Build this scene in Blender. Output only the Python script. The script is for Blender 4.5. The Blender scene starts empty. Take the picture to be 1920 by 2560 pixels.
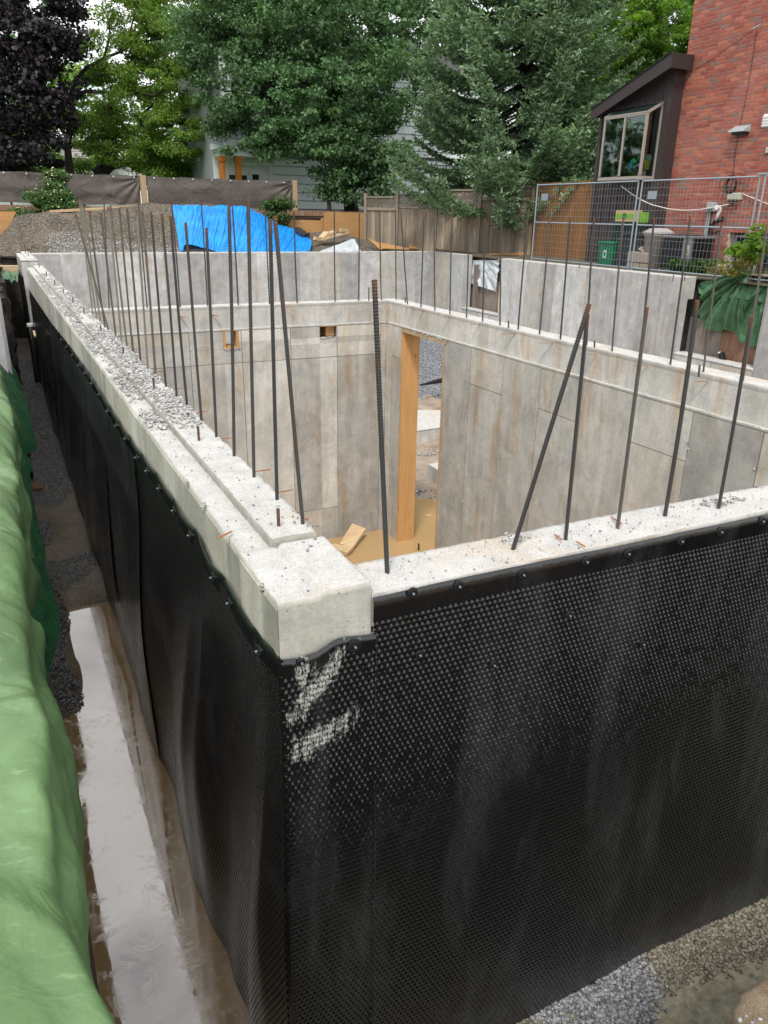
import bpy, math, random, os
import numpy as np
from mathutils import Vector, Matrix
random.seed(7)
RS = np.random.RandomState(11)
scene = bpy.context.scene
COL = scene.collection

# ------------------------------------------------------------ camera, world, sun
CAM_R = np.array([[0.8972585653573448, -0.14723189329907396, 0.41623291134705914],
                  [-0.44118775707727603, -0.3347580062953145, 0.8326406429104385],
                  [0.016746041263574138, -0.9307308132949914, -0.36532139724527823]])
CAM_C = np.array([0.0, 0.0, 1.1])
FPX = 1898.0
cam_d = bpy.data.cameras.new('camera')
cam = bpy.data.objects.new('camera', cam_d)
COL.objects.link(cam)
m = Matrix.Identity(4)
for i in range(3):
    m[i][0] = CAM_R[i][0]; m[i][1] = -CAM_R[i][1]; m[i][2] = -CAM_R[i][2]; m[i][3] = CAM_C[i]
cam.matrix_world = m
cam_d.sensor_fit = 'VERTICAL'; cam_d.sensor_height = 36.0; cam_d.sensor_width = 27.0
cam_d.lens = 36.0 * FPX / 2560.0
cam_d.clip_start = 0.05; cam_d.clip_end = 2000
scene.camera = cam
scene.render.resolution_x = 768; scene.render.resolution_y = 1024

SUN_EL, SUN_AZ = math.radians(56), math.radians(218)   # azimuth measured clockwise from +Y
world = bpy.data.worlds.new('World'); scene.world = world; world.use_nodes = True
wt = world.node_tree; wt.nodes.clear()
def wn(t, **k):
    n = wt.nodes.new(t)
    for a, b in k.items(): setattr(n, a, b)
    return n
sky = wn('ShaderNodeTexSky', sky_type='NISHITA', sun_disc=False)
sky.sun_elevation = SUN_EL; sky.sun_rotation = SUN_AZ
tc = wn('ShaderNodeTexCoord')
mp = wn('ShaderNodeMapping'); mp.inputs['Scale'].default_value = (1.0, 1.0, 2.2)
nz = wn('ShaderNodeTexNoise'); nz.inputs['Scale'].default_value = 2.3; nz.inputs['Detail'].default_value = 7
nz.inputs['Roughness'].default_value = 0.55
cr = wn('ShaderNodeValToRGB'); cr.color_ramp.elements[0].position = 0.36; cr.color_ramp.elements[1].position = 0.50
cr.color_ramp.elements[0].color = (0.25, 0.25, 0.25, 1)
nz2 = wn('ShaderNodeTexNoise'); nz2.inputs['Scale'].default_value = 4.5; nz2.inputs['Detail'].default_value = 5
cr2 = wn('ShaderNodeValToRGB'); cr2.color_ramp.elements[0].position = 0.35; cr2.color_ramp.elements[1].position = 0.7
cr2.color_ramp.elements[0].color = (8.2, 8.35, 8.7, 1); cr2.color_ramp.elements[1].color = (11.5, 11.5, 11.6, 1)
mx = wn('ShaderNodeMix', data_type='RGBA')
bg = wn('ShaderNodeBackground'); bg.inputs['Strength'].default_value = 0.11
wo = wn('ShaderNodeOutputWorld')
L = wt.links.new
L(tc.outputs['Generated'], mp.inputs['Vector']); L(mp.outputs[0], nz.inputs['Vector']); L(mp.outputs[0], nz2.inputs['Vector'])
L(nz.outputs['Fac'], cr.inputs[0]); L(nz2.outputs['Fac'], cr2.inputs[0])
L(cr.outputs[0], mx.inputs['Factor']); L(sky.outputs[0], mx.inputs['A']); L(cr2.outputs[0], mx.inputs['B'])
L(mx.outputs['Result'], bg.inputs['Color']); L(bg.outputs[0], wo.inputs[0])

sl = bpy.data.lights.new('sun', 'SUN'); sl.energy = 2.0; sl.angle = math.radians(9); sl.color = (1.0, 0.95, 0.86)
so = bpy.data.objects.new('sun', sl); COL.objects.link(so)
sd = Vector((math.sin(SUN_AZ) * math.cos(SUN_EL), math.cos(SUN_AZ) * math.cos(SUN_EL), math.sin(SUN_EL)))
so.rotation_euler = sd.to_track_quat('Z', 'Y').to_euler()
so.location = (0, 0, 40)
scene.view_settings.view_transform = 'Standard'; scene.view_settings.look = 'None'
scene.view_settings.gamma = 1.0; scene.view_settings.use_curve_mapping = False
scene.view_settings.exposure = 0.50

# ------------------------------------------------------------ helpers
def ray(u, v): return CAM_R @ np.array([u - 960.0, v - 1280.0, FPX])
def at(u, v, x=None, y=None, z=None, d=None):
    """photo pixel -> point where its sight line meets the plane x, y or z = const (or camera depth d)"""
    r = ray(u, v)
    if x is not None: t = (x - CAM_C[0]) / r[0]
    elif y is not None: t = (y - CAM_C[1]) / r[1]
    elif z is not None: t = (z - CAM_C[2]) / r[2]
    else: t = d / FPX
    return CAM_C + t * r
def px(p):
    c = CAM_R.T @ (np.array(p, float) - CAM_C)
    return 960 + FPX * c[0] / c[2], 1280 + FPX * c[1] / c[2]
def dep(p): return (CAM_R.T @ (np.array(p, float) - CAM_C))[2]
def tag(o, label=None, cat=None, group=None, kind=None):
    if label: o['label'] = label
    if cat: o['category'] = cat
    if group: o['group'] = group
    if kind: o['kind'] = kind
    return o
def thing(name, label, cat, loc=(0, 0, 0), group=None):
    o = bpy.data.objects.new(name, None); COL.objects.link(o)
    o.location = [float(c) for c in loc]; o.empty_display_size = 0.2
    return tag(o, label, cat, group)
def _attach(o, parent):
    if parent is not None:
        o.parent = parent
        if parent.type == 'EMPTY' and parent.parent is None:
            o.matrix_parent_inverse = Matrix.Translation(-Vector(parent.location))
def mesh_np(V, F, smooth=False):
    V = np.asarray(V, np.float32); F = np.asarray(F, np.int32)
    me = bpy.data.meshes.new('mesh')
    me.vertices.add(len(V)); me.vertices.foreach_set('co', V.ravel())
    n = F.shape[1]
    me.loops.add(F.size); me.loops.foreach_set('vertex_index', F.ravel())
    me.polygons.add(len(F)); me.polygons.foreach_set('loop_start', np.arange(0, F.size, n, dtype=np.int32))
    me.polygons.foreach_set('loop_total', np.full(len(F), n, np.int32))
    if smooth: me.polygons.foreach_set('use_smooth', np.ones(len(F), bool))
    me.update(calc_edges=True); me.validate()
    return me
def link(name, me, mat, parent=None, kind=None):
    o = bpy.data.objects.new(name, me); COL.objects.link(o)
    if mat is not None and not me.materials: me.materials.append(mat)
    _attach(o, parent)
    if kind: o['kind'] = kind
    return o
def npobj(name, V, F, mat, parent=None, smooth=False, kind=None):
    return link(name, mesh_np(V, F, smooth), mat, parent, kind)
class MB:
    def __init__(s): s.v = []; s.f = []
    def add(s, vs, fs):
        b = len(s.v); s.v += [tuple(float(c) for c in v) for v in vs]; s.f += [tuple(i + b for i in f) for f in fs]
    def box(s, x0, x1, y0, y1, z0, z1):
        s.hexa([(x0, y0, z0), (x1, y0, z0), (x1, y1, z0), (x0, y1, z0), (x0, y0, z1), (x1, y0, z1), (x1, y1, z1), (x0, y1, z1)]); return s
    def hexa(s, p):
        s.add(p, [(0, 3, 2, 1), (4, 5, 6, 7), (0, 1, 5, 4), (1, 2, 6, 5), (2, 3, 7, 6), (3, 0, 4, 7)]); return s
    def beam(s, a, b, w, h, up=(0, 0, 1)):
        a = np.array(a, float); b = np.array(b, float); d = b - a; d /= np.linalg.norm(d)
        if abs(np.dot(d, np.array(up, float))) > 0.999: up = (1, 0, 0)
        r = np.cross(d, up); r /= np.linalg.norm(r) + 1e-9; u = np.cross(r, d)
        p = []
        for e in (a, b):
            for i, j in ((-1, -1), (1, -1), (1, 1), (-1, 1)): p.append(e + r * i * w / 2 + u * j * h / 2)
        s.add(p, [(0, 1, 2, 3)[::-1], (4, 5, 6, 7), (0, 1, 5, 4), (1, 2, 6, 5), (2, 3, 7, 6), (3, 0, 4, 7)]); return s
    def tube(s, pts, rad, n=8, cap=True):
        pts = [np.array(p, float) for p in pts]
        if not hasattr(rad, '__len__'): rad = [rad] * len(pts)
        base = len(s.v); prev = None
        for i, p in enumerate(pts):
            d = (pts[min(i + 1, len(pts) - 1)] - pts[max(i - 1, 0)]); d /= np.linalg.norm(d) + 1e-9
            if prev is None:
                a = np.cross(d, (0, 0, 1) if abs(d[2]) < 0.9 else (1, 0, 0))
            else: a = prev - d * np.dot(prev, d)
            a /= np.linalg.norm(a) + 1e-9; prev = a; b = np.cross(d, a)
            for k in range(n):
                t = 2 * math.pi * k / n
                s.v.append(tuple(p + rad[i] * (a * math.cos(t) + b * math.sin(t))))
        for i in range(len(pts) - 1):
            for k in range(n):
                k2 = (k + 1) % n
                s.f.append((base + i * n + k, base + i * n + k2, base + (i + 1) * n + k2, base + (i + 1) * n + k))
        if cap:
            s.f.append(tuple(base + k for k in range(n))[::-1]); s.f.append(tuple(base + (len(pts) - 1) * n + k for k in range(n)))
        return s
    def lathe(s, c, prof, n=16, cap=True):
        """profile (r, z) turned about the vertical through c"""
        base = len(s.v)
        for r, z in prof:
            for k in range(n):
                t = 2 * math.pi * k / n; s.v.append((c[0] + r * math.cos(t), c[1] + r * math.sin(t), c[2] + z))
        for i in range(len(prof) - 1):
            for k in range(n):
                k2 = (k + 1) % n; s.f.append((base + i * n + k, base + i * n + k2, base + (i + 1) * n + k2, base + (i + 1) * n + k))
        if cap:
            s.f.append(tuple(base + k for k in range(n))[::-1]); s.f.append(tuple(base + (len(prof) - 1) * n + k for k in range(n)))
        return s
    def build(s, name, mat, parent=None, smooth=False, bevel=0, kind=None):
        me = bpy.data.meshes.new('mesh'); me.from_pydata(s.v, [], s.f); me.update()
        if smooth: me.polygons.foreach_set('use_smooth', [True] * len(me.polygons))
        o = link(name, me, mat, parent, kind)
        if bevel:
            b = o.modifiers.new('bevel', 'BEVEL'); b.width = bevel; b.segments = 1; b.limit_method = 'ANGLE'
        return o

# value noise in numpy
_P = RS.rand(256, 256).astype(np.float32)
def vn(x, y):
    x = np.asarray(x, float); y = np.asarray(y, float)
    xi = np.floor(x).astype(int); yi = np.floor(y).astype(int); fx = x - xi; fy = y - yi
    fx = fx * fx * (3 - 2 * fx); fy = fy * fy * (3 - 2 * fy)
    g = lambda a, b: _P[a % 256, b % 256]
    return (g(xi, yi) * (1 - fx) + g(xi + 1, yi) * fx) * (1 - fy) + (g(xi, yi + 1) * (1 - fx) + g(xi + 1, yi + 1) * fx) * fy - 0.5
def fbm(x, y, o=4):
    s = 0; a = 1.0
    for i in range(o): s = s + a * vn(x * 2 ** i + 17 * i, y * 2 ** i + 31 * i); a *= 0.5
    return s
def tn(x, y):
    """faceted noise: random heights joined by flat triangles, sharp creases between"""
    x = np.asarray(x, float); y = np.asarray(y, float); xi = np.floor(x).astype(int); yi = np.floor(y).astype(int); fx = x - xi; fy = y - yi
    g = lambda a, b: _P[a % 256, b % 256] - 0.5
    a, b, c, d = g(xi, yi), g(xi + 1, yi), g(xi, yi + 1), g(xi + 1, yi + 1)
    return np.where(fx + fy < 1, a + (b - a) * fx + (c - a) * fy, d + (c - d) * (1 - fx) + (b - d) * (1 - fy))
def grid_faces(nu, nv, off=0):
    i = np.arange(nu - 1)[:, None]; j = np.arange(nv - 1)[None, :]
    a = (i * nv + j).ravel() + off
    return np.stack([a, a + nv, a + nv + 1, a + 1], 1)

# ------------------------------------------------------------ materials
MATS = {}
class NM:
    def __init__(s, name):
        s.m = bpy.data.materials.new(name); s.m.use_nodes = True; s.t = s.m.node_tree
        s.b = s.t.nodes['Principled BSDF']; s.out = s.t.nodes['Material Output']; MATS[name] = s.m
        s.tc = s.t.nodes.new('ShaderNodeTexCoord')
    def n(s, t, **k):
        n = s.t.nodes.new(t)
        for a, b in k.items(): setattr(n, a, b)
        return n
    def l(s, a, b): s.t.links.new(a, b)
    def map(s, sc=(1, 1, 1), src='Object', rot=(0, 0, 0)):
        m = s.n('ShaderNodeMapping'); m.inputs['Scale'].default_value = sc; m.inputs['Rotation'].default_value = rot
        s.l(s.tc.outputs[src], m.inputs[0]); return m.outputs[0]
    def noise(s, vec, scale, detail=4, rough=0.55, dist=0):
        n = s.n('ShaderNodeTexNoise'); n.inputs['Scale'].default_value = scale; n.inputs['Detail'].default_value = detail
        n.inputs['Roughness'].default_value = rough; n.inputs['Distortion'].default_value = dist
        s.l(vec, n.inputs['Vector']); return n.outputs['Fac']
    def vor(s, vec, scale, feature='F1', out='Distance', rnd=1):
        n = s.n('ShaderNodeTexVoronoi', feature=feature); n.inputs['Scale'].default_value = scale
        n.inputs['Randomness'].default_value = rnd
        s.l(vec, n.inputs['Vector']); return n.outputs[out]
    def ramp(s, f, stops, interp='LINEAR'):
        r = s.n('ShaderNodeValToRGB'); e = r.color_ramp; e.interpolation = interp
        while len(e.elements) < len(stops): e.elements.new(0.5)
        for el, (p, c) in zip(e.elements, stops):
            el.position = p; el.color = (c, c, c, 1) if not hasattr(c, '__len__') else (*c, 1)
        s.l(f, r.inputs[0]); return r.outputs[0]
    def mix(s, f, a, b, mode='MIX'):
        m = s.n('ShaderNodeMix', data_type='RGBA', blend_type=mode)
        for sock, v in ((m.inputs['Factor'], f), (m.inputs['A'], a), (m.inputs['B'], b)):
            if hasattr(v, 'is_output'): s.l(v, sock)
            elif hasattr(v, '__len__'): sock.default_value = (*v, 1)
            else: sock.default_value = v
        return m.outputs['Result']
    def math(s, op, a, b=0.0, clamp=False):
        m = s.n('ShaderNodeMath', operation=op); m.use_clamp = clamp
        for sock, v in ((m.inputs[0], a), (m.inputs[1], b)):
            if hasattr(v, 'is_output'): s.l(v, sock)
            else: sock.default_value = v
        return m.outputs[0]
    def rand(s, island=False):
        if island: return s.n('ShaderNodeNewGeometry').outputs['Random Per Island']
        return s.n('ShaderNodeObjectInfo').outputs['Random']
    def bump(s, h, strength=0.3, dist=0.01, prev=None):
        b = s.n('ShaderNodeBump'); b.inputs['Strength'].default_value = strength; b.inputs['Distance'].default_value = dist
        s.l(h, b.inputs['Height'])
        if prev is not None: s.l(prev, b.inputs['Normal'])
        return b.outputs[0]
    def done(s, col, rough=0.8, bump=None, spec=None, metal=0, **k):
        for nm, v in (('Base Color', col), ('Roughness', rough), ('Metallic', metal)):
            if hasattr(v, 'is_output'): s.l(v, s.b.inputs[nm])
            elif nm == 'Base Color': s.b.inputs[nm].default_value = (*v, 1)
            else: s.b.inputs[nm].default_value = v
        if bump is not None: s.l(bump, s.b.inputs['Normal'])
        if spec is not None: s.b.inputs['Specular IOR Level'].default_value = spec
        for a, b in k.items(): s.b.inputs[a.replace('_', ' ')].default_value = b
        return s.m
    def xyz(s):
        n = s.n('ShaderNodeSeparateXYZ'); s.l(s.tc.outputs['Object'], n.inputs[0]); return n.outputs

def concrete(name, c, streak=0.5, stain=0.25, warm=0.0):
    w = NM(name); v = w.map(); vs = w.map((3.4, 3.4, 0.42))
    big = w.noise(v, 1.3, 4, 0.6); st = w.noise(vs, 1.4, 5, 0.65, 0.3); fine = w.noise(v, 60, 3, 0.7)
    col = w.mix(w.ramp(big, [(0.3, 0.0), (0.7, 1.0)]), [x * 0.80 for x in c], [x * 1.12 for x in c])
    col = w.mix(w.math('MULTIPLY', w.ramp(st, [(0.42, 0.0), (0.68, 1.0)]), streak * 0.7), col, [c[0] * 0.60, c[1] * 0.57, c[2] * 0.50])
    col = w.mix(w.math('MULTIPLY', w.ramp(w.noise(vs, 2.6, 4, 0.6), [(0.5, 0.0), (0.64, 1.0)]), streak * 0.4), col, [min(1, x * 1.35) for x in c])
    t2 = w.noise(w.map((4, 4, 0.8)), 0.9, 5, 0.7, 0.4)
    col = w.mix(w.math('MULTIPLY', w.ramp(t2, [(0.53, 0.0), (0.67, 1.0)]), stain), col, (0.40, 0.26, 0.12))
    damp = w.noise(w.map((1.6, 1.6, 1.1)), 1.1, 5, 0.6, 0.8)
    col = w.mix(w.math('MULTIPLY', w.ramp(damp, [(0.53, 0.0), (0.565, 1.0)]), 0.28), col, [c[0] * 0.62, c[1] * 0.63, c[2] * 0.62])
    rnd = w.rand(); k = w.ramp(rnd, [(0, 0.74), (0.3, 0.88), (0.65, 1.04), (1, 1.20)])
    col = w.mix(1.0, col, k, 'MULTIPLY')
    col = w.mix(w.ramp(rnd, [(0.0, 0.0), (0.45, 0.0), (0.55, 0.45), (0.66, 0.0), (0.86, 0.0), (0.92, 0.35), (1, 0.05)]), col, (0.43, 0.36, 0.25))
    pit = w.vor(v, 34); pm = w.ramp(pit, [(0.06, 0.0), (0.14, 1.0)])
    pmask = w.mix(w.ramp(w.noise(v, 5, 2), [(0.45, 0.0), (0.55, 1.0)]), (1, 1, 1), pm)
    col = w.mix(w.math('SUBTRACT', 1.0, pmask), col, [x * 0.35 for x in c])
    col = w.mix(0.22, col, w.mix(1.0, col, w.ramp(fine, [(0.3, 0.45), (0.7, 1.4)]), 'MULTIPLY'))
    h = w.math('ADD', w.math('MULTIPLY', pmask, 0.6), w.math('MULTIPLY', fine, 0.5))
    h = w.math('ADD', h, w.math('MULTIPLY', st, 0.3))
    wood = w.noise(w.map((26, 26, 0.5)), 1.2, 4, 0.6); col = w.mix(0.09, col, w.mix(1.0, col, w.ramp(wood, [(0.35, 0.5), (0.65, 1.35)]), 'MULTIPLY'))
    bl = w.noise(v, 4.5, 6, 0.7, 0.6); col = w.mix(0.55, col, w.mix(1.0, col, w.ramp(bl, [(0.34, 0.72), (0.66, 1.25)]), 'MULTIPLY'))
    return w.done(col, w.ramp(big, [(0.3, 0.9), (0.7, 0.7)]), w.bump(h, 0.55, 0.006), 0.35)
M_CONC = concrete('poured_concrete', (0.52, 0.51, 0.485), 0.55, 0.6)
M_CONC_L = concrete('pale_concrete', (0.54, 0.545, 0.55), 0.5, 0.38)
M_CONC_D = concrete('darker_grey_concrete', (0.46, 0.455, 0.415), 0.6, 0.2)  # duller, slightly greenish grey of the left wall and corner block
def concrete_top(name, c):
    w = NM(name); v = w.map()
    a = w.noise(v, 9, 6, 0.7); f = w.noise(v, 130, 3, 0.75); b = w.noise(w.map(), 2.2, 4, 0.6)
    col = w.mix(w.ramp(a, [(0.35, 0.0), (0.65, 1.0)]), [x * 0.80 for x in c], c)
    col = w.mix(w.math('MULTIPLY', w.ramp(b, [(0.54, 0.0), (0.66, 1.0)]), 0.45), col, (0.55, 0.42, 0.28))
    g = w.vor(v, 85); gm = w.ramp(g, [(0.10, 1.0), (0.2, 0.0)])
    gm = w.math('MULTIPLY', gm, w.ramp(w.noise(v, 14, 3), [(0.5, 0.0), (0.6, 1.0)]))
    col = w.mix(gm, col, (0.16, 0.155, 0.15))
    col = w.mix(0.5, col, w.mix(1.0, col, w.ramp(f, [(0.3, 0.5), (0.7, 1.3)]), 'MULTIPLY'))
    return w.done(col, 0.95, w.bump(w.math('ADD', f, a), 0.8, 0.008), 0.2)
M_TOP = concrete_top('trowelled_concrete_top', (0.62, 0.61, 0.585))
# dimpled black sheet
def black_sheet(name, bumpy=False, splash=False):
    w = NM(name); v = w.map(); x, y, z = w.xyz()
    d = w.noise(w.map((3.0, 1.0, 0.75), rot=(0, 0.75, 0)), 1.15, 6, 0.68, 0.3)  # slanted pale bands: dust, with the sheen of the folds painted in
    dust_sheen = w.ramp(d, [(0.50, 0.0), (0.70, 1.0)])
    low = w.ramp(w.math('ADD', z, w.math('MULTIPLY', w.noise(v, 2.2, 3), 0.7)), [(0.0, 0.0), (1.0, 1.0)])
    lowm = w.n('ShaderNodeMapRange'); lowm.inputs['From Min'].default_value = -1.75; lowm.inputs['From Max'].default_value = -2.1
    w.l(w.math('ADD', z, w.math('MULTIPLY', w.noise(v, 1.6, 4), 0.6)), lowm.inputs['Value'])
    grit = w.ramp(w.noise(v, 220, 2, 0.6), [(0.42, 0.0), (0.62, 1.0)])
    f = w.math('MULTIPLY', w.math('ADD', w.math('MULTIPLY', dust_sheen, 0.27), w.math('MULTIPLY', lowm.outputs[0], 0.42)), w.math('ADD', w.math('MULTIPLY', grit, 0.9), 0.15), True)
    col = w.mix(f, (0.0045, 0.0052, 0.0062), (0.15, 0.16, 0.17))
    rough = w.mix(f, (0.27,) * 3 if bumpy else (0.17,) * 3, (0.8, 0.8, 0.8))
    if splash:
        # dried cement slurry: two slanting smears at fixed places on the sheet
        def blob(cx, cz, ang, lx, lz):
            m = w.n('ShaderNodeMapping', vector_type='TEXTURE'); m.inputs['Location'].default_value = (cx, 1.87, cz)
            m.inputs['Rotation'].default_value = (0, -ang, 0); m.inputs['Scale'].default_value = (lx, 5, lz)
            w.l(w.tc.outputs['Object'], m.inputs[0])
            ln = w.n('ShaderNodeVectorMath', operation='LENGTH'); w.l(m.outputs[0], ln.inputs[0]); return ln.outputs['Value']
        b1 = blob(0.725, -0.24, 0.85, 0.16, 0.035); b2 = blob(0.69, -0.28, 0.9, 0.10, 0.035); b3 = blob(0.705, -0.455, 0.38, 0.135, 0.045)
        b4 = blob(0.665, -0.17, 1.5, 0.08, 0.03); b5 = blob(0.80, -0.15, 1.5, 0.05, 0.008)
        mn = w.math('MINIMUM', w.math('MINIMUM', b1, b2), w.math('MINIMUM', b3, w.math('MINIMUM', b4, b5)))
        mn = w.math('ADD', mn, w.math('MULTIPLY', w.math('SUBTRACT', w.noise(w.map((60, 60, 22)), 1.0, 4, 0.7), 0.5), 3.2))
        mn = w.math('ADD', mn, w.math('MULTIPLY', w.math('SUBTRACT', w.noise(w.map((14, 14, 9)), 1.0, 3, 0.6), 0.5), 2.6))
        sm = w.ramp(mn, [(0.50, 0.85), (1.12, 0.0)])
        sm = w.math('MULTIPLY', sm, w.ramp(w.noise(w.map((170, 170, 60)), 1.0, 3, 0.7), [(0.42, 0.0), (0.52, 1.0)]))
        col = w.mix(sm, col, (0.44, 0.44, 0.40)); rough = w.mix(sm, rough, (0.95, 0.95, 0.95))
    bp = None
    if bumpy:
        m = w.map((44, 44, 44), rot=(math.radians(45), 0, 0)); vv = w.vor(m, 1.0, rnd=0)
        bp = w.bump(w.ramp(vv, [(0.1, 0.0), (0.42, 1.0)]), 0.8, 0.010)
    else:
        bp = w.bump(w.noise(v, 30, 3), 0.12, 0.01)
    w.b.inputs['IOR'].default_value = 1.5 if bumpy else 1.62
    return w.done(col, rough, bp, 0.6)
M_SHEET = black_sheet('black_dimpled_plastic'); M_SHEET_B = black_sheet('black_dimpled_plastic_far', True)
M_SHEET_S = black_sheet('black_plastic_with_cement', False, True)
def simple(name, c, rough=0.7, nsc=20, var=0.25, bump=0.2, metal=0, spec=0.4, island=False, objr=0.0, dist=0.005, **k):
    w = NM(name); v = w.map(); n = w.noise(v, nsc, 4, 0.6)
    col = w.mix(w.ramp(n, [(0.3, 0.0), (0.7, 1.0)]), [x * (1 - var) for x in c], [min(1, x * (1 + var)) for x in c])
    if objr: col = w.mix(1.0, col, w.ramp(w.rand(island), [(0, 1 - objr), (1, 1 + objr)]), 'MULTIPLY')
    return w.done(col, rough, w.bump(n, bump, dist) if bump else None, spec, metal, **k)
def wood(name, c, axis='z', dark=0.6, objr=0.15, rough=0.75, knots=True):
    w = NM(name); s = {'z': (14, 14, 0.9), 'x': (0.9, 14, 14), 'y': (14, 0.9, 14)}[axis]
    v = w.map(s); g = w.noise(v, 2.2, 5, 0.6, 1.0); b = w.noise(w.map(), 1.7, 3)
    col = w.mix(w.ramp(g, [(0.35, 0.0), (0.65, 1.0)]), [x * dark for x in c], c)
    col = w.mix(w.math('MULTIPLY', w.ramp(b, [(0.4, 0.0), (0.7, 1.0)]), 0.35), col, [x * 0.75 for x in c])
    if knots:
        k = w.vor(w.map(tuple(1.6 if q < 5 else 4 for q in s)), 1.6); col = w.mix(w.ramp(k, [(0.05, 0.75), (0.10, 0.0)]), col, [c[0] * 0.4, c[1] * 0.3, c[2] * 0.25])
    col = w.mix(1.0, col, w.ramp(w.rand(), [(0, 1 - objr), (1, 1 + objr)]), 'MULTIPLY')
    return w.done(col, rough, w.bump(g, 0.25, 0.004), 0.3)
M_PLY = wood('orange_form_plywood', (0.55, 0.305, 0.125), 'x', 0.78, 0.08)
M_PLYZ = wood('orange_door_buck_wood', (0.56, 0.315, 0.125), 'z', 0.80, 0.05)
M_LUM = wood('pale_lumber', (0.58, 0.43, 0.26), 'x', 0.75)
M_LUMZ = wood('weathered_stud', (0.42, 0.31, 0.19), 'z', 0.7)
M_FENCEW = wood('weathered_fence_board', (0.36, 0.29, 0.22), 'z', 0.5, 0.28, knots=False)
M_RAIL = wood('weathered_rail', (0.30, 0.25, 0.20), 'x', 0.6, 0.15, knots=False)
M_GATE = wood('brown_stained_board', (0.30, 0.145, 0.05), 'z', 0.72, 0.16, knots=False)
M_LAG = wood('grey_stained_lagging_plywood', (0.30, 0.25, 0.22), 'z', 0.6, 0.2, knots=False)
M_LAGR = wood('rust_stained_lagging_plywood', (0.34, 0.19, 0.13), 'z', 0.45, 0.15, knots=False)
M_DARKW = simple('dark_brown_painted_board', (0.048, 0.037, 0.037), 0.55, 30, 0.2, 0.15, objr=0.18)
M_FASC = simple('dark_brown_fascia_paint', (0.040, 0.030, 0.030), 0.5, 12, 0.15, 0.1)
M_ROOF = simple('dark_shingle', (0.05, 0.05, 0.052), 0.9, 60, 0.4, 0.4, objr=0.2)
M_FRAME = simple('bronze_window_frame', (0.33, 0.29, 0.26), 0.4, 40, 0.08, 0)
M_SEAM = simple('dark_cement_seam', (0.15, 0.145, 0.135), 0.95, 30, 0.3, 0.4)
M_ORANGE = wood('orange_cedar_post', (0.50, 0.18, 0.03), 'z', 0.8, 0.05)
M_RUSTB = simple('rusty_dowel_steel', (0.10, 0.05, 0.038), 0.7, 120, 0.4, 0.2)
M_RUSTP = simple('copper_brown_snap_tie', (0.34, 0.125, 0.04), 0.5, 90, 0.3, 0.1)
M_GREEND = simple('dark_green_plastic', (0.006, 0.02, 0.012), 0.4, 10, 0.2, 0.05)
M_GREENB = simple('green_bin_plastic', (0.006, 0.15, 0.07), 0.4, 10, 0.1, 0.05)
M_BLACKP = simple('black_compost_plastic', (0.022, 0.024, 0.03), 0.5, 10, 0.2, 0.05)
M_TRASH = simple('grey_trash_can_plastic', (0.42, 0.40, 0.40), 0.55, 12, 0.08, 0.05)
M_GALV = simple('galvanised_steel', (0.36, 0.42, 0.48), 0.45, 60, 0.15, 0.05, metal=0.55)
M_WIRE = simple('galvanised_wire', (0.36, 0.38, 0.39), 0.5, 60, 0.15, 0, metal=0.3)
M_WHITEP = simple('white_plastic', (0.80, 0.80, 0.79), 0.45, 20, 0.05, 0)
M_GREYM = simple('grey_painted_metal', (0.34, 0.37, 0.38), 0.45, 20, 0.1, 0.05)
M_BEIGE = simple('beige_utility_box', (0.42, 0.43, 0.36), 0.5, 20, 0.1, 0.05)
M_BLK = simple('black_rubber', (0.012, 0.012, 0.013), 0.4, 20, 0.2, 0.05)
M_WHITEC = simple('white_cable', (0.72, 0.70, 0.66), 0.5, 20, 0.05, 0)
M_BLOCK = simple('weathered_concrete_block', (0.36, 0.31, 0.26), 0.95, 40, 0.25, 0.5, objr=0.12)
M_SIDE = simple('white_lap_siding', (0.70, 0.76, 0.76), 0.6, 8, 0.05, 0.03, objr=0.04)
M_TRIM = simple('white_trim', (0.66, 0.71, 0.71), 0.55, 8, 0.04, 0)
M_STEELP = simple('grey_soldier_pile', (0.40, 0.39, 0.40), 0.6, 15, 0.15, 0.1)
M_EARTH = None
def earth(name, c1, c2, sc=3, bs=0.8, bd=0.05, rough=0.95, pebble=0.0):
    w = NM(name); v = w.map(); a = w.noise(v, sc, 8, 0.65); f = w.noise(v, sc * 14, 5, 0.7)
    col = w.mix(w.ramp(a, [(0.35, 0.0), (0.65, 1.0)]), c1, c2)
    col = w.mix(1.0, col, w.ramp(f, [(0.3, 0.55), (0.7, 1.35)]), 'MULTIPLY')
    if pebble:
        vv = w.n('ShaderNodeTexVoronoi'); vv.inputs['Scale'].default_value = 22; w.l(v, vv.inputs['Vector'])
        m = w.math('MULTIPLY', w.ramp(vv.outputs['Distance'], [(0.22, 1.0), (0.34, 0.0)]), w.ramp(vv.outputs['Color'], [(0.52, 0.0), (0.56, pebble)]))
        col = w.mix(m, col, (0.40, 0.39, 0.37))
    return w.done(col, rough, w.bump(w.math('ADD', a, w.math('MULTIPLY', f, 0.5)), bs, bd), 0.25)
M_EARTH = earth('dark_earth_bank', (0.045, 0.038, 0.033), (0.11, 0.092, 0.075), 3, 1, 0.08)
M_DIRT = earth('stony_fill_soil', (0.080, 0.066, 0.052), (0.16, 0.135, 0.105), 1.6, 1, 0.05, pebble=0.9)
M_SAND = earth('pale_sandy_soil', (0.40, 0.29, 0.18), (0.66, 0.52, 0.37), 26, 1, 0.04)
M_YARD = earth('yard_ground', (0.09, 0.085, 0.06), (0.16, 0.14, 0.10), 2, 0.6, 0.04)
M_MUD = earth('wet_brown_mud', (0.20, 0.155, 0.11), (0.32, 0.26, 0.19), 2.4, 0.5, 0.02, 0.5)
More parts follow.
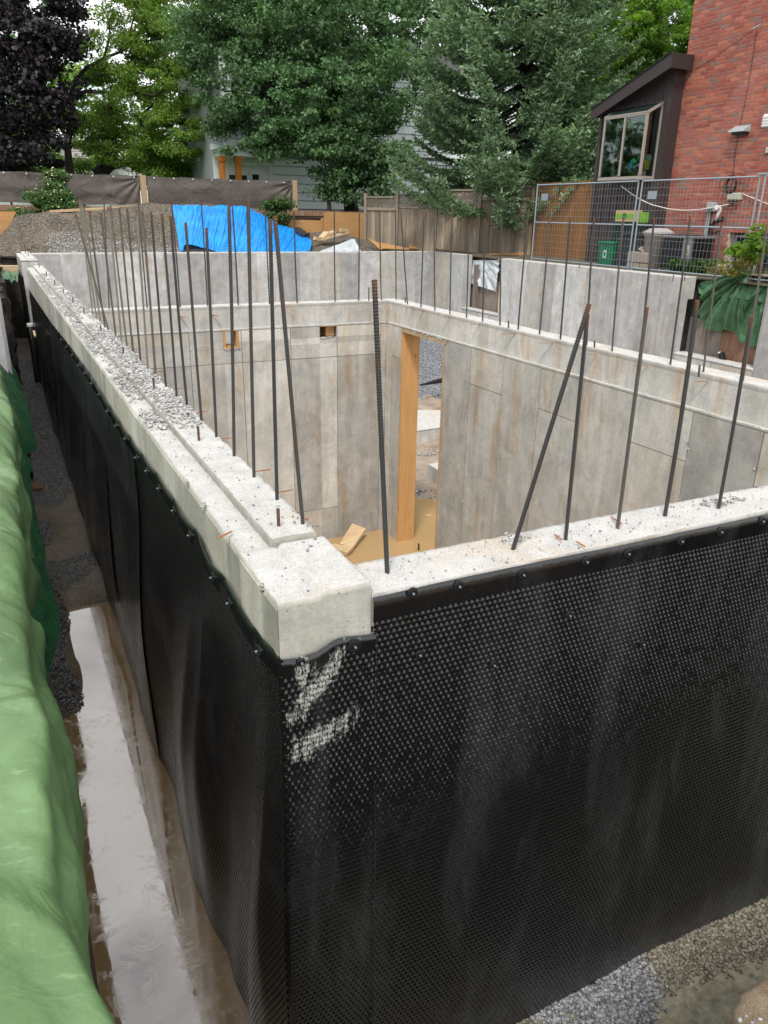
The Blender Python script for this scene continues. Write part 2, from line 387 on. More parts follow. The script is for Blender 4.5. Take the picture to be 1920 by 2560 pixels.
M_MUDG = earth('grey_green_wet_silt', (0.19, 0.175, 0.125), (0.31, 0.28, 0.20), 2.0, 0.3, 0.01, 0.42)
M_PITMUD = earth('sandy_pit_floor', (0.24, 0.18, 0.13), (0.42, 0.36, 0.29), 2.6, 0.9, 0.04, 0.8)
def gravel_sheet(name, c1, c2, sc):
    w = NM(name); v = w.map(); vv = w.n('ShaderNodeTexVoronoi'); vv.inputs['Scale'].default_value = sc; w.l(v, vv.inputs['Vector'])
    sep = w.n('ShaderNodeSeparateColor'); w.l(vv.outputs['Color'], sep.inputs[0])
    col = w.mix(sep.outputs[0], c1, c2); col = w.mix(w.ramp(vv.outputs['Distance'], [(0.35, 0.0), (0.75, 0.85)]), col, [x * 0.3 for x in c1])
    return w.done(col, 0.85, w.bump(w.ramp(vv.outputs['Distance'], [(0.1, 1.0), (0.7, 0.0)]), 1.0, 0.03), 0.35)
M_GRAVS = gravel_sheet('grey_gravel', (0.10, 0.105, 0.125), (0.30, 0.31, 0.34), 34)
M_GRAVF = gravel_sheet('blue_grey_gravel', (0.17, 0.175, 0.20), (0.46, 0.48, 0.52), 26)
def stones(name, c1, c2, rough=0.8):
    w = NM(name); r = w.rand(True); n = w.noise(w.map(), 60, 3)
    col = w.mix(r, c1, c2); col = w.mix(1.0, col, w.ramp(n, [(0.3, 0.75), (0.7, 1.2)]), 'MULTIPLY')
    return w.done(col, rough, None, 0.35)
M_STONE = stones('crushed_grey_stone', (0.11, 0.115, 0.13), (0.38, 0.385, 0.40))
M_STONEW = stones('pale_crushed_stone', (0.20, 0.20, 0.20), (0.58, 0.57, 0.55))
M_STONED = stones('wet_dark_stone', (0.09, 0.092, 0.10), (0.36, 0.365, 0.38), 0.45)
M_STONEB = stones('muddy_stone', (0.12, 0.105, 0.08), (0.30, 0.275, 0.22), 0.6)
def tarp(name, c, sc=3.0, weave=True, rough=0.32, bumpd=0.05, trans=0.12):
    w = NM(name); v = w.map(); n = w.noise(v, sc, 5, 0.6, 0.6); f = w.noise(v, sc * 9, 3, 0.6)
    col = w.mix(w.ramp(n, [(0.35, 0.0), (0.65, 1.0)]), [x * 0.8 for x in c], [min(1, x * 1.2) for x in c])
    scuff = w.ramp(w.noise(w.map((1, 3, 1)), 11, 6, 0.75), [(0.56, 0.0), (0.72, 0.5)])
    col = w.mix(scuff, col, [min(1, x * 1.6 + 0.08) for x in c])
    rg = w.ramp(w.noise(w.map((1, 1.4, 1), rot=(0.4, 0.3, 0.5)), sc * 1.6, 4, 0.55, 0.8), [(0.30, 0.0), (0.50, 1.0), (0.70, 0.0)])
    col = w.mix(w.math('MULTIPLY', w.ramp(w.noise(v, 4.5, 6, 0.72), [(0.60, 0.0), (0.72, 0.45)]), 1.0), col, (c[0] * .5 + .07, c[1] * .4 + .05, c[2] * .4 + .03)) if weave else col
    h = w.math('ADD', w.math('MULTIPLY', rg, 0.35), w.math('MULTIPLY', f, 0.10)); h = w.math('ADD', h, w.math('MULTIPLY', n, 0.5)); b = w.bump(h, 0.16 if weave else 0.6, bumpd)
    if weave:
        wv = w.n('ShaderNodeTexWave', wave_type='BANDS', bands_direction='Y'); wv.inputs['Scale'].default_value = 110; w.l(v, wv.inputs['Vector'])
        b = w.bump(wv.outputs['Fac'], 0.12, 0.002, b)
    w.done(col, rough, b, 0.5)
    tr = w.n('ShaderNodeBsdfTranslucent'); w.l(col, tr.inputs[0]); mxs = w.n('ShaderNodeMixShader'); mxs.inputs[0].default_value = trans
    w.l(w.b.outputs[0], mxs.inputs[1]); w.l(tr.outputs[0], mxs.inputs[2]); w.l(mxs.outputs[0], w.out.inputs['Surface'])
    return w.m
M_TG = tarp('green_woven_tarp', (0.150, 0.255, 0.105), 2.2, True, 0.30, 0.06)
M_TG2 = tarp('green_tarp_right', (0.085, 0.20, 0.10), 4, False, 0.4, 0.05)
M_TGD = tarp('shaded_green_tarp', (0.018, 0.10, 0.035), 4, False, 0.4, 0.04)  # same tarp where it hangs; the shade is put into the colour
M_TB = tarp('bright_blue_tarp', (0.008, 0.29, 0.88), 2.0, False, 0.38, 0.04)
M_TW = tarp('white_poly_sheet', (0.66, 0.72, 0.78), 2.5, False, 0.35, 0.04, 0.2)
M_SCREEN = tarp('brown_privacy_mesh', (0.115, 0.096, 0.086), 1.2, False, 0.7, 0.05, 0.05)
def muddy_water(name, c, scum=0.6, rip=0.05):
    w = NM(name); v = w.map()
    n = w.noise(v, 2.9, 9, 0.6, 2.4); n2 = w.noise(w.map((1, 1.8, 1)), 3.2, 6, 0.6, 3.0)
    sw = w.math('MULTIPLY', w.ramp(n, [(0.46, 0.0), (0.50, 1.0), (0.54, 0.15), (0.60, 0.8), (0.66, 0.1)]), w.ramp(n2, [(0.40, 0.15), (0.6, 1.0)]))
    sw = w.math('MULTIPLY', sw, scum)
    dots = w.ramp(w.vor(v, 19), [(0.055, 0.8 * scum), (0.085, 0.0)])
    f = w.math('MAXIMUM', sw, dots)
    col = w.mix(f, c, [min(1, x * 1.5 + 0.06) for x in c]); col = w.mix(w.math('MULTIPLY', w.ramp(n2, [(0.35, 0.0), (0.7, 1.0)]), 0.35), col, [x * 0.75 for x in c])
    rough = w.mix(f, (0.03,) * 3, (0.30,) * 3)
    w.b.inputs['IOR'].default_value = 2.0 if scum > .3 else 1.65
    return w.done(col, rough, w.bump(w.noise(v, 4.5, 3, 0.5, 1.0), rip, 0.02), 1.0 if scum > .3 else 0.5)
M_WATER = muddy_water('muddy_water', (0.40, 0.265, 0.125), 0.70, 0.004)
M_PITW = muddy_water('tan_muddy_water', (0.43, 0.285, 0.135), 0.10, 0.012)
def leaf(name, c1, c2, rough=0.55, tr=0.35, tc=None):
    w = NM(name); r = w.rand(True); big = w.noise(w.map(), 0.45, 3, 0.5)
    col = w.mix(w.ramp(r, [(0, 0.0), (1, 1.0)]), c1, c2)
    col = w.mix(1.0, col, w.ramp(big, [(0.35, 0.72), (0.65, 1.3)]), 'MULTIPLY')
    w.done(col, rough, None, 0.35)
    t = w.n('ShaderNodeBsdfTranslucent'); w.l(w.mix(1.0, col, tc or (1.5, 1.7, 0.6), 'MULTIPLY'), t.inputs[0])
    mxs = w.n('ShaderNodeMixShader'); mxs.inputs[0].default_value = tr
    w.l(w.b.outputs[0], mxs.inputs[1]); w.l(t.outputs[0], mxs.inputs[2]); w.l(mxs.outputs[0], w.out.inputs['Surface']); return w.m
M_LMAP = leaf('dark_maple_leaf', (0.032, 0.085, 0.032), (0.125, 0.220, 0.095), tr=0.25)
M_LAPP = leaf('fresh_green_leaf', (0.060, 0.125, 0.022), (0.20, 0.29, 0.055), tr=0.45)
M_LPUR = leaf('purple_maple_leaf', (0.010, 0.008, 0.011), (0.024, 0.018, 0.024), 0.5, 0.12, (1.2, 0.8, 0.9))
M_LBRI = leaf('bright_green_leaf', (0.075, 0.15, 0.02), (0.16, 0.27, 0.035), tr=0.5)
M_LSPR = leaf('blue_green_spruce_needle', (0.055, 0.115, 0.068), (0.24, 0.345, 0.195), 0.55, 0.2)
M_LBUSH = leaf('shrub_leaf', (0.025, 0.075, 0.018), (0.08, 0.16, 0.03), tr=0.3)
M_BARK = simple('dark_bark', (0.035, 0.030, 0.026), 0.95, 25, 0.4, 0.8, dist=0.03)
M_BARKG = simple('grey_bark', (0.12, 0.10, 0.085), 0.95, 25, 0.3, 0.6, dist=0.02)
M_LAWN = simple('garden_green_ground', (0.06, 0.11, 0.03), 0.95, 3, 0.4, 0.6, dist=0.05)
def glass(name, c=(0.012, 0.02, 0.02), rough=0.03):
    w = NM(name); v = w.map(); n = w.noise(v, 1.5, 3)
    return w.done(w.mix(n, c, [x * 2 for x in c]), rough, w.bump(n, 0.03, 0.01), 0.7)
M_GLASS = glass('dark_window_glass')
def clear_glass(name):
    w = NM(name); w.done((0.9, 0.95, 0.93), 0.02, None, 0.5)
    t = w.n('ShaderNodeBsdfTransparent'); t.inputs[0].default_value = (0.62, 0.75, 0.70, 1); g = w.n('ShaderNodeBsdfGlossy'); g.inputs['Roughness'].default_value = 0.02
    mxs = w.n('ShaderNodeMixShader')
    mxs.inputs[0].default_value = 0.14; w.l(t.outputs[0], mxs.inputs[1]); w.l(g.outputs[0], mxs.inputs[2]); w.l(mxs.outputs[0], w.out.inputs['Surface']); return w.m
M_CLEAR = clear_glass('clear_bay_glass')
def brickmat():
    w = NM('red_clay_brick'); r = w.rand(); ri = w.rand(True); n = w.noise(w.map(), 35, 4, 0.7); b = w.noise(w.map((1, 0.8, 0.6)), 1.1, 4, 0.6)
    q = w.math('FRACT', w.math('ADD', w.math('MULTIPLY', r, 7.31), w.math('MULTIPLY', ri, 3.77)))
    col = w.ramp(q, [(0.0, (0.26, 0.066, 0.052)), (0.25, (0.32, 0.083, 0.058)), (0.5, (0.37, 0.105, 0.068)), (0.72, (0.42, 0.145, 0.085)), (0.86, (0.28, 0.095, 0.085)), (0.95, (0.22, 0.125, 0.105))])
    col = w.mix(1.0, col, w.ramp(n, [(0.3, 0.78), (0.7, 1.18)]), 'MULTIPLY')
    col = w.mix(w.math('MULTIPLY', w.ramp(b, [(0.46, 0.0), (0.70, 1.0)]), 0.26), col, (0.52, 0.28, 0.26))
    return w.done(col, 0.85, w.bump(n, 0.4, 0.004), 0.3)
M_BRICK = brickmat()
M_MORTAR = simple('pale_mortar', (0.50, 0.40, 0.34), 0.95, 40, 0.15, 0.3)
M_MORTAR2 = M_MORTAR
def rebarmat():
    w = NM('ribbed_steel_bar'); r = w.n('ShaderNodeObjectInfo').outputs['Color']; v = w.map(); n = w.noise(w.map((1, 1, 0.25)), 45, 4, 0.6)
    base = w.ramp(r, [(0.0, (0.05, 0.052, 0.055)), (0.45, (0.085, 0.08, 0.075)), (0.6, (0.17, 0.155, 0.13)), (1.0, (0.27, 0.25, 0.21))])
    col = w.mix(w.ramp(n, [(0.55, 0.0), (0.74, 0.8)]), base, (0.13, 0.058, 0.028))
    x, y, z = w.xyz()
    tip = w.n('ShaderNodeMapRange'); tip.inputs['From Min'].default_value = 0.94; tip.inputs['From Max'].default_value = 0.99; w.l(z, tip.inputs['Value'])
    col = w.mix(w.math('MULTIPLY', tip.outputs[0], 0.8), col, (0.17, 0.075, 0.035))
    return w.done(col, 0.5, None, 0.5, 0.45)
M_REBAR = rebarmat()
# ------------------------------------------------------------ main dimensions (metres, z = 0 at the top of the near wall)
XL, YF, XR, YR, WX, VY = 0.602, 1.883, 4.746, 9.523, 12.58, 21.92
ZG = -2.34      # bottom of the outer trench
ZP = -3.36      # water level in the pit

# ------------------------------------------------------------ sky-lit ground sheets
def sheet(name, x0, x1, y0, y1, nx, ny, zf, mat, parent=None, kind='structure', smooth=True):
    xs = np.linspace(x0, x1, nx); ys = np.linspace(y0, y1, ny); X, Y = np.meshgrid(xs, ys, indexing='ij')
    V = np.stack([X, Y, zf(X, Y)], -1).reshape(-1, 3)
    return npobj(name, V, grid_faces(nx, ny), mat, parent, smooth, kind)
def ssz(a, b, x): t = np.clip((x - a) / (b - a), 0, 1); return t * t * (3 - 2 * t)

sheet('yard_ground_back', -260, 300, 26.45, 420, 60, 40, lambda X, Y: 1.0 + 0 * X + 0.05 * fbm(X * .1, Y * .1), M_LAWN)
sheet('yard_ground_right', 12.9, 60, -30, 26.44, 90, 90, lambda X, Y: np.where(X > 13.0, 0.02, -0.02) + ssz(21.5, 26, Y) * 0.9 + 0.04 * fbm(X * .8, Y * .8), M_YARD)
sheet('fill_ground_back', -14, 12.88, 22.23, 26.44, 160, 60, lambda X, Y: -0.06 + 0.12 * fbm(X * .7, Y * .7), M_DIRT)
# left bank: top of the ground behind the lagging, rising to the back
def zbank(X, Y):
    return -0.42 + ssz(9, 20, Y) * 0.35 + 0.05 * fbm(X * 1.3, Y * 1.3) + ssz(-0.9, -6, X) * 0.25
sheet('left_bank_ground', -14, -0.12, -8, 22.3, 90, 160, zbank, M_DIRT)
sheet('near_bank_ground', -0.14, 20, -8, 0.32, 80, 50, lambda X, Y: -0.50 + 0.05 * fbm(X * 1.1, Y * 1.1) - ssz(0.15, 0.32, Y) * 0.05, M_SAND)
tt = np.linspace(0, 1, 60); ss_ = np.linspace(0, 1, 40); Tt, Ss = np.meshgrid(tt, ss_, indexing='ij')
X_ = 0.75 + 2.2 * Tt; E_ = 0.35 + 0.385 * ssz(1.02, 1.32, X_) * (1 - 0.2 * ssz(2.0, 2.9, X_)) + 0.02 * fbm(X_ * 9, X_ * 0 + 4, 4)
Y_ = 0.2 + (E_ - 0.2) * np.minimum(Ss * 1.35, 1.0); Z_ = -0.47 - 0.10 * ssz(.5, .74, Ss) - 0.9 * ssz(.72, 1.0, Ss) + 0.035 * fbm(X_ * 8, Y_ * 8, 5)
npobj('near_bank_lip', np.stack([X_, Y_, Z_], -1).reshape(-1, 3), grid_faces(60, 40), M_SAND, None, True, 'structure')
# bank faces (excavation sides)
def bankface(name, p0, p1, z0, z1, nu, nv, mat, amp=0.05, nrm=(1, 0)):
    u = np.linspace(0, 1, nu); v = np.linspace(0, 1, nv); U, Vv = np.meshgrid(u, v, indexing='ij')
    X = p0[0] + (p1[0] - p0[0]) * U; Y = p0[1] + (p1[1] - p0[1]) * U; Z = z0 + (z1 - z0) * Vv
    Lh = math.hypot(p1[0] - p0[0], p1[1] - p0[1]); nn = fbm(U * Lh * 1.7, Z * 1.9, 5) * amp * 2
    return npobj(name, np.stack([X + nrm[0] * nn, Y + nrm[1] * nn, Z], -1).reshape(-1, 3), grid_faces(nu, nv), mat, None, True, 'structure')
bankface('left_bank_face', (-0.16, -2), (-0.10, 12.5), -2.7, -0.40, 140, 30, M_EARTH, 0.03)
bankface('left_bank_far_face', (0.02, 10.5), (0.16, 23.5), -2.7, -0.06, 160, 40, M_EARTH, 0.10)
bankface('near_bank_face', (-2, 0.30), (14, 0.30), -2.7, -0.52, 120, 20, M_EARTH, 0.03, (0, 1))  # out of view; kept dark and set back to suit the sheet's reflections
bankface('right_bank_face', (13.02, -2), (13.02, 22.3), -3.4, -0.05, 60, 12, M_EARTH, 0.02)
bankface('back_bank_face', (-2, 22.3), (13.2, 22.3), -3.4, -0.05, 60, 12, M_EARTH, 0.02, (0, 1))

# the trench floor outside the walls
def ztr(X, Y):
    left = X < 0.62
    z = ZG + 0.035 * fbm(X * 2.3, Y * 1.4, 4)
    z = z + np.where(left, 0.045 * ssz(6.6, 7.4, Y) + 0.05 * ssz(9.2, 10.2, Y) + ssz(12, 17, Y) * 0.15, 0)
    z = z - np.where(left & (Y < 6.9), 0.07, 0) + np.where(left, 0.13 * ssz(0.20, 0.02, X) * ssz(5.0, 5.8, Y) * (1 - ssz(7.5, 8, Y)), 0)
    z = z + np.where(left, 0.10 * np.exp(-((X - 0.1) / 0.10) ** 2 - ((Y - 1.32) / 0.16) ** 2), 0)
    z = z + np.where(left, 0.09 * np.exp(-((X - 0.08) / 0.16) ** 2 - ((Y - 8.6) / 0.5) ** 2), 0)
    return z
sheet('trench_floor', -0.5, 0.70, -1, 23.5, 36, 400, ztr, M_MUD)
sheet('front_trench_floor', 0.70, 14, 0.1, 1.95, 240, 60, lambda X, Y: ZG + 0.02 * fbm(X * 3, Y * 3) + 0.05 * ssz(1.55, 1.9, Y), M_MUDG)
sheet('trench_water', -0.3, 0.60, -0.9, 7.02, 3, 10, lambda X, Y: 0 * X + ZG - 0.035, M_WATER)
def pitz(X, Y):
    z = ZP - 0.08 + 0 * X
    sh = ssz(0, 0.5, (X - 5.75) * 0.55 + (Y - 10.3) * 0.75)
    z = z + sh * (0.16 + 0.05 * fbm(X * 2, Y * 2, 5)) * (Y > 2)
    return z + ssz(7.4, 9, X) * 0.1 + 0.02 * fbm(X * 5, Y * 5)
sheet('pit_floor', 0.85, 13.05, 2.0, 22.3, 120, 160, pitz, M_PITMUD)
sheet('pit_water', 0.86, 12.5, 2.05, 14, 3, 3, lambda X, Y: 0 * X + ZP, M_PITW)
# gravel bank inside the far corner, seen through the doorway
def gravz(X, Y):
    a = at(1064, 852, y=20.6); 
    r = np.hypot((X - 12.2) * 1.0, (Y - 20.9) * 0.75)
    return np.maximum(-2.35 - r * 0.19 + 0.05 * fbm(X, Y), -3.42)
sheet('gravel_bank', 5.6, 12.6, 13.9, 21.95, 60, 60, gravz, M_GRAVF)

# scattered stones -------------------------------------------------
def icos():
    t = (1 + 5 ** .5) / 2
    v = np.array([(-1, t, 0), (1, t, 0), (-1, -t, 0), (1, -t, 0), (0, -1, t), (0, 1, t), (0, -1, -t), (0, 1, -t), (t, 0, -1), (t, 0, 1), (-t, 0, -1), (-t, 0, 1)], float)
    f = np.array([(0, 11, 5), (0, 5, 1), (0, 1, 7), (0, 7, 10), (0, 10, 11), (1, 5, 9), (5, 11, 4), (11, 10, 2), (10, 7, 6), (7, 1, 8), (3, 9, 4), (3, 4, 2), (3, 2, 6), (3, 6, 8), (3, 8, 9), (4, 9, 5), (2, 4, 11), (6, 2, 10), (8, 6, 7), (9, 8, 1)])
    return v / np.linalg.norm(v[0]), f
ICV, ICF = icos()
OCV = np.array([(1, 0, 0), (0, 1, 0), (-1, 0, 0), (0, -1, 0), (.1, .1, 1), (-.1, 0, -1), (.7, .7, .3), (-.7, -.6, .2)], float)
OCF = np.array([(0, 6, 4), (6, 1, 4), (1, 2, 4), (2, 7, 4), (7, 3, 4), (3, 0, 4), (6, 0, 5), (1, 6, 5), (2, 1, 5), (7, 2, 5), (3, 7, 5), (0, 3, 5)])
def rocks(name, P, S, mat, parent=None, flat=0.65, lod=0):
    """many stones in one mesh: positions P (n,3), sizes S (n)"""
    n = len(P)
    if n == 0: return None
    bv, bf = (ICV, ICF) if lod == 0 else (OCV, OCF)
    q = RS.normal(size=(n, 4)); q /= np.linalg.norm(q, axis=1)[:, None]
    w, x, y, z = q.T
    Rm = np.stack([1 - 2 * (y * y + z * z), 2 * (x * y - z * w), 2 * (x * z + y * w), 2 * (x * y + z * w), 1 - 2 * (x * x + z * z), 2 * (y * z - x * w), 2 * (x * z - y * w), 2 * (y * z + x * w), 1 - 2 * (x * x + y * y)], -1).reshape(n, 3, 3)
    b = bv[None] * (1 + RS.uniform(-0.28, 0.28, (n, len(bv), 1)))
    b = b * RS.uniform(0.55, 1.2, (n, 1, 3))
    b = np.einsum('nij,nkj->nki', Rm, b); b[:, :, 2] *= flat
    V = P[:, None, :] + b * np.asarray(S)[:, None, None]
    F = bf[None] + (np.arange(n) * len(bv))[:, None, None]
    return npobj(name, V.reshape(-1, 3), F.reshape(-1, 3), mat, parent, False, 'stuff')
def scatter(n, x0, x1, y0, y1, zf, keep=None):
    X = RS.uniform(x0, x1, n); Y = RS.uniform(y0, y1, n)
    if keep is not None:
        k = keep(X, Y); X, Y = X[k], Y[k]
    return np.stack([X, Y, zf(X, Y)], -1)
wl = ZG - 0.035
P = scatter(11000, -0.08, 0.58, 6.6, 12.5, ztr, lambda X, Y: (Y > 9.6 + 0.5 * fbm(X * 6, Y * 0.3)) | ((Y > 6.9 + 1.2 * X) & (Y < 7.75 + 0.4 * X)) | ((X < 0.16) & (Y > 8.2) & (Y < 8.9)))
rocks('trench_gravel', P, RS.uniform(0.009, 0.019, len(P)), M_STONED, lod=1)
P = scatter(6000, -0.06, 0.58, 12.5, 19, ztr)
rocks('trench_gravel', P, RS.uniform(0.012, 0.024, len(P)), M_STONED, lod=1)
P = scatter(3500, -0.08, 0.30, 4.2, 7.2, lambda X, Y: ztr(X, Y) + 0.02, lambda X, Y: X < 0.10 + 0.06 * fbm(Y * 2.5, X) + 0.05 * np.sin(Y * 4))
rocks('trench_gravel', P, RS.uniform(0.009, 0.018, len(P)), M_STONED, lod=1)
P = scatter(420, -0.02, 0.22, 1.1, 1.42, lambda X, Y: np.full_like(X, wl) + 0.004, lambda X, Y: ((X - .08) / .13) ** 2 + ((Y - 1.16) / .20) ** 2 < 1)
rocks('trench_gravel', P, RS.uniform(0.008, 0.016, len(P)), M_STONED)
fz = lambda X, Y: ZG + 0.02 * fbm(X * 3, Y * 3) + 0.05 * ssz(1.55, 1.9, Y)
edge = lambda X: 1.60 + 0.07 * np.sin(X * 3.1 + 0.5) - 0.16 * np.exp(-((X - 1.75) / .5) ** 2) + 0.05 * vn(X * 9, X * 0)
P = scatter(24000, 0.9, 3.7, 1.25, 1.90, fz, lambda X, Y: Y > edge(X) + 0.03 * RS.normal(size=len(X)))
clean = (np.abs(P[:, 0] - 2.05) < 0.33 + 0.03 * RS.normal(size=len(P))) 
P[:, 2] += RS.uniform(0, .012, len(P))
rocks('front_gravel', P[clean], RS.uniform(0.009, 0.0165, clean.sum()), M_STONE, lod=1)
rocks('front_gravel', P[~clean], RS.uniform(0.008, 0.0155, (~clean).sum()), M_STONEB, lod=1)

# ------------------------------------------------------------ concrete walls
def rough_block(name, x0, x1, y0, y1, z0, z1, mat, parent, res=0.02, amp=0.004, edge=0.006, zfun=None, edges='xXyY'):
    """block with a cast, slightly broken top: gridded top + sides"""
    nx = max(3, int((x1 - x0) / res) + 1); ny = max(3, int((y1 - y0) / res) + 1)
    xs = np.linspace(x0, x1, nx); ys = np.linspace(y0, y1, ny); X, Y = np.meshgrid(xs, ys, indexing='ij')
    Z = z1 + amp * (0.7 * fbm(X * 7, Y * 7, 2) + 1.3 * fbm(X * 38, Y * 38, 3)) + (zfun(X, Y) if zfun else 0)
    jx = edge * 1.5 * fbm(Y * 34 + 5, X * 0 + 3.3, 4); jy = edge * 1.5 * fbm(X * 34 + 9, Y * 0 + 7.7, 4)
    X = X.copy(); Y = Y.copy()
    if 'x' in edges: X[0] += np.abs(jx[0]); Z[0] -= np.abs(jx[0]) * 0.5
    if 'X' in edges: X[-1] += jx[-1]; Z[-1] -= np.abs(jx[-1]) * 0.6
    if 'y' in edges: Y[:, 0] += np.abs(jy[:, 0]) * .6
    if 'Y' in edges: Y[:, -1] -= np.abs(jy[:, -1])
    V = np.stack([X, Y, Z], -1).reshape(-1, 3); F = grid_faces(nx, ny)
    idx = np.arange(nx * ny).reshape(nx, ny)
    ring = np.concatenate([idx[:, 0], idx[-1, 1:], idx[-2::-1, -1], idx[0, -2:0:-1]])
    B = V[ring].copy(); B[:, 2] = z0
    mid = V[ring].copy(); mid[:, 2] -= 0.02
    # square the sides just under the broken edge
    for A in (mid, B):
        A[:, 0] = np.where(np.abs(A[:, 0] - x0) < 0.02, x0, np.where(np.abs(A[:, 0] - x1) < 0.02, x1, A[:, 0])) if x1 - x0 > 0.05 else A[:, 0]
        A[:, 1] = np.where(np.abs(A[:, 1] - y0) < 0.02, y0, np.where(np.abs(A[:, 1] - y1) < 0.02, y1, A[:, 1]))
    if z1 - z0 < 0.05: mid[:, 2] = (V[ring][:, 2] + z0) / 2
    n = len(ring); o1 = len(V); o2 = o1 + n; i = np.arange(n); j = (i + 1) % n
    F2 = np.stack([ring[i], o1 + i, o1 + j, ring[j]], 1); F3 = np.stack([o1 + i, o2 + i, o2 + j, o1 + j], 1)
    me = mesh_np(np.concatenate([V, mid, B]), np.concatenate([F, F2, F3]))
    me.materials.append(mat); me.materials.append(M_TOP)
    mi = np.zeros(len(me.polygons), np.int32); mi[:len(F)] = 1
    if len(me.polygons) == len(mi): me.polygons.foreach_set('material_index', mi)
    return link(name, me, None, parent)

def rects(u0, u1, v0, v1, holes):
    us = sorted({u0, u1, *[min(max(h[i], u0), u1) for h in holes for i in (0, 1)]}); vs = sorted({v0, v1, *[min(max(h[i], v0), v1) for h in holes for i in (2, 3)]})
    out = []
    for a, b in zip(us[:-1], us[1:]):
        for c, d in zip(vs[:-1], vs[1:]):
            um, vm = (a + b) / 2, (c + d) / 2
            if not any(h[0] < um < h[1] and h[2] < vm < h[3] for h in holes): out.append((a, b, c, d))
    return out
def wall_core(name, axis, c0, c1, u0, u1, v0, v1, holes, mat, parent):
    """axis 'x': wall normal along x between c0..c1, u = y; axis 'y': normal along y, u = x"""
    mb = MB()
    for a, b, c, d in rects(u0, u1, v0, v1, holes):
        if axis == 'x': mb.box(c0, c1, a, b, c, d)
        else: mb.box(a, b, c0, c1, c, d)
    return mb.build(name, mat, parent)
def panels(axis, c, out, cells, mat, parent, holes=(), gap=0.008):
    """imprints of the form panels: thin plates, each its own piece, standing 'out' from plane c"""
    for (a, b, v0, v1) in cells:
        for (a2, b2, c2, d2) in rects(a + gap / 2, b - gap / 2, v0 + gap / 2, v1 - gap / 2, holes):
            mb = MB(); t = 0.003 + random.uniform(0, 0.003); lo, hi = sorted((c - out * 0.001, c + out * t))
            if axis == 'x': mb.box(lo, hi, a2, b2, c2, d2)
            else: mb.box(a2, b2, lo, hi, c2, d2)
            mb.build('form_panel', mat, parent)
def tie(mb, a, b, r=0.0035): mb.tube([a, b], r, 6)

# --- left wall
LW = thing('foundation_wall', 'long left foundation wall with a raised key, gravel strewn along its top', 'concrete wall', (0.75, 9, ZG))
zl = lambda X, Y: -0.006 * ssz(2, 16, Y)
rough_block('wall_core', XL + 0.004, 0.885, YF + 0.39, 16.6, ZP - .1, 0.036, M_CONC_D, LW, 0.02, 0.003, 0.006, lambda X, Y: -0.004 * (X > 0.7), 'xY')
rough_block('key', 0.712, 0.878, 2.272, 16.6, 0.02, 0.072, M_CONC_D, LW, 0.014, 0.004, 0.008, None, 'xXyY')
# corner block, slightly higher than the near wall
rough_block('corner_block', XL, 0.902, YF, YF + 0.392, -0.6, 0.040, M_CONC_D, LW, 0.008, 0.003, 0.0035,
            lambda X, Y: 0.010 * (X > 0.735) - 0.006 * np.exp(-((X - 0.735) / 0.006) ** 2), 'xXy')
mb = MB(); mb.box(XL + .005, 0.895, YF + .005, YF + 0.3, ZP, -0.59); mb.build('corner_block_base', M_CONC_D, LW)
seams = [2.272, 2.45, 2.77, 3.03, 3.36, 3.62, 3.90, 4.16, 4.6, 4.95, 5.3, 5.65, 5.97, 6.45, 6.85, 7.22, 7.78, 8.1, 8.36, 8.85, 9.23, 9.87, 10.31, 10.85, 11.56, 12.17, 12.74, 13.53, 13.98, 14.96, 15.8, 16.6]
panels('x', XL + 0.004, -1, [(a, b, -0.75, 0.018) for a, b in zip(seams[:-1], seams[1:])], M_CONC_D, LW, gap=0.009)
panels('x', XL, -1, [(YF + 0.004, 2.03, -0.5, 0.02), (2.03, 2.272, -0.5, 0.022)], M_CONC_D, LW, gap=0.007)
R7 = lambda a, b: (a * .15672, 620 + b * .15672); R3 = lambda a, b: (280 + a * .18083, 780 + b * .18083); R6 = lambda a, b: (450 + a * .21097, 1050 + b * .21097)
for (bx, by, tx, ty, fn) in [(622, 315, 620, 245, R7), (745, 450, 740, 365, R7), (880, 595, 872, 515, R7), (1015, 740, 1007, 650, R7), (1167, 885, 1160, 785, R7), (1342, 1055, 1335, 960, R7), (1612, 1350, 1605, 1230, R7),
                             (160, 600, 150, 480, R3), (583, 1080, 568, 910, R3), (1050, 1450, 1045, 1400, R3), (225, 250, 212, 75, R6), (1170, 1265, 1160, 1050, R6)]:
    b = at(*fn(bx, by), z=0.07); u, v = fn(tx, ty); t = at(u, v, y=b[1]); t = np.array([b[0], b[1], t[2]]) + np.array([(t[0] - b[0]) * .9, 0, 0])
    mb = MB(); mb.tube([b - (0, 0, .03), t], 0.0062, 7); mb.build('dowel', M_RUSTB, LW)
for (a, b, c, d, fn) in [(480, 222, 620, 212, R6), (905, 610, 1070, 585, R6), (1175, 858, 1330, 828, R6), (1478, 1175, 1520, 1168, R6), (1135, 1388, 1312, 1370, R3), (800, 1060, 978, 1055, R3), (620, 825, 710, 818, R3), (410, 635, 470, 628, R3), (180, 432, 325, 428, R3)]:
    p = at(*fn(a, b), x=0.89); q = at(*fn(c, d), x=0.89 + 0.09 * abs(c - a) / 165); q[1] = p[1] + .01
    q = at(*fn(c, d), y=p[1]); mb = MB(); mb.beam(p - (0.03, 0, 0), q, 0.007, 0.003); mb.build('form_tie', M_RUSTP, LW)
p = at(*R6(545, 1330), x=XL); q = at(*R6(450, 1398), x=XL - 0.05); mb = MB(); mb.beam(p + (0.02, 0, 0), q, 0.009, 0.003); mb.build('form_tie', M_RUSTP, LW)
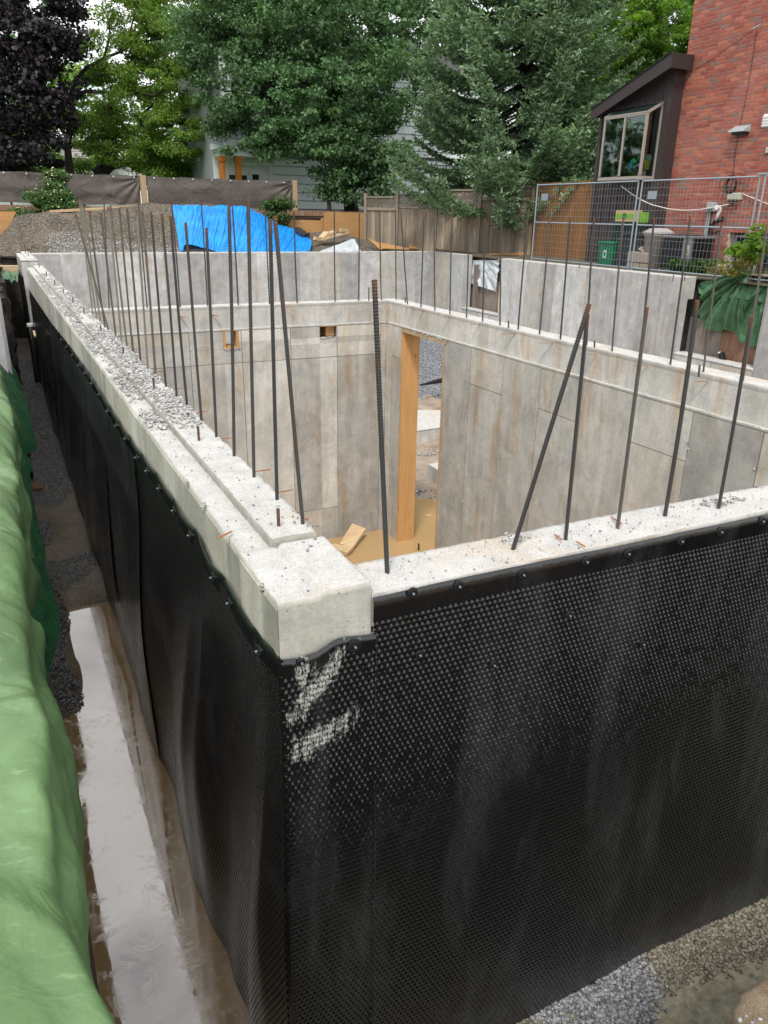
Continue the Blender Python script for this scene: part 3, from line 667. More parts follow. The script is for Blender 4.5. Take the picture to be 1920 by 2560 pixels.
for u, v in [R6(80, 740), R6(280, 1005), (655, 1465)]:
    p = at(u, v, x=XL - .002); rocks('concrete_lump', np.array([p + RS.uniform(-.012, .012, 3) * (0.3, 1, 1) for _ in range(14)]), RS.uniform(.004, .009, 14), M_STONEW, LW)
# stones lying on the left wall
def keyz(X, Y): return np.where(X > 0.712, 0.072, 0.036) + 0.002
def dens(X, Y):
    a = ssz(3.85, 4.15, Y + 0.12 * (X > .71)) * (1 - 0.75 * ssz(10.5, 13, Y)); c = fbm(X * 9, Y * 3.1, 3)
    return RS.rand(len(X)) < np.clip(a * (0.62 + 1.5 * c), 0, 1)
P = scatter(15000, 0.612, 0.885, 3.7, 14.5, keyz, dens); P[:, 0] += 0.0; S = RS.uniform(0.005, 0.0125, len(P)); P[:, 2] += S * RS.uniform(.1, 1.0, len(P))
rocks('gravel_on_wall', P, S, M_STONEW, lod=0, flat=0.6)
P = scatter(170, 0.612, 0.89, 1.9, 3.9, lambda X, Y: np.where((X > 0.712) & (Y > 2.27), 0.075, 0.042), lambda X, Y: RS.rand(len(X)) < 0.75)
rocks('loose_pebbles', P, RS.uniform(0.0015, 0.0052, len(P)), M_STONE)
P = scatter(14, 0.80, 0.89, 2.15, 2.5, lambda X, Y: np.where(Y > 2.27, 0.08, 0.05)); rocks('loose_pebbles', P, RS.uniform(0.005, 0.009, len(P)), M_STONE)

# --- near (front) wall
FW = thing('foundation_wall', 'near foundation wall across the right foreground, pale rough top with leaning bars', 'concrete wall', (3, 2, ZG))
rough_block('wall_core', 0.88, 7.5, YF + 0.006, 2.115, ZP - .1, 0.0, M_CONC, FW, 0.018, 0.0035, 0.007,
            lambda X, Y: 0.010 * fbm(X * 1.3, Y * 2, 2) - 0.006 * ssz(2.6, 3.4, X), 'yY')
P = scatter(420, 0.9, 4.4, 1.9, 2.1, lambda X, Y: 0 * X + 0.006 + .010 * fbm(X * 1.3, Y * 2, 2)); rocks('loose_pebbles', P, RS.uniform(0.0015, 0.0045, len(P)), M_STONE, FW)
for cxp in ((2.62, 2.03, .07, 70), (1.55, 2.07, .035, 26)):
    P = np.stack([RS.normal(cxp[0], cxp[2], cxp[3]), RS.normal(cxp[1], 0.018, cxp[3]), RS.uniform(0, .012, cxp[3])], -1); rocks('mortar_crumbs', P, RS.uniform(.004, .012, len(P)), M_STONEW, FW)
Z7 = lambda a, b: (1220 + a * .4219, 700 + b * .4219)
for (a, b, c, d) in [(395, 1508, 440, 1540), (525, 1550, 575, 1580), (730, 1405, 795, 1445)]:
    p = at(*Z7(a, b), z=0.012); q = at(*Z7(c, d), z=0.016); mb = MB(); mb.beam(p, q, 0.006, 0.003); mb.build('form_tie', M_RUSTP, FW)
p = at(850, 1433, z=0.008); q = at(885, 1435, z=0.008); mb = MB(); mb.beam(p, q, 0.006, 0.004); mb.build('wood_splinter', M_LUM, FW)

# --- right inner wall with the doorway
RW = thing('foundation_wall', 'right inner wall of the pit with a tall wood-lined doorway', 'concrete wall', (4.87, 6, ZP))
door = (7.94, 9.055, ZP - 1, -0.305)
wall_core('wall_core', 'x', XR, XR + 0.25, 2.13, YR, ZP - .2, -0.275, [door], M_SEAM, RW)
wall_core('upper_band', 'x', XR + 0.035, XR + 0.25, 2.13, YR + 0.04, -0.272, -0.012, [], M_CONC, RW)
rough_block('wall_top', XR + 0.033, XR + 0.262, 1.95, YR + 0.25, -0.03, 0.006, M_CONC, RW, 0.02, 0.003, 0.006)
rough_block('ledge', XR - 0.008, XR + 0.034, 2.13, YR - 0.02, -0.290, -0.268, M_CONC, RW, 0.012, 0.004, 0.004)
js = [2.2, 2.85, 3.48, 4.12, 4.74, 5.41, 6.05, 6.70, 7.34, 7.937]
cells = []
for i, (a, b) in enumerate(zip(js[:-1], js[1:])):
    if i % 2 == 1: cells += [(a, b, -0.70, -0.292), (a, b, ZP - .1, -0.70)]
    else: cells += [(a, b, ZP - .1, -0.292)]
cells += [(9.06, 9.34, -0.70, -0.292), (9.06, 9.34, ZP - .1, -0.70), (9.34, YR - .006, ZP - .1, -0.292)]
panels('x', XR, -1, cells, M_CONC, RW)
for y in js[1:-1]:
    for z in (-0.55, -1.05, -1.6, -2.15, -2.7):
        rocks('tie_lump', np.array([[XR - 0.006, y + random.uniform(-.01, .01), z + random.uniform(-.04, .04)] for _ in range(4)]) + RS.uniform(-.006, .006, (4, 3)), RS.uniform(.005, .011, 4), M_STONEW, RW)
Z4 = lambda a, b: (1220 + a * .4219, 420 + b * .4219); Z6 = lambda a, b: (600 + a * .4219, 650 + b * .4219)
for (a, b, c, d, fn) in [(85, 985, 160, 980, Z4), (300, 1037, 385, 1037, Z4), (585, 1103, 640, 1105, Z4), (868, 1170, 945, 1172, Z4), (1222, 1268, 1305, 1262, Z4), (980, 285, 1030, 285, Z6), (1030, 298, 1090, 298, Z6), (1185, 338, 1245, 338, Z6), (1360, 383, 1420, 380, Z6), (1555, 438, 1625, 435, Z6)]:
    p = at(*fn(a, b), x=XR - 0.06); q = at(*fn(c, d), y=p[1]); q = p + (q - p) * 1.0; s = at(*fn(c, d), x=XR + 0.03)
    mb = MB(); mb.beam(p, s, 0.010, 0.004); mb.build('form_tie', M_RUSTP, RW)
for (a, b, c, d, fn) in [(980, 250, 980, 220, Z6), (122, 945, 122, 905, Z4), (632, 1060, 632, 1022, Z4), (1250, 1220, 1255, 1168, Z4)]:
    p = at(*fn(a, b), z=0.01); q = at(*fn(c, d), y=p[1]); mb = MB(); mb.tube([p - (0, 0, .02), q], .008, 6); mb.build('dowel', M_RUSTB, RW)
# door buck (wood lining of the doorway)
mb = MB(); mb.box(XR - 0.004, XR + 0.254, 9.015, 9.058, ZP - .2, -0.345); mb.build('door_jamb', M_PLYZ, RW)
mb = MB(); mb.box(XR - 0.004, XR + 0.254, 7.942, 7.965, ZP - .2, -0.345); mb.build('door_jamb', M_PLYZ, RW)
mb = MB(); mb.box(XR - 0.012, XR + 0.254, 7.90, 9.06, -0.343, -0.300); mb.build('door_head', M_LUM, RW)
rocks('mortar_crumbs', np.stack([RS.uniform(XR - .03, XR + .02, 60), RS.uniform(7.86, 8.8, 60), RS.uniform(-.30, -.28, 60)], -1), RS.uniform(.006, .014, 60), M_STONEW, RW)

# --- far inner wall
AW = thing('foundation_wall', 'far inner wall of the pit with two small beam pockets', 'concrete wall', (2.8, 9.65, ZP))
pk = [(3.76, 4.0, -0.435, -0.27), (2.465, 2.669, -0.515, -0.27)]
wall_core('wall_core', 'y', YR, YR + 0.25, 0.86, XR + .25, ZP - .2, -0.275, pk, M_SEAM, AW)
wall_core('upper_band', 'y', YR + 0.035, YR + 0.25, 0.86, XR + .035, -0.272, -0.012, [], M_CONC, AW)
rough_block('wall_top', 0.86, XR + .04, YR + 0.033, YR + 0.262, -0.03, 0.006, M_CONC, AW, 0.02, 0.003, 0.006)
rough_block('ledge', 0.88, XR - 0.01, YR - 0.008, YR + 0.034, -0.290, -0.268, M_CONC, AW, 0.012, 0.004, 0.004)
jx = [0.89, 1.38, 2.04, 2.70, 3.355, 4.01, 4.66, XR - .003]
cells = []
for i, (a, b) in enumerate(zip(jx[:-1], jx[1:])):
    if i == 6: cells += [(a, b, ZP - .1, -0.292)]
    elif i == 4: cells += [(a, b, -0.70, -0.292), (a, b, -2.87, -0.70), (a, b, ZP - .1, -2.87)]
    else: cells += [(a, b, -0.70, -0.292), (a, b, ZP - .1, -0.70)]
panels('y', YR, -1, cells, M_CONC, AW, pk)
for x in jx[1:-1]:
    for z in (-0.5, -1.0, -1.55, -2.1, -2.65, -3.1):
        rocks('tie_lump', np.array([[x + random.uniform(-.01, .01), YR - 0.006, z]]) + RS.uniform(-.008, .008, (3, 3)), RS.uniform(.004, .010, 3), M_STONEW, AW)
# wooden boxes in the pockets
mb = MB(); mb.box(3.77, 4.0, YR - .006, YR + .24, -0.298, -0.272); mb.build('pocket_board', M_PLY, AW)
mb = MB(); mb.box(3.87, 3.99, YR + .05, YR + .24, -0.425, -0.30); mb.build('pocket_board', M_PLY, AW)
mb = MB(); mb.box(3.765, 3.995, YR + .22, YR + .24, -0.43, -0.30); mb.build('pocket_back', M_LUM, AW)
mb = MB(); mb.box(2.468, 2.50, YR - .004, YR + .24, -0.51, -0.30); mb.box(2.468, 2.667, YR - .004, YR + .24, -0.300, -0.275); mb.build('pocket_board', M_PLY, AW)
mb = MB(); mb.box(2.635, 2.667, YR - .004, YR + .24, -0.51, -0.30); mb.hexa([(2.49, YR - .004, -0.515), (2.64, YR - .004, -.515), (2.64, YR + .24, -.515), (2.49, YR + .24, -.515), (2.52, YR - .004, -.48), (2.64, YR - .004, -.495), (2.64, YR + .24, -.495), (2.52, YR + .24, -.48)]); mb.build('pocket_board', M_PLY, AW)
rocks('mortar_crumbs', np.array([[2.47 + .012 * i, YR - .006, -.52 + .01 * math.sin(i)] for i in range(18)] + [[3.77 + .012 * i, YR - .006, -.44 - .012 * math.sin(i * .35)] for i in range(18)]), RS.uniform(.006, .016, 36), M_STONEW, AW)
mb = MB(); p = at(*Z6(763, 240), z=0.01); mb.tube([p - (0, 0, .02), p + (0, 0, .17)], .008, 6); mb.build('dowel', M_RUSTB, AW)
for (a, b, c, d) in [(275, 282, 310, 284), (820, 262, 850, 262)]:
    p = at(*Z6(a, b), y=YR); q = at(*Z6(c, d), y=YR - .04); mb = MB(); mb.beam(p, q, .010, .004); mb.build('form_tie', M_RUSTP, AW)
for x in (1.95, 2.35):
    mb = MB(); mb.beam((x, YR + .03, -0.09), (x + .05, YR - .05, -0.10), .02, .006); mb.build('form_tie', M_RUSTP, AW)

# --- far outer wall (across the back)
BW = thing('foundation_wall', 'plain pale wall across the back of the excavation below the blue tarp', 'concrete wall', (6, 22, ZP))
wall_core('wall_core', 'y', VY, VY + .3, 0.95, WX + .28, ZP - .2, 0.0, [], M_SEAM, BW)
rough_block('wall_top', 0.95, WX + .02, VY - .002, VY + .302, -0.01, 0.030, M_CONC_L, BW, 0.05, 0.003, 0.004)
jx = list(np.linspace(0.95, WX, 19))
panels('y', VY, -1, [(a, b, ZP - .1, 0.0) for a, b in zip(jx[:-1], jx[1:])], M_CONC_L, BW, gap=0.005)
# --- left stub wall behind the window gap
SW = thing('foundation_wall', 'short end of wall beyond the gap at the far end of the left wall', 'concrete wall', (.75, 20.5, ZP))
wall_core('wall_core', 'x', XL, 0.95, 19.2, VY + .3, ZP - .2, 0.0, [], M_CONC_L, SW)
wall_core('sill_wall', 'x', XL, 0.89, 16.6, 19.2, ZP - .2, -1.36, [], M_CONC_L, SW)
rough_block('wall_top', XL - .002, 0.952, 19.2, VY + .30, -0.01, 0.026, M_CONC_L, SW, 0.04, 0.003, 0.004)
rough_block('key', 0.715, 0.895, 19.35, VY + .25, 0.02, 0.072, M_CONC_L, SW, 0.03, 0.003, 0.004)
panels('x', XL, -1, [(19.2 + .34 * i, 19.2 + .34 * (i + 1), -0.9, 0.0) for i in range(8)], M_CONC_D, SW)
for u, v in (R7(410, 95), R7(455, 135)):
    p = at(u, v, z=.07); mb = MB(); mb.tube([p, p + (0, 0, .2)], .008, 6); mb.build('dowel', M_RUSTB, SW)
# --- right outer wall with two window openings
QW = thing('foundation_wall', 'pale right outer wall with two openings, below the steel site fence', 'concrete wall', (12.7, 15, ZP))
y1, y2, y3, y4 = 18.25, 20.17, 9.75, 11.68
holes = [(y1, y2, -1.5, 1), (y3, y4, -1.5, 1)]
wall_core('wall_core', 'x', WX, WX + .28, 4, VY + .3, ZP - .2, 0.0, holes, M_SEAM, QW)
for a, b in ((4, y3), (y4, y1), (y2, VY + .3)):
    rough_block('wall_top', WX - .002, WX + .282, a, b, -0.01, 0.020, M_CONC_L, QW, 0.035, 0.003, 0.005)
for a, b in ((y1, y2), (y3, y4)):
    rough_block('window_sill', WX - .012, WX + .285, a - .02, b + .02, -1.53, -1.485, M_CONC_L, QW, 0.025, 0.006, 0.008)
ys = [4.0 + .52 * i for i in range(12)] + [y3] 
ys = [y for y in ys if y <= y3]
cl = [(a, b, ZP - .1, 0.0) for a, b in zip(ys[:-1], ys[1:])]
yy = list(np.linspace(y4, y1, 12)); cl += [(a, b, ZP - .1, 0.0) for a, b in zip(yy[:-1], yy[1:])]
cl += [(y2, 21.0, ZP - .1, 0.0), (21.0, VY - .01, ZP - .1, 0.0), (y3, (y3 + y4) / 2, ZP - .1, -1.54), ((y3 + y4) / 2, y4, ZP - .1, -1.54), (y1, (y1 + y2) / 2, ZP - .1, -1.54), ((y1 + y2) / 2, y2, ZP - .1, -1.54)]
panels('x', WX, -1, cl, M_CONC_L, QW, gap=0.008)
for ye in (y4, y2): panels('y', ye, -1, [(WX - .004, WX + .14, -1.49, .01), (WX + .14, WX + .284, -1.49, .012)], M_CONC_L, QW, gap=0.003)
for y in yy[1:-1]:
    for z in (-0.28, -0.65, -1.05): rocks('tie_lump', np.array([[WX - 0.006, y, z]]) + RS.uniform(-.012, .012, (3, 3)), RS.uniform(.006, .014, 3), M_STONEW, QW)
for u, v, h in ((1682, 701, .1), (1711, 700, .12), (1449, 668, .08)):
    p = at(u, v, z=.02); mb = MB(); mb.tube([p - (0, 0, .02), p + (0, 0, h)], .009, 6); mb.build('dowel', M_RUSTB, QW)
# black sheet and crumbs at the near end face of the middle stretch
mb = MB(); mb.box(WX + .13, WX + .285, y4 - .012, y4 - .002, -1.48, -0.42); mb.build('black_sheet_end', M_SHEET_B, QW)

# footings and slab seen through the doorway
FT = thing('concrete_slab', 'thick pale slab on the pit floor beyond the doorway', 'slab', (8, 14, ZP)) 
a, b, c, d = at(1041, 1075, z=-3.0), at(1102, 1068, z=-3.0), at(1104, 1040, z=-3.0), at(1040, 1028, z=-3.0)
mb = MB(); P0 = [np.array([a[0] - .8, a[1] - .1]), b[:2] + (1.2, 0.1), np.array([9.6, 14.0]), np.array([7.6, 14.9])]
mb.hexa([(*q, -3.33) for q in P0] + [(*q, -3.0) for q in P0]); mb.build('slab', M_CONC, FT, bevel=.02)
mb = MB(); mb.hexa([(*(q * .999), -3.008) for q in P0] + [(*(q + (.004, .004)), -2.99) for q in P0]); mb.build('slab_top', M_TOP, FT)
FB = thing('concrete_footing', 'small square footing block half hidden by the right doorway edge', 'footing', (6.7, 11.0, ZP))
P0 = [np.array(q) for q in ((6.47, 10.80), (7.3, 10.80), (7.3, 11.30), (6.47, 11.22))]
mb = MB(); mb.hexa([(*q, -3.33) for q in P0] + [(*q, -3.06) for q in P0]); mb.build('block', M_CONC, FB)
mb = MB(); mb.hexa([(*q, -3.062) for q in P0] + [(*q, -3.04) for q in P0]); mb.build('block_top', M_TOP, FB)
DP = MB(); p = at(*(940 + 405 * .2714, 800 + 600 * .2714), z=-2.78); q = at(*(940 + 660 * .2714, 800 + 545 * .2714), z=-2.72); DP.tube([p, q], [0.02, .08], 8)
o = DP.build('drain_pipe', M_BLK); tag(o, 'short black drain pipe lying on the gravel seen through the doorway', 'pipe')
rocks('rubble', scatter(900, 5.6, 8.5, 10.2, 13.2, lambda X, Y: pitz(X, Y) + .01, lambda X, Y: fbm(X * 1.7, Y * 1.7) > 0.08), RS.uniform(.012, .035, 900)[:1] if False else 0.02, M_STONEW, lod=1) if False else None
P = scatter(2600, 5.5, 8.6, 10.0, 13.3, lambda X, Y: pitz(X, Y) + .01, lambda X, Y: fbm(X * 1.5, Y * 2.2) > 0.10)
rocks('pit_rubble', P, RS.uniform(.012, .034, len(P)), M_STONEW, lod=1)
# L-shaped scrap of form board in the water
SB = thing('scrap_form_board', 'L-shaped scrap of tan plywood lying in the muddy pit water', 'wood scrap', (3.95, 9.1, ZP))
a = at(*Z6(510, 1690), z=-3.30); b = at(*Z6(635, 1735), z=-3.30); c = at(*Z6(672, 1700), z=-3.28); d = at(*Z6(560, 1680), z=-3.28)
mb = MB(); mb.hexa([a - (0, 0, .05), b - (0, 0, .05), c - (0, 0, .05), d - (0, 0, .05), a, b, c, d]); mb.build('flat_board', M_LUM, SB)
a = at(*Z6(590, 1680), z=-3.30); b = at(*Z6(665, 1705), z=-3.30); c = at(*Z6(745, 1590), y=9.35); d = at(*Z6(665, 1560), y=9.38)
n = np.cross(b - a, d - a); n = n / np.linalg.norm(n) * .035
mb = MB(); mb.hexa([a - n, b - n, c - n, d - n, a, b, c, d]); mb.build('tilted_board', M_LUM, SB)
p = at(*Z6(1058, 1718), z=ZP); mb = MB(); mb.tube([p - (0, 0, .05), p + (0.0, 0, .10)], .012, 6); tag(mb.build('rebar_stub', M_BLK), 'short dark stub sticking out of the pit water', 'steel bar')
p = at(*Z6(1113, 1515), z=ZP + .004); mb = MB(); mb.add([p + (-.06, -.02, 0), p + (.05, -.03, 0), p + (.07, .03, 0), p + (-.05, .025, 0), p + (-.06, -.02, .006), p + (.05, -.03, .006), p + (.07, .03, .006), p + (-.05, .025, .006)], [(4, 5, 6, 7), (0, 1, 5, 4), (1, 2, 6, 5), (2, 3, 7, 6), (3, 0, 4, 7)]); tag(mb.build('wood_chip', M_LUM), 'yellowish wood chip floating on the tan water beyond the doorway', 'wood chip')

# ------------------------------------------------------------ black dimpled drainage sheet
def dimple_cells(U, V, P, r, depth, Pf):
    """U,V centres of square cells of pitch P; Pf maps (u,v,out) arrays to xyz"""
    n = len(U); h = P / 2
    oc = np.array([(-h, -h), (0, -h), (h, -h), (h, 0), (h, h), (0, h), (-h, h), (-h, 0)])
    an = np.arctan2(oc[:, 1], oc[:, 0]); ri = np.stack([np.cos(an), np.sin(an)], 1) * r
    bt = np.stack([np.cos(an[::2]), np.sin(an[::2])], 1) * r * 0.38
    pts = np.concatenate([oc, ri, bt]); dz = np.concatenate([np.zeros(16), np.full(4, -depth)])
    uu = U[:, None] + pts[None, :, 0]; vv = V[:, None] + pts[None, :, 1]
    X = Pf(uu, vv, dz[None] * (1 + 0.35 * RS.normal(size=(n, 1)).clip(-1.6, 1.6)))
    f = []
    for i in range(8):
        j = (i + 1) % 8; f += [(i, j, 8 + j), (i, 8 + j, 8 + i)]
    for i in range(4):
        a, b, c = 8 + 2 * i, 8 + (2 * i + 1), 8 + (2 * i + 2) % 8; k = 16 + i; k2 = 16 + (i + 1) % 4
        f += [(a, b, k), (b, k2, k), (b, c, k2)]
    f += [(16, 17, 18), (16, 18, 19)]
    F = np.array(f)[None] + (np.arange(n) * 20)[:, None, None]
    return X.reshape(-1, 3), F.reshape(-1, 3)
PT = 0.0205
def lattice(u0, u1, v0, v1):
    us = []; vs = []
    r = 0; v = v0
    while v < v1:
        k = np.arange(u0 + (PT / 2 if r % 2 else 0), u1, PT); us.append(k); vs.append(np.full(len(k), v)); v += PT; r += 1
    return np.concatenate(us), np.concatenate(vs)
# front sheet: u = x, v = z ; hangs slack, clear of the wall
ftop = lambda X: 0.004 + 0.004 * fbm(X * 2.1, X * 0, 2) - 0.006 * ssz(1.4, 2.2, X)
def fout(X, Z):
    lo = ssz(-0.2, -2.2, Z)
    return 0.020 + lo * (0.045 + 0.045 * fbm(X * 0.9 + Z * 0.5, Z * 0.35, 3)) + 0.012 * fbm(X * 1.8 - Z * 1.2, Z * 0.8, 2) * (0.3 + lo)
def Pfront(U, V, D): return np.stack([U, YF - fout(U, V) - D, V], -1)
DS = thing('drainage_sheet', 'black dimpled drainage sheet covering the near wall on the right', 'plastic sheet', (3, YF, ZG))
U, V = lattice(0.904, 3.55, ZG - .02, 0); k = V < ftop(U) - 0.075; V_, F_ = dimple_cells(U[k], V[k], PT, PT * .31, 0.0088, Pfront)
npobj('dimpled_field', V_, F_, M_SHEET, DS, True, kind='stuff')
nx = 240; xs = np.linspace(0.900, 3.85, nx); t = np.linspace(0, 1, 6); X, T = np.meshgrid(xs, t, indexing='ij'); Zt = ftop(X) * (1 - T) + (ftop(X) - 0.085) * T
npobj('flat_top_band', Pfront(X, Zt, 0 * X + np.where(T < .2, -0.006, 0.0015)).reshape(-1, 3), grid_faces(nx, 6), M_SHEET, DS, True)
xs = np.linspace(3.54, 7.5, 40); zs = np.linspace(ZG, -.04, 30); X, Zt = np.meshgrid(xs, zs, indexing='ij')
npobj('far_stretch', Pfront(X, Zt, 0 * X).reshape(-1, 3), grid_faces(40, 30), M_SHEET_B, DS, True)
def washer(parent, c, n, r=0.0235):
    n = np.array(n, float); a = np.cross(n, (0, 0, 1)); a /= np.linalg.norm(a); b = np.cross(n, a); mb = MB()
    prof = [(r, 0), (r, .004), (r * .62, .006), (r * .55, .0035), (r * .30, .004), (r * .26, .009), (0.001, .009)]
    base = 0
    vs = []; fs = []
    for q, h in prof:
        for i in range(16):
            t = 2 * math.pi * i / 16; vs.append(np.array(c) + a * q * math.cos(t) + b * q * math.sin(t) + n * h)
    for s_ in range(len(prof) - 1):
        for i in range(16): fs.append((s_ * 16 + i, s_ * 16 + (i + 1) % 16, (s_ + 1) * 16 + (i + 1) % 16, (s_ + 1) * 16 + i))
    mb.add(vs, fs); w_ = mb.build('fastener', M_BLK, parent)
    mb = MB(); mb.tube([np.array(c) + n * .008, np.array(c) + n * .014], .0038, 8); mb.build('nail', M_GALV, w_)
DD = 1.15727
for (u, v) in [(890, 1280), (990, 1265), (1128, 1240), (1265, 1212), (1355, 1195), (1470, 1168), (1555, 1148), (1645, 1125), (1065, 1435), (905, 1413), (1387, 1390), (1228, 1328)]:
    p = at(u * DD, v * DD, y=YF - .022); p = at(u * DD, v * DD, y=YF - fout(p[0], p[2]) - 0.001); washer(DS, p, (0, -1, 0), 0.0190 if v < 1300 else .016)
# corner strip
SSH = thing('drainage_sheet', 'narrow dimpled strip below the corner block, smeared with dried cement', 'plastic sheet', (.75, YF, ZG))
stop = lambda X: -0.116 - 0.022 * ssz(0.79, 0.70, X) + 0.006 * np.sin(X * 26)
def xleft(Z): return 0.598 + 0.030 * ssz(-0.12, -0.9, Z) * 0 + 0.006 * np.sin(Z * 3)
def sout(X, Z): return 0.018 + 0.006 + 0.012 * fbm(X * 4, Z * 2, 2) * ssz(-.1, -.6, Z) + ssz(-0.3, -2.2, Z) * 0.03
def Pstrip(U, V, D): return np.stack([U, YF - sout(U, V) - D, V], -1)
U, V = lattice(0.600, 0.906, ZG - .02, 0); k = V < stop(U) - 0.048; V_, F_ = dimple_cells(U[k], V[k], PT, PT * .31, 0.0088, Pstrip)
npobj('dimpled_field', V_, F_, M_SHEET_S, SSH, True, kind='stuff')
xs = np.linspace(0.598, 0.908, 60); t = np.linspace(0, 1, 6); X, T = np.meshgrid(xs, t, indexing='ij'); Zt = stop(X) - 0.056 * T
npobj('flat_top_band', Pstrip(X, Zt, 0 * X + np.where(T < .2, -0.008, 0.0015)).reshape(-1, 3), grid_faces(60, 6), M_SHEET_S, SSH, True)
zs = np.linspace(ZG, -0.12, 120); mb = MB(); mb.tube([(0.911, YF - float(sout(.9, z)) - .001 + .0015 * math.sin(z * 90), z) for z in zs], .0009, 5); mb.build('cut_edge', M_BARK, SSH)
for (u, v) in [(765, 1395), (650, 1430)]:
    p = at(u * DD, v * DD, y=YF - .028); washer(SSH, p, (0, -1, 0), .024 if u > 700 else .014)
# left sheet: u = y, v = z
ltop_y = np.array([1.88, 1.93, 2.13, 2.45, 2.65, 2.82, 3.13, 3.54, 4.19, 4.88, 6.64, 8.3, 11.1, 16.6]); ltop_z = np.array([-.139, -.138, -.154, -.132, -.157, -.11, -.133, -.122, -.15, -.167, -.15, -.19, -.297, -.386])
ltop = lambda Y: np.interp(Y, ltop_y, ltop_z) + 0.002 * np.sin(Y * 14)
def lout(Y, Z):
    d = (ltop(Y) - Z); s = ssz(0.05, 1.4, d)
    o = 0.016 + 0.007 * np.abs(np.sin(Y * 7.5)) * (1 - ssz(0.0, 0.35, d))
    fa = 1 - 0.6 * ssz(3.6, 5.0, Y)
    o = o + s * (0.046 + fa * 0.075 * fbm(Y * 1.15 + Z * 0.35, Z * 0.25, 2) + fa * 0.020 * np.sin(Y * 5.2 + Z * 1.3 + 2 * fbm(Y * .6, Z * .4, 2)))
    o = o + 0.010 * np.sin(Y * 17 + Z * 2.2) * s * np.exp(-((Y - 2.3) / 1.0) ** 2)
    w_ = ssz(0.3, 1.8, d); o = o + w_ * 0.035 * np.exp(-((Y - 2.9 - 0.35 * d) / 0.30) ** 2) - w_ * .02 * np.exp(-((Y - 2.45) / 0.2) ** 2)
    return np.maximum(o, 0.010) * (1 - 0.6 * ssz(2.05, 1.88, Y))
def Pleft(U, V, D): return np.stack([XL - lout(U, V) - D, U, V], -1)
LS = thing('drainage_sheet', 'black dimpled sheet hanging in loose folds down the outside of the left wall', 'plastic sheet', (.6, 8, ZG))
U, V = lattice(1.872, 4.4, ZG - .02, 0); k = V < ltop(U) - 0.065; V_, F_ = dimple_cells(U[k], V[k], PT, PT * .31, 0.0088, Pleft)
npobj('dimpled_field', V_, F_[:, ::-1], M_SHEET, LS, True, kind='stuff')
ny = 1400; ys = np.linspace(1.868, 16.6, ny); X, T = np.meshgrid(ys, t, indexing='ij'); Zt = ltop(X) - 0.075 * T
npobj('flat_top_band', Pleft(X, Zt, 0 * X + np.where(T < .2, -0.008, .0015)).reshape(-1, 3), grid_faces(ny, 6), M_SHEET, LS, True)
ys = np.linspace(4.39, 16.6, 560); X, T = np.meshgrid(ys, np.linspace(0, 1, 60), indexing='ij'); Zt = (ltop(X) - .06) * (1 - T) + (ZG - .02) * T
npobj('far_stretch', Pleft(X, Zt, 0 * X + .010).reshape(-1, 3), grid_faces(560, 60), M_SHEET_B, LS, True)
for y in [2.03, 2.36, 2.60, 2.98, 3.3, 3.62, 3.95, 4.3, 4.7, 5.1, 5.5, 5.95, 6.4, 6.9, 7.4, 8, 8.6, 9.3]:
    z = float(ltop(np.array(y))) - 0.035 - random.uniform(0, .02); washer(LS, (XL - float(lout(np.array(y), np.array(z))) - .001, y, z), (-1, 0, 0), .021)
zs = np.linspace(ZG - .02, -0.135, 160); tt = np.linspace(0, 1, 9); Zs, Tt = np.meshgrid(zs, tt, indexing='ij')
A = Pleft(Zs * 0 + 1.876, Zs, 0 * Zs + .001); B = Pstrip(Zs * 0 + 0.604, Zs, 0 * Zs - .0005); K_ = np.stack([A[..., 0] * .5 + .598 * .5 - .004, B[..., 1] + .003, Zs], -1)
W3_ = ((1 - Tt) ** 2)[..., None] * A + (2 * Tt * (1 - Tt))[..., None] * K_ + (Tt ** 2)[..., None] * B
npobj('corner_fold', W3_.reshape(-1, 3), grid_faces(160, 9), M_SHEET, LS, True)
# second layer of sheet overlapping further along, with a ragged hem
ys = np.linspace(5.9, 14.5, 260); X, T = np.meshgrid(ys, np.linspace(0, 1, 40), indexing='ij')
hem = -1.93 + 0.10 * np.sin(X * 2.2) - 0.12 * (np.floor(X * 0.9) % 2); Zt = (ltop(X) - .5) * (1 - T) + hem * T
npobj('overlapping_flap', Pleft(X, Zt, 0 * X + .012 + .022 * T).reshape(-1, 3), grid_faces(260, 40), M_SHEET_B, LS, True)
# sheet on the stub
OS = thing('drainage_sheet', 'dark sheet on the outside of the short far stub wall at left', 'plastic sheet', (.6, 20.5, -1))
mb = MB(); mb.box(XL - .03, XL - .008, 19.25, VY + .2, ZG, -0.32); mb.build('sheet', M_SHEET_B, OS)
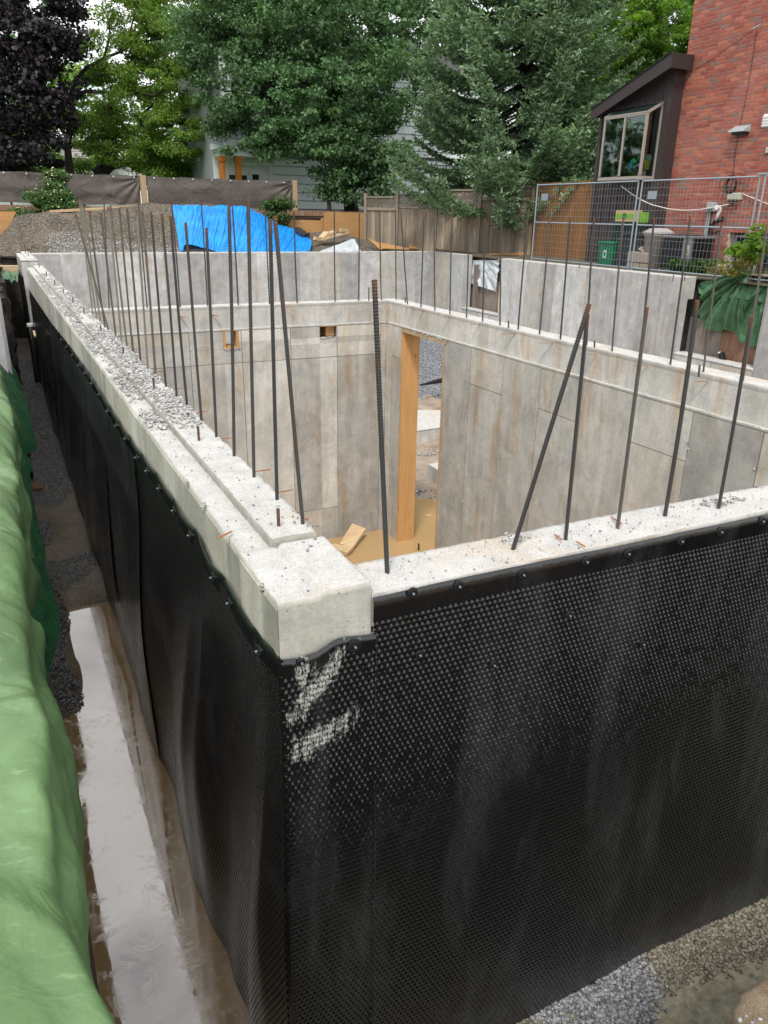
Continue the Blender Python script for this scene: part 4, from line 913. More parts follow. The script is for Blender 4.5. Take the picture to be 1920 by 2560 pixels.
# ------------------------------------------------------------ reinforcing bars
def rebar_mesh(seed, bend=0.0):
    n = 8; pitch = 0.0110; Lr = 1.15; NP = int(Lr / pitch); rings = 4 * NP + 1; V = []
    z = np.linspace(0, 1, rings); k = np.arange(n); tt = 2 * np.pi * k / n
    Z, T = np.meshgrid(z, tt, indexing='ij'); ph = Z * NP + 0.001 + 0.25 * np.round(np.abs(((T / np.pi) % 1) - .5) * 4)
    r = 0.0061 + 0.0015 * (np.mod(ph, 1.0) < 0.26) + 0.0012 * (np.abs(np.sin(T)) < .2)
    bx = bend * np.sin(Z * np.pi)
    X = r * np.cos(T) + bx; Y = r * np.sin(T)
    V = np.stack([X, Y, Z], -1).reshape(-1, 3); i = np.arange(rings - 1)[:, None]; j = k[None, :]
    a = (i * n + j).ravel(); b = (i * n + (j + 1) % n).ravel(); F = np.stack([a, b, b + n, a + n], 1)
    c0 = len(V); V = np.concatenate([V, [[0, 0, 0], [0, 0, 1.0]]])
    cap = np.array([[c0 + 1, (rings - 1) * n + q, (rings - 1) * n + q + 1, (rings - 1) * n + (q + 2) % n] for q in range(0, n, 2)])
    me = mesh_np(V, np.concatenate([F, cap])); me.materials.append(M_REBAR); return me
RB = [rebar_mesh(0), rebar_mesh(1, 0.004), rebar_mesh(2, -0.005)]
FWD = CAM_R @ np.array([0, 0, 1.0]); FH = np.array([FWD[0], FWD[1], 0]); FH /= np.linalg.norm(FH)
def place_bar(base, tu, tv, label, group, sc=1.0, tone=None):
    r = ray(tu, tv); n = FH
    t = np.dot(n, base - CAM_C) / np.dot(n, r); top = CAM_C + r * t
    d = top - base; Ln = np.linalg.norm(d)
    o = bpy.data.objects.new('reinforcing_bar', RB[random.randrange(3)]); COL.objects.link(o)
    emb = 0.06; dn = d / Ln
    o.location = base - dn * emb
    o.rotation_mode = 'QUATERNION'; o.rotation_quaternion = Vector(dn).to_track_quat('Z', 'Y') @ Matrix.Rotation(random.uniform(0, 6.28), 3, 'Z').to_quaternion()
    o.scale = (sc, sc, Ln + emb)
    k_ = tone if tone is not None else random.uniform(0.0, 0.55); o.color = (k_, k_, k_, 1)
    return tag(o, label, 'steel bar', group)
ORD = ['first', 'second', 'third', 'fourth', 'fifth', 'sixth', 'seventh', 'eighth', 'ninth', 'tenth', 'eleventh', 'twelfth', 'thirteenth', 'fourteenth', 'fifteenth', 'sixteenth', 'seventeenth', 'eighteenth', 'nineteenth', 'twentieth', 'twenty-first', 'twenty-second']
LB = [((687, 539.4), (757, 1310.5)), ((675, 547.6), (692.6, 1249)), ((620, 493), (635, 1194.5)), ((572, 514), (585, 1141.8)), ((516, 569.5), (541, 1093)), ((464, 556), (504, 1055)), ((426, 539), (468.4, 1018.7)),
      ((404.5, 534), (441.5, 993)), ((378, 530), (415, 967)), ((355, 528), (389, 943)), ((341, 522.5), (370, 924.7)), ((318, 521), (352, 906.6)), ((298, 519), (332.5, 883)), ((276, 512.5), (318, 870.5)), ((269.5, 516), (303.5, 854)),
      ((252, 532), (290, 843)), ((189, 535), (272, 827.7)), ((223, 527), (263, 818.6)), ((210, 519), (252, 806.6)), ((202.5, 501), (241.6, 797)), ((198, 497), (232, 788))]
for i, ((tu, tv), (bu, bv)) in enumerate(LB):
    b = at(bu, bv, x=0.872); b = at(bu, bv, z=0.070)
    b[0] = min(b[0], 0.905)
    extra = ', leaning strongly' if i in (0, 16) else ''
    place_bar(b, tu, tv, '%s bar from the near corner along the left wall%s' % (ORD[i], extra), 'steel bars rising from the left wall', 1.0, random.uniform(0, .3) if i < 9 else random.uniform(.35, .95))
FB_ = [((259.5, 497), (273.5, 779)), ((344.5, 487), (369, 780)), ((427.7, 496), (451, 775)), ((502.5, 494.8), (519, 767)), ((580, 505.6), (595.7, 767)), ((662, 522), (673.8, 760)), ((735, 528), (743.5, 770)), ((836, 526.6), (838, 764)), ((898.7, 521), (896.6, 759)), ((949, 525), (953, 762)), ((989, 523), (990, 759))]
for i, ((tu, tv), (bu, bv)) in enumerate(FB_):
    b = at(bu, bv, y=YR + 0.075); b[2] = 0.0
    place_bar(b, tu, tv, '%s thin bar from the left on top of the far inner wall' % ORD[i], 'steel bars rising from the far inner wall', 1.15)
RB_ = [((1001.7, 526.5), (1018.5, 772)), ((1060, 539), (1052, 772)), ((1085, 542), (1087, 781)), ((1130, 520), (1124.5, 787)), ((1172.6, 561), (1165.4, 806)), ((1212.6, 547), (1205.4, 823)), ((1252.7, 542), (1248.5, 834.8)), ((1321, 527.6), (1293.8, 842)),
       ((1374, 546.6), (1345.7, 865)), ((1425.5, 541.5), (1399.3, 865)), ((1485, 544.5), (1464, 886)), ((1558.4, 541.5), (1527, 905)), ((1635.6, 544.5), (1597, 922)), ((1726, 540), (1671.5, 939)), ((1804, 561), (1752.5, 964)), ((1918, 563.5), (1851, 983))]
for i, ((tu, tv), (bu, bv)) in enumerate(RB_):
    b = at(bu, bv, x=XR + 0.06); b[2] = 0.0
    place_bar(b, tu, tv, '%s bar from the doorway corner along the right inner wall' % ORD[i], 'steel bars rising from the right inner wall', 1.12)
FR_ = [((936, 699), (968, 1430.5), 'dark bar standing alone next to the corner block, nearest in the right half'), ((1473, 759.6), (1283, 1371), 'rusty bar leaning far right on the near wall, crossing its upright neighbour'), ((1469, 786), (1414, 1347.6), 'upright black bar on the near wall whose tip touches the leaning bar'),
       ((1617.4, 768), (1544, 1320), 'bar on the near wall with a pale silvery upper third, middle of the right group'), ((1744, 750), (1661.7, 1288.5), 'brown rusty bar on the near wall, second from the right edge'), ((1879, 790.4), (1796, 1267.4), 'bar on the near wall closest to the right edge of the photo, cement-splashed top')]
for (tu, tv), (bu, bv), lb in FR_:
    b = at(bu, bv, z=0.004); place_bar(b, tu, tv, lb, 'steel bars rising from the near wall', 1.0, 0.5 if 'silvery' in lb else 0.1)

# ------------------------------------------------------------ left side: shoring and big green tarp
SP = thing('shoring_wall', 'dark timber lagging lining the bank beside the left trench', 'shoring', (-.1, 5, ZG))
for i in range(16):
    y0 = -0.5 + i * 0.62; mb = MB(); x = -0.055 + random.uniform(-.012, .012)
    mb.box(x - .02, x, y0, y0 + .60, ZG - .1, -0.62 + random.uniform(-.03, .02)); mb.build('lagging_panel', M_LAG if i % 3 else M_DARKW, SP)
for i, (p, q) in enumerate(((R7(0, 800), R7(100, 1760)), (R7(45, 1000), R7(150, 1690)))):
    a = at(*p, y=7.6 + i * 1.1); b = at(*q, y=7.6 + i * 1.1); mb = MB(); c = b.copy(); c[2] = ZG - .1
    x0 = a[0] - .12 if i == 0 else a[0] - .02
    xx = max(-0.16, min(b[0], 0.1))
    xe_, yy_ = ((-0.004, 8.95), (0.036, 9.35))[i]; mb.box(xe_ - .16, xe_, yy_, yy_ + .02, ZG - .1, 0.5); mb.box(xe_ - .09, xe_ - .07, yy_ + .021, yy_ + .14, ZG - .1, 0.5); mb.box(xe_ - .16, xe_, yy_ + .141, yy_ + .16, ZG - .1, .5)
    tag(mb.build('soldier_pile', M_STEELP), 'grey upright steel pile at the left edge, %s one' % ('nearer' if i == 0 else 'farther'), 'steel pile', 'grey piles beside the left trench')
# tarp: rows along y, profile across from the bank over the edge
TS = thing('green_tarp', 'big crumpled light green tarp hanging over the bank in the left foreground', 'tarp', (-.1, 2, -.4))
def tarp_sheet(name, edge_pts, zedge, ztop_f, zbot_f, mat, parent, y0, y1, ny=260, amp=0.03, seed=0.0, hang_in=0.03):
    """edge_pts: photo outline points of the outermost fold; they set how far the fold stands out into the trench"""
    ey = []; ex = []
    for (u, v) in edge_pts:
        p = at(u, v, z=zedge); ey.append(p[1]); ex.append(p[0])
    o = np.argsort(ey); ey = np.array(ey)[o]; ex = np.array(ex)[o]
    ys = np.linspace(y0, y1, ny); xe = np.interp(ys, ey, ex); V = []
    prof = np.linspace(0, 1, 70)
    for i, y in enumerate(ys):
        zt = ztop_f(y); zb = zbot_f(y); t = prof
        # top part runs from the bank (x -1.6) to the edge, then hangs
        xx = np.where(t < .62, -1.7 + (xe[i] + 1.7) * ssz(0, .62, t) ** 0.85, xe[i] - hang_in * ssz(.62, 1, t))
        zz = np.where(t < .62, zt + (zedge - zt) * (t / .62) ** 1.7, zedge + (zb - zedge) * (t - .62) / .38)
        V.append(np.stack([xx, np.full_like(t, y), zz], -1))
    V = np.array(V); T = np.broadcast_to(prof[None], V.shape[:2]); Y = V[..., 1]
    tri = lambda q: 1 - 2 * np.abs(np.mod(q, 2.0) - 1)
    S_ = T * 2.6; w1 = fbm(Y * .55 + seed, S_ * .5, 3); w2 = fbm(Y * .5 + seed + 20, S_ * .6 + 3, 3); w3 = fbm(Y * .9 + 7, S_ * .9 + seed, 2)
    ca, sa_ = math.cos(.5), math.sin(.5); q1 = Y + .25 * w1; q2 = S_ + .25 * w2
    dis = amp * (2.1 * tn((q1 * ca + q2 * sa_) * 1.5 + seed, (q2 * ca - q1 * sa_) * 1.0 + 5) + 1.35 * tn((q1 * ca - q2 * sa_) * 3.1 + 9, (q2 * ca + q1 * sa_) * 1.9) + 0.6 * tn(q1 * 6.3 + q2 * 2.2, q2 * 4.1 - q1 * 1.3) + 0.30 * tn(q1 * 13 - q2 * 3, q2 * 9 + q1 * 4)
                 + 0.42 * tri(Y * 1.9 - S_ * 1.1 + 2.2 * w2) + 0.20 * tri(Y * 4.1 + S_ * 2.3 + 2.6 * w3) + 0.05 * fbm(Y * 11, S_ * 11, 3))
    k = ssz(0.05, .30, T); e = np.exp(-((T - .62) / .07) ** 2)
    V[..., 2] += dis * k * (1 - 0.5 * ssz(.62, .75, T)) * (1 - 0.5 * e)
    V[..., 0] += dis * 0.75 * ssz(.45, .70, T) * (1 - 0.55 * e) - amp * (.25 + .35 * e) * ssz(.45, .62, T) + 0.03 * ssz(2.2, 1.2, Y) * ssz(.3, .6, T)
    return npobj(name, V.reshape(-1, 3), grid_faces(ny, 70), mat, parent, True)
e_main = [(-30, 890), (2, 905), (16, 950), (34, 1005), (54, 1043), (60, 1130), (70, 1240), (85, 1330), (92, 1440), (96, 1530), (100, 1620), (106, 1720), (135, 1797), (148, 1860), (152, 1960), (155, 2050), (158, 2250), (203, 2346), (253, 2460), (304, 2560), (360, 2700)]
tarp_sheet('light_sheet', e_main, -0.36, lambda y: 0.02 + 0.10 * ssz(2.0, 3.2, y) + .05 * math.sin(y * 2), lambda y: -0.86 - 0.20 * math.sin(y * 2.3) ** 2, M_TG, TS, 0.4, 8.3, 620, 0.060, 3.0)
# hanging part of the tarp facing the trench, its shade painted into the green
TD = thing('green_tarp', 'shaded hanging part of the green tarp facing the left trench, painted darker', 'tarp', (0, 3, -.6))
e_dark = [(60, 990), (75, 1060), (94, 1125), (80, 1180), (78, 1230), (100, 1330), (118, 1420), (138, 1500), (152, 1571), (140, 1620), (118, 1690), (100, 1720)]
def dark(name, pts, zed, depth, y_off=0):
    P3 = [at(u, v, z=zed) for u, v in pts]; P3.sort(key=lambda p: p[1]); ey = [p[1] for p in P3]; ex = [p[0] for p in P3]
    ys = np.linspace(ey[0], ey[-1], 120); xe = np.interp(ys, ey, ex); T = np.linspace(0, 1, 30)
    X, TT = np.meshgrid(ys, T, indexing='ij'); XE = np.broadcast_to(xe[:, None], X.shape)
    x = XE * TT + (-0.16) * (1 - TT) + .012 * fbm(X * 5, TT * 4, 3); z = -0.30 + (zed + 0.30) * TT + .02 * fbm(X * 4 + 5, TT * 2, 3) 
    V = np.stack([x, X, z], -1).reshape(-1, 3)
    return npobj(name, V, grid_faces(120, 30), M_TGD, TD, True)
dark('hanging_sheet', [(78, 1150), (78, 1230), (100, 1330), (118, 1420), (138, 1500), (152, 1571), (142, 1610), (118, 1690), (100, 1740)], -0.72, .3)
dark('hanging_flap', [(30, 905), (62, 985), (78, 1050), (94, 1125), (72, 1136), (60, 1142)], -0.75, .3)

# far left: tarp scrap, lumber, pipe
def drape(name, corners, mat, amp=.05, nx=60, ny=30, fx=6, fy=1.5, parent=None, curve=0.0, radial=None):
    """crumpled sheet spanning 4 corners (bl, br, tr, tl), folds running mostly from top to bottom"""
    c = [np.array(p, float) for p in corners]; u = np.linspace(0, 1, nx); v = np.linspace(0, 1, ny); U, V = np.meshgrid(u, v, indexing='ij')
    P = ((1 - U) * (1 - V))[..., None] * c[0] + (U * (1 - V))[..., None] * c[1] + (U * V)[..., None] * c[2] + ((1 - U) * V)[..., None] * c[3]
    n = np.cross(c[1] - c[0], c[3] - c[0]); n /= np.linalg.norm(n)
    if radial is None: ff = fbm(U * fx + 3, V * fy + 1, 4) + 0.5 * (1 - 2 * np.abs(fbm(U * fx * 1.7 - V * fx * .5, V * fy, 3)))
    else:
        a = np.arctan2(V - radial[1], U - radial[0]); rr = np.hypot(U - radial[0], V - radial[1]); ff = (1 - 2 * np.abs(fbm(a * fx, rr * 1.5, 3)) * 1.6) * np.clip(rr * 1.6, .1, 1)
    P = P + n * (amp * ff + curve * np.sin(np.pi * V))[..., None]
    return npobj(name, P.reshape(-1, 3), grid_faces(nx, ny), mat, parent, True)
a = at(*R7(0, 470), y=17.5); 
o = drape('tarp_scrap', [at(*R7(-60, 500), y=16.5), at(*R7(285, 550), y=16.5), at(*R7(290, 385), y=18.6), at(*R7(-60, 385), y=18.6)], M_TG2, .07); tag(o, 'small green tarp scrap under the lumber at the far left of the trench', 'tarp')
mb = MB(); p = at(*R7(-200, 345), y=18.8); q = at(*R7(290, 348), y=18.8); mb.beam(p, q, .3, .17); tag(mb.build('lumber_beam', M_LUM), 'pale timber laid on the bank at the far left edge behind the trench', 'lumber')
mb = MB(); ps = []; rs = []
for i in range(90):
    z = -1.42 - i * .012; ps.append((0.535 - .0 * i, 10.2, z)); rs.append(.05 + (.006 if i % 2 else -.004))
a = at(*R7(480, 1225), x=.50); b = at(*R7(480, 1560), x=.50)
y0 = a[1]; ps = [np.array([.50, y0, a[2] - (a[2] - b[2] + .9) * i / 110]) for i in range(111)]; rs = [.062 + (.007 if i % 2 else -.005) for i in range(111)]
CP = thing('corrugated_pipe', 'black corrugated pipe standing upright against the far left wall, taped white at its mouth', 'pipe', tuple(ps[-1]))
mb.tube(ps, rs, 12); mb.build('pipe', M_BLK, CP); mb = MB(); mb.tube([ps[0] + (0, 0, -.03), ps[0] + (0, 0, .03)], [.07, .055], 10); mb.build('taped_end', M_WHITEP, CP)
mb = MB(); p = at(*R7(540, 1330), x=.44); q = at(*R7(560, 1410), x=.44); mb.beam(p, q, .03, .03); tag(mb.build('wood_stub', M_LUM), 'short pale wood stub beside the black corrugated pipe', 'wood scrap')
a = at(100, 1213, z=ZG + .12); mb = MB(); mb.hexa([a + (-.1, -.12, -.1), a + (.03, -.12, -.1), a + (.03, .1, -.1), a + (-.1, .1, -.1), a + (-.1, -.12, 0), a + (.035, -.12, 0), a + (.03, .1, .02), a + (-.1, .1, .02)]); tag(mb.build('brick_rubble', M_LAGR), 'reddish brown lump at the foot of the left bank in the gravel', 'rubble')

# ------------------------------------------------------------ back: soil mound, blue tarp, plywood, screen fence
def moundz(X, Y):
    crest = np.interp(X, [-6, -2, 0.34, 0.83, 1.6, 2.4, 4.4, 5.3, 6.4, 7.0, 7.7, 8.2, 8.8, 9.2, 9.4, 10.5, 11.2, 11.8, 12.5], [.1, .2, .35, .86, .98, 1.03, 1.27, 1.26, 1.27, 1.18, .90, .72, .50, .26, .35, .52, .36, .04, -.05])
    s = ssz(22.25, 25.0, Y); low = np.where(X < 0.9, -.28, -.05)
    return low + (crest - low) * s + 0.06 * fbm(X * 1.7, Y * 1.7, 4) * ssz(22.3, 23, Y)
sheet('soil_mound', -9, 12.86, 22.24, 26.2, 330, 70, moundz, M_DIRT)
P = scatter(9000, 1.4, 6.2, 22.3, 24.2, lambda X, Y: moundz(X, Y) + .01, lambda X, Y: (Y < 23.2 + .45 * np.sin(X * 1.1 - .6) + .3 * fbm(X * 2, Y * 2)) | (RS.rand(len(X)) < .03))
rocks('mound_gravel', P, RS.uniform(.012, .026, len(P)), M_STONEW, lod=1)
P = scatter(3000, -1, 12, 22.3, 25.2, lambda X, Y: moundz(X, Y) + .01); rocks('mound_gravel', P, RS.uniform(.012, .035, len(P)), M_STONEB, lod=1)
Z7b = lambda a, b: (420 + a * .3014, 380 + b * .3014)
# blue tarp: follows the mound between outline points
def outline_tarp(name, top, bot, mat, n=220, m=70, amp=.03, fx=22, zoff=.10):
    """top/bot: lists of 3-D points; sheet spans between them with bulge and fine creases"""
    def interp(pts, k):
        pts = np.array(pts); d = np.r_[0, np.cumsum(np.linalg.norm(np.diff(pts, axis=0), axis=1))]; d /= d[-1]; t = np.linspace(0, 1, k)
        return np.stack([np.interp(t, d, pts[:, i]) for i in range(3)], 1)
    A = interp(top, n); B = interp(bot, n); v = np.linspace(0, 1, m); P = A[:, None] * (1 - v)[None, :, None] + B[:, None] * v[None, :, None]
    U, Vv = np.meshgrid(np.linspace(0, 1, n), v, indexing='ij')
    cr_ = (1 - 2 * np.abs(fbm(U * fx + Vv * 5 * (.5 - U), Vv * 1.6, 4))) * amp + amp * 2.2 * fbm(U * 6, Vv * 2, 3)
    P[..., 1] -= cr_ + zoff * np.sin(np.pi * Vv) ; P[..., 2] += cr_ * .7 + zoff * .6 * np.sin(np.pi * Vv)
    return npobj(name, P.reshape(-1, 3), grid_faces(n, m), mat, None, True)
yt = 24.7; yb = 22.55
top = [at(*Z7b(a, b), y=yt) for a, b in ((32, 440), (150, 441), (280, 450), (370, 458), (430, 445), (490, 438), (560, 450), (650, 463), (740, 505), (830, 556), (915, 605), (1050, 645), (1130, 680))] + [at(*Z7b(1180, 735), y=23.8)]
bot = [at(*Z7b(a, b), y=yb) for a, b in ((95, 828), (122, 828), (135, 772), (200, 770), (270, 790), (330, 806), (400, 828), (600, 834), (800, 834), (1000, 832), (1175, 824))]
o = outline_tarp('blue_tarp', top, bot, M_TB, 420, 80, .036, 44); tag(o, 'bright blue tarp spread over the soil mound behind the far wall', 'tarp')
o = drape('white_sheet', [at(*Z7b(1250, 830), y=22.6), at(*Z7b(1600, 825), y=22.6), at(*Z7b(1545, 722), y=23.6), at(*Z7b(1515, 725), y=23.6)], M_TW, .03); tag(o, 'white plastic sheet peaked over debris right of the blue tarp', 'plastic sheet')
# debris on the pile
mb = MB(); mb.beam(at(*Z7b(1270, 730), y=23.4), at(*Z7b(1490, 665), y=23.6), .14, .05); tag(mb.build('plank', M_LUM), 'pale plank slanting across the debris pile', 'plank')
for (a, b, c, d, w_, lb) in ((1215, 715, 1275, 740, .12, 'short tan block at the left foot of the debris pile'), (1275, 720, 1320, 670, .25, 'small square board tilted on the debris pile'), (1330, 690, 1375, 665, .2, 'tan offcut behind the tilted board on the debris pile'), (1430, 645, 1490, 650, .12, 'tan offcut on top of the debris pile')):
    mb = MB(); mb.beam(at(*Z7b(a, b), y=23.5), at(*Z7b(c, d), y=23.6), w_, .10); tag(mb.build('wood_offcut', M_LUM), lb, 'wood scrap')
mb = MB(); mb.beam(at(*Z7b(1065, 632), y=24.3), at(*Z7b(1150, 690), y=24.0), .3, .08); tag(mb.build('dark_board', M_DARKW), 'dark board stuck at the right end of the blue tarp', 'wood scrap')
mb = MB(); mb.tube([at(*Z7b(1170, 665), y=23.9), at(*Z7b(1168, 740), y=23.9)], .02, 6); tag(mb.build('steel_stake', M_BLK), 'thin dark stake beside the right end of the blue tarp', 'stake')
C6 = lambda a, b: (900 + a * .3014, 440 + b * .3014)
for (p, q, r_, s_, lb) in (((60, 512), (170, 560), (330, 606), (160, 606), 'tan plywood offcut lying on the far wall top behind the pile'), ((170, 552), (420, 600), (400, 612), (190, 600), 'long flat plywood strip on the ground beyond the far wall'), ((415, 560), (500, 606), (440, 610), (408, 600), 'small peaked plywood scrap near the fence foot')):
    pts = [at(*C6(*w_), y=22.9 + .05 * i) for i, w_ in enumerate((s_, r_, q, p))]; mb = MB(); mb.hexa([x_ + (0, .05, -.02) for x_ in pts] + pts); tag(mb.build('plywood_scrap', M_PLY), lb, 'wood scrap')
# litter on the mound
for (u, v, s, lb) in ((80, 569, .16, 'white disposable mask lying low on the left of the mound'), (29 + 52, 569, 0, ''), (90, 603, .06, ''), (81 + 0, 568, 0, '')):
    if s > .1:
        u, v = 29 , 624
        u, v = 29, 623
Z6b = lambda a, b: (a * .2712, 400 + b * .2712)
for (a, b, w_, h_, lb) in ((105, 815, .22, .14, 'larger white scrap of litter low on the left flank of the mound'), (298, 622, .08, .12, 'small white scrap high on the left flank of the mound'), (337, 750, .09, .05, 'tiny white scrap halfway down the mound')):
    p = at(*Z6b(a, b), y=23.6 if b > 700 else 24.3); mb = MB()
    mb.add([p + (-w_ / 2, 0, -h_ / 2), p + (w_ * .3, -.05, -h_ * .3), p + (w_ / 2, .02, h_ / 2), p + (-w_ * .1, .02, h_ * .3), p + (0, -.07, 0)], [(0, 1, 4), (1, 2, 4), (2, 3, 4), (3, 0, 4), (3, 2, 1, 0)])
    tag(mb.build('litter', M_WHITEP), lb, 'litter')
mb = MB(); mb.beam(at(*Z6b(455, 475), y=24.9), at(*Z6b(1262, 428), y=24.9), .14, .07); tag(mb.build('plank', M_LUM), 'long pale plank lying along the crest of the mound by the privacy screen', 'plank')
# orange plywood hoarding at the back
HB = thing('plywood_hoarding', 'low orange plywood hoarding behind the debris pile and blue tarp', 'hoarding', (11, 26, 0))
def vpanel(name, u0, v0, u1, v1, y, mat, parent, zb=-.1, th=.03):
    a = at(u0, v0, y=y); b = at(u1, v1, y=y); mb = MB(); mb.hexa([(a[0], y, zb), (b[0], y, zb), (b[0], y + th, zb), (a[0], y + th, zb), (a[0], y, a[2]), (b[0], y, b[2]), (b[0], y + th, b[2]), (a[0], y + th, a[2])]); return mb.build(name, mat, parent)
vpanel('plywood_panel', *Z7b(800, 572), *Z7b(985, 580), 26.12, M_PLY, HB)
vpanel('plywood_panel', *Z7b(987, 560), *Z7b(1272, 568), 26.06, M_PLY, HB)
vpanel('plywood_panel', *Z7b(1270, 547), *Z7b(1296, 549), 26.09, M_PLY, HB)
vpanel('plywood_panel', *Z7b(1293, 498), *C6(150, 306), 26.0, M_PLY, HB)
vpanel('plywood_panel', *C6(152, 306), *C6(318, 318), 26.0, M_PLY, HB)
# plywood at far left
HL = thing('plywood_hoarding', 'orange plywood sheet at the far left edge behind the mound', 'hoarding', (-1, 25.6, .5))
pts = [Z6b(-300, 900), Z6b(0, 695), Z6b(95, 600), Z6b(150, 475), Z6b(-300, 470)]
pp = [at(*q, y=25.3) for q in pts]; pp[0][2] = 0; mb = MB(); mb.add([*pp, *[p + (0, .03, 0) for p in pp]], [(0, 1, 2, 3, 4), (9, 8, 7, 6, 5), (0, 5, 6, 1), (1, 6, 7, 2), (2, 7, 8, 3), (3, 8, 9, 4), (4, 9, 5, 0)]); mb.build('plywood_panel', M_PLY, HL)
# horizontal brown boards under the screen
RWL = thing('retaining_boards', 'reddish brown horizontal retaining boards below the privacy screen', 'retaining wall', (5, 26.9, .3))
for k in range(5):
    mb = MB()
    mb.box(-8, 12.7, 26.80 + .01 * (k % 2), 26.86, 0.0 + k * .235, .228 + k * .235); mb.build('board', M_LAGR, RWL)
for x in (1.0, 3.0, 9.9, 11.3, 12.4): mb = MB(); mb.box(x, x + .14, 26.70, 26.80, 0, 1.15); mb.build('post', M_RAIL, RWL)
# privacy screen fence
PF = thing('privacy_fence', 'brown mesh privacy screen fence stretched across the back left', 'fence', (4, 27, 1.15))
def screen(x0, x1, name, taper=1):
    nx, nz = int((x1 - x0) * 26), 26; xs = np.linspace(x0, x1, nx); zs = np.linspace(0, 1, nz); X, T = np.meshgrid(xs, zs, indexing='ij')
    top = 2.10 - .02 * np.abs(np.sin(X * 2.6)); bot = 1.22 + .02 * np.sin(X * 2)
    Z = bot + (top - bot) * T
    r0 = np.hypot((X - x0), (T - .9)); r1 = np.hypot((X - x1), (T - .95)); 
    a0 = np.arctan2(T - .95, x1 + .05 - X); Y = 26.96 + .02 * fbm(X * 1.2, T * 3, 3) + .03 * np.sin(T * 9 + fbm(X * .6, T, 2) * 5) * .5 + .035 * np.sin(a0 * 16) * np.exp(-(x1 - X) / .7)
    return npobj(name, np.stack([X, Y, Z], -1).reshape(-1, 3), grid_faces(nx, nz), M_SCREEN, PF, True)
screen(-9, 4.60, 'mesh_screen'); screen(4.82, 9.72, 'mesh_screen')
for x in (-6, -1.0): mb = MB(); mb.box(x, x + .1, 27.0, 27.1, 1, 2.08); mb.build('post', M_LUMZ, PF)
mb = MB(); mb.box(4.62, 4.80, 26.90, 27.0, 1.0, 2.12); mb.build('post', M_LUMZ, PF)
mb = MB(); mb.box(9.72, 9.88, 26.92, 27.02, 1.0, 2.13); mb.build('post', M_LUMZ, PF)
for x in np.arange(-3, 9.6, .62):
    if 4.5 < x < 4.9: continue
    mb = MB(); mb.tube([(x, 26.93, 2.05), (x, 26.915, 2.05)], .022, 6); mb.build('grommet', M_WHITEP, PF)
mb = MB(); p = at(*Z6b(735, 270), y=26.6); q = at(*Z6b(1130, 410), y=26.2); mb.tube([p, q], .012, 5); tag(mb.build('guy_wire', M_BLK), 'thin dark wire slanting across the privacy screen', 'wire')

# weathered lattice-topped wooden fence
WF = thing('wooden_fence', 'weathered grey board fence with lattice top under the spruce', 'fence', (13, 24, 0))
L0 = at(895, 494, d=25.2); L1 = at(1343, 461, d=22.4); 
fd = (L1 - L0)[:2]; flen = np.linalg.norm(fd); fu = fd / flen; fn = np.array([fu[1], -fu[0]])
if fn[1] > 0: fn = -fn
secs = [(-1.0, .2), (.2, .95), (.95, 1.62)]
def fpt(s, off=0): q = L0[:2] + fu * s + fn * off; return q
def s_of(u):  # fence coordinate under a photo column
    r = ray(u, 480); A = np.array([[r[0], -fu[0]], [r[1], -fu[1]]]); t = np.linalg.solve(A, L0[:2] - CAM_C[:2]); return t[1]
posts_u = [916, 995, 1093, 1203, 1336]
posts_s = [s_of(u) for u in posts_u]
def z_at(u, v, s): 
    q = fpt(s); r = ray(u, v); t = np.dot(q - CAM_C[:2], FH[:2]) / np.dot(r[:2], FH[:2]); return 1.1 + r[2] * t
sec_top = [(918, 492, 994, 489), (998, 488, 1090, 479), (1096, 476, 1200, 470), (1208, 467, 1334, 461)]
sec_mid = [(918, 524, 994, 530), (998, 519, 1090, 521), (1096, 509, 1200, 514), (1208, 502, 1334, 503)]
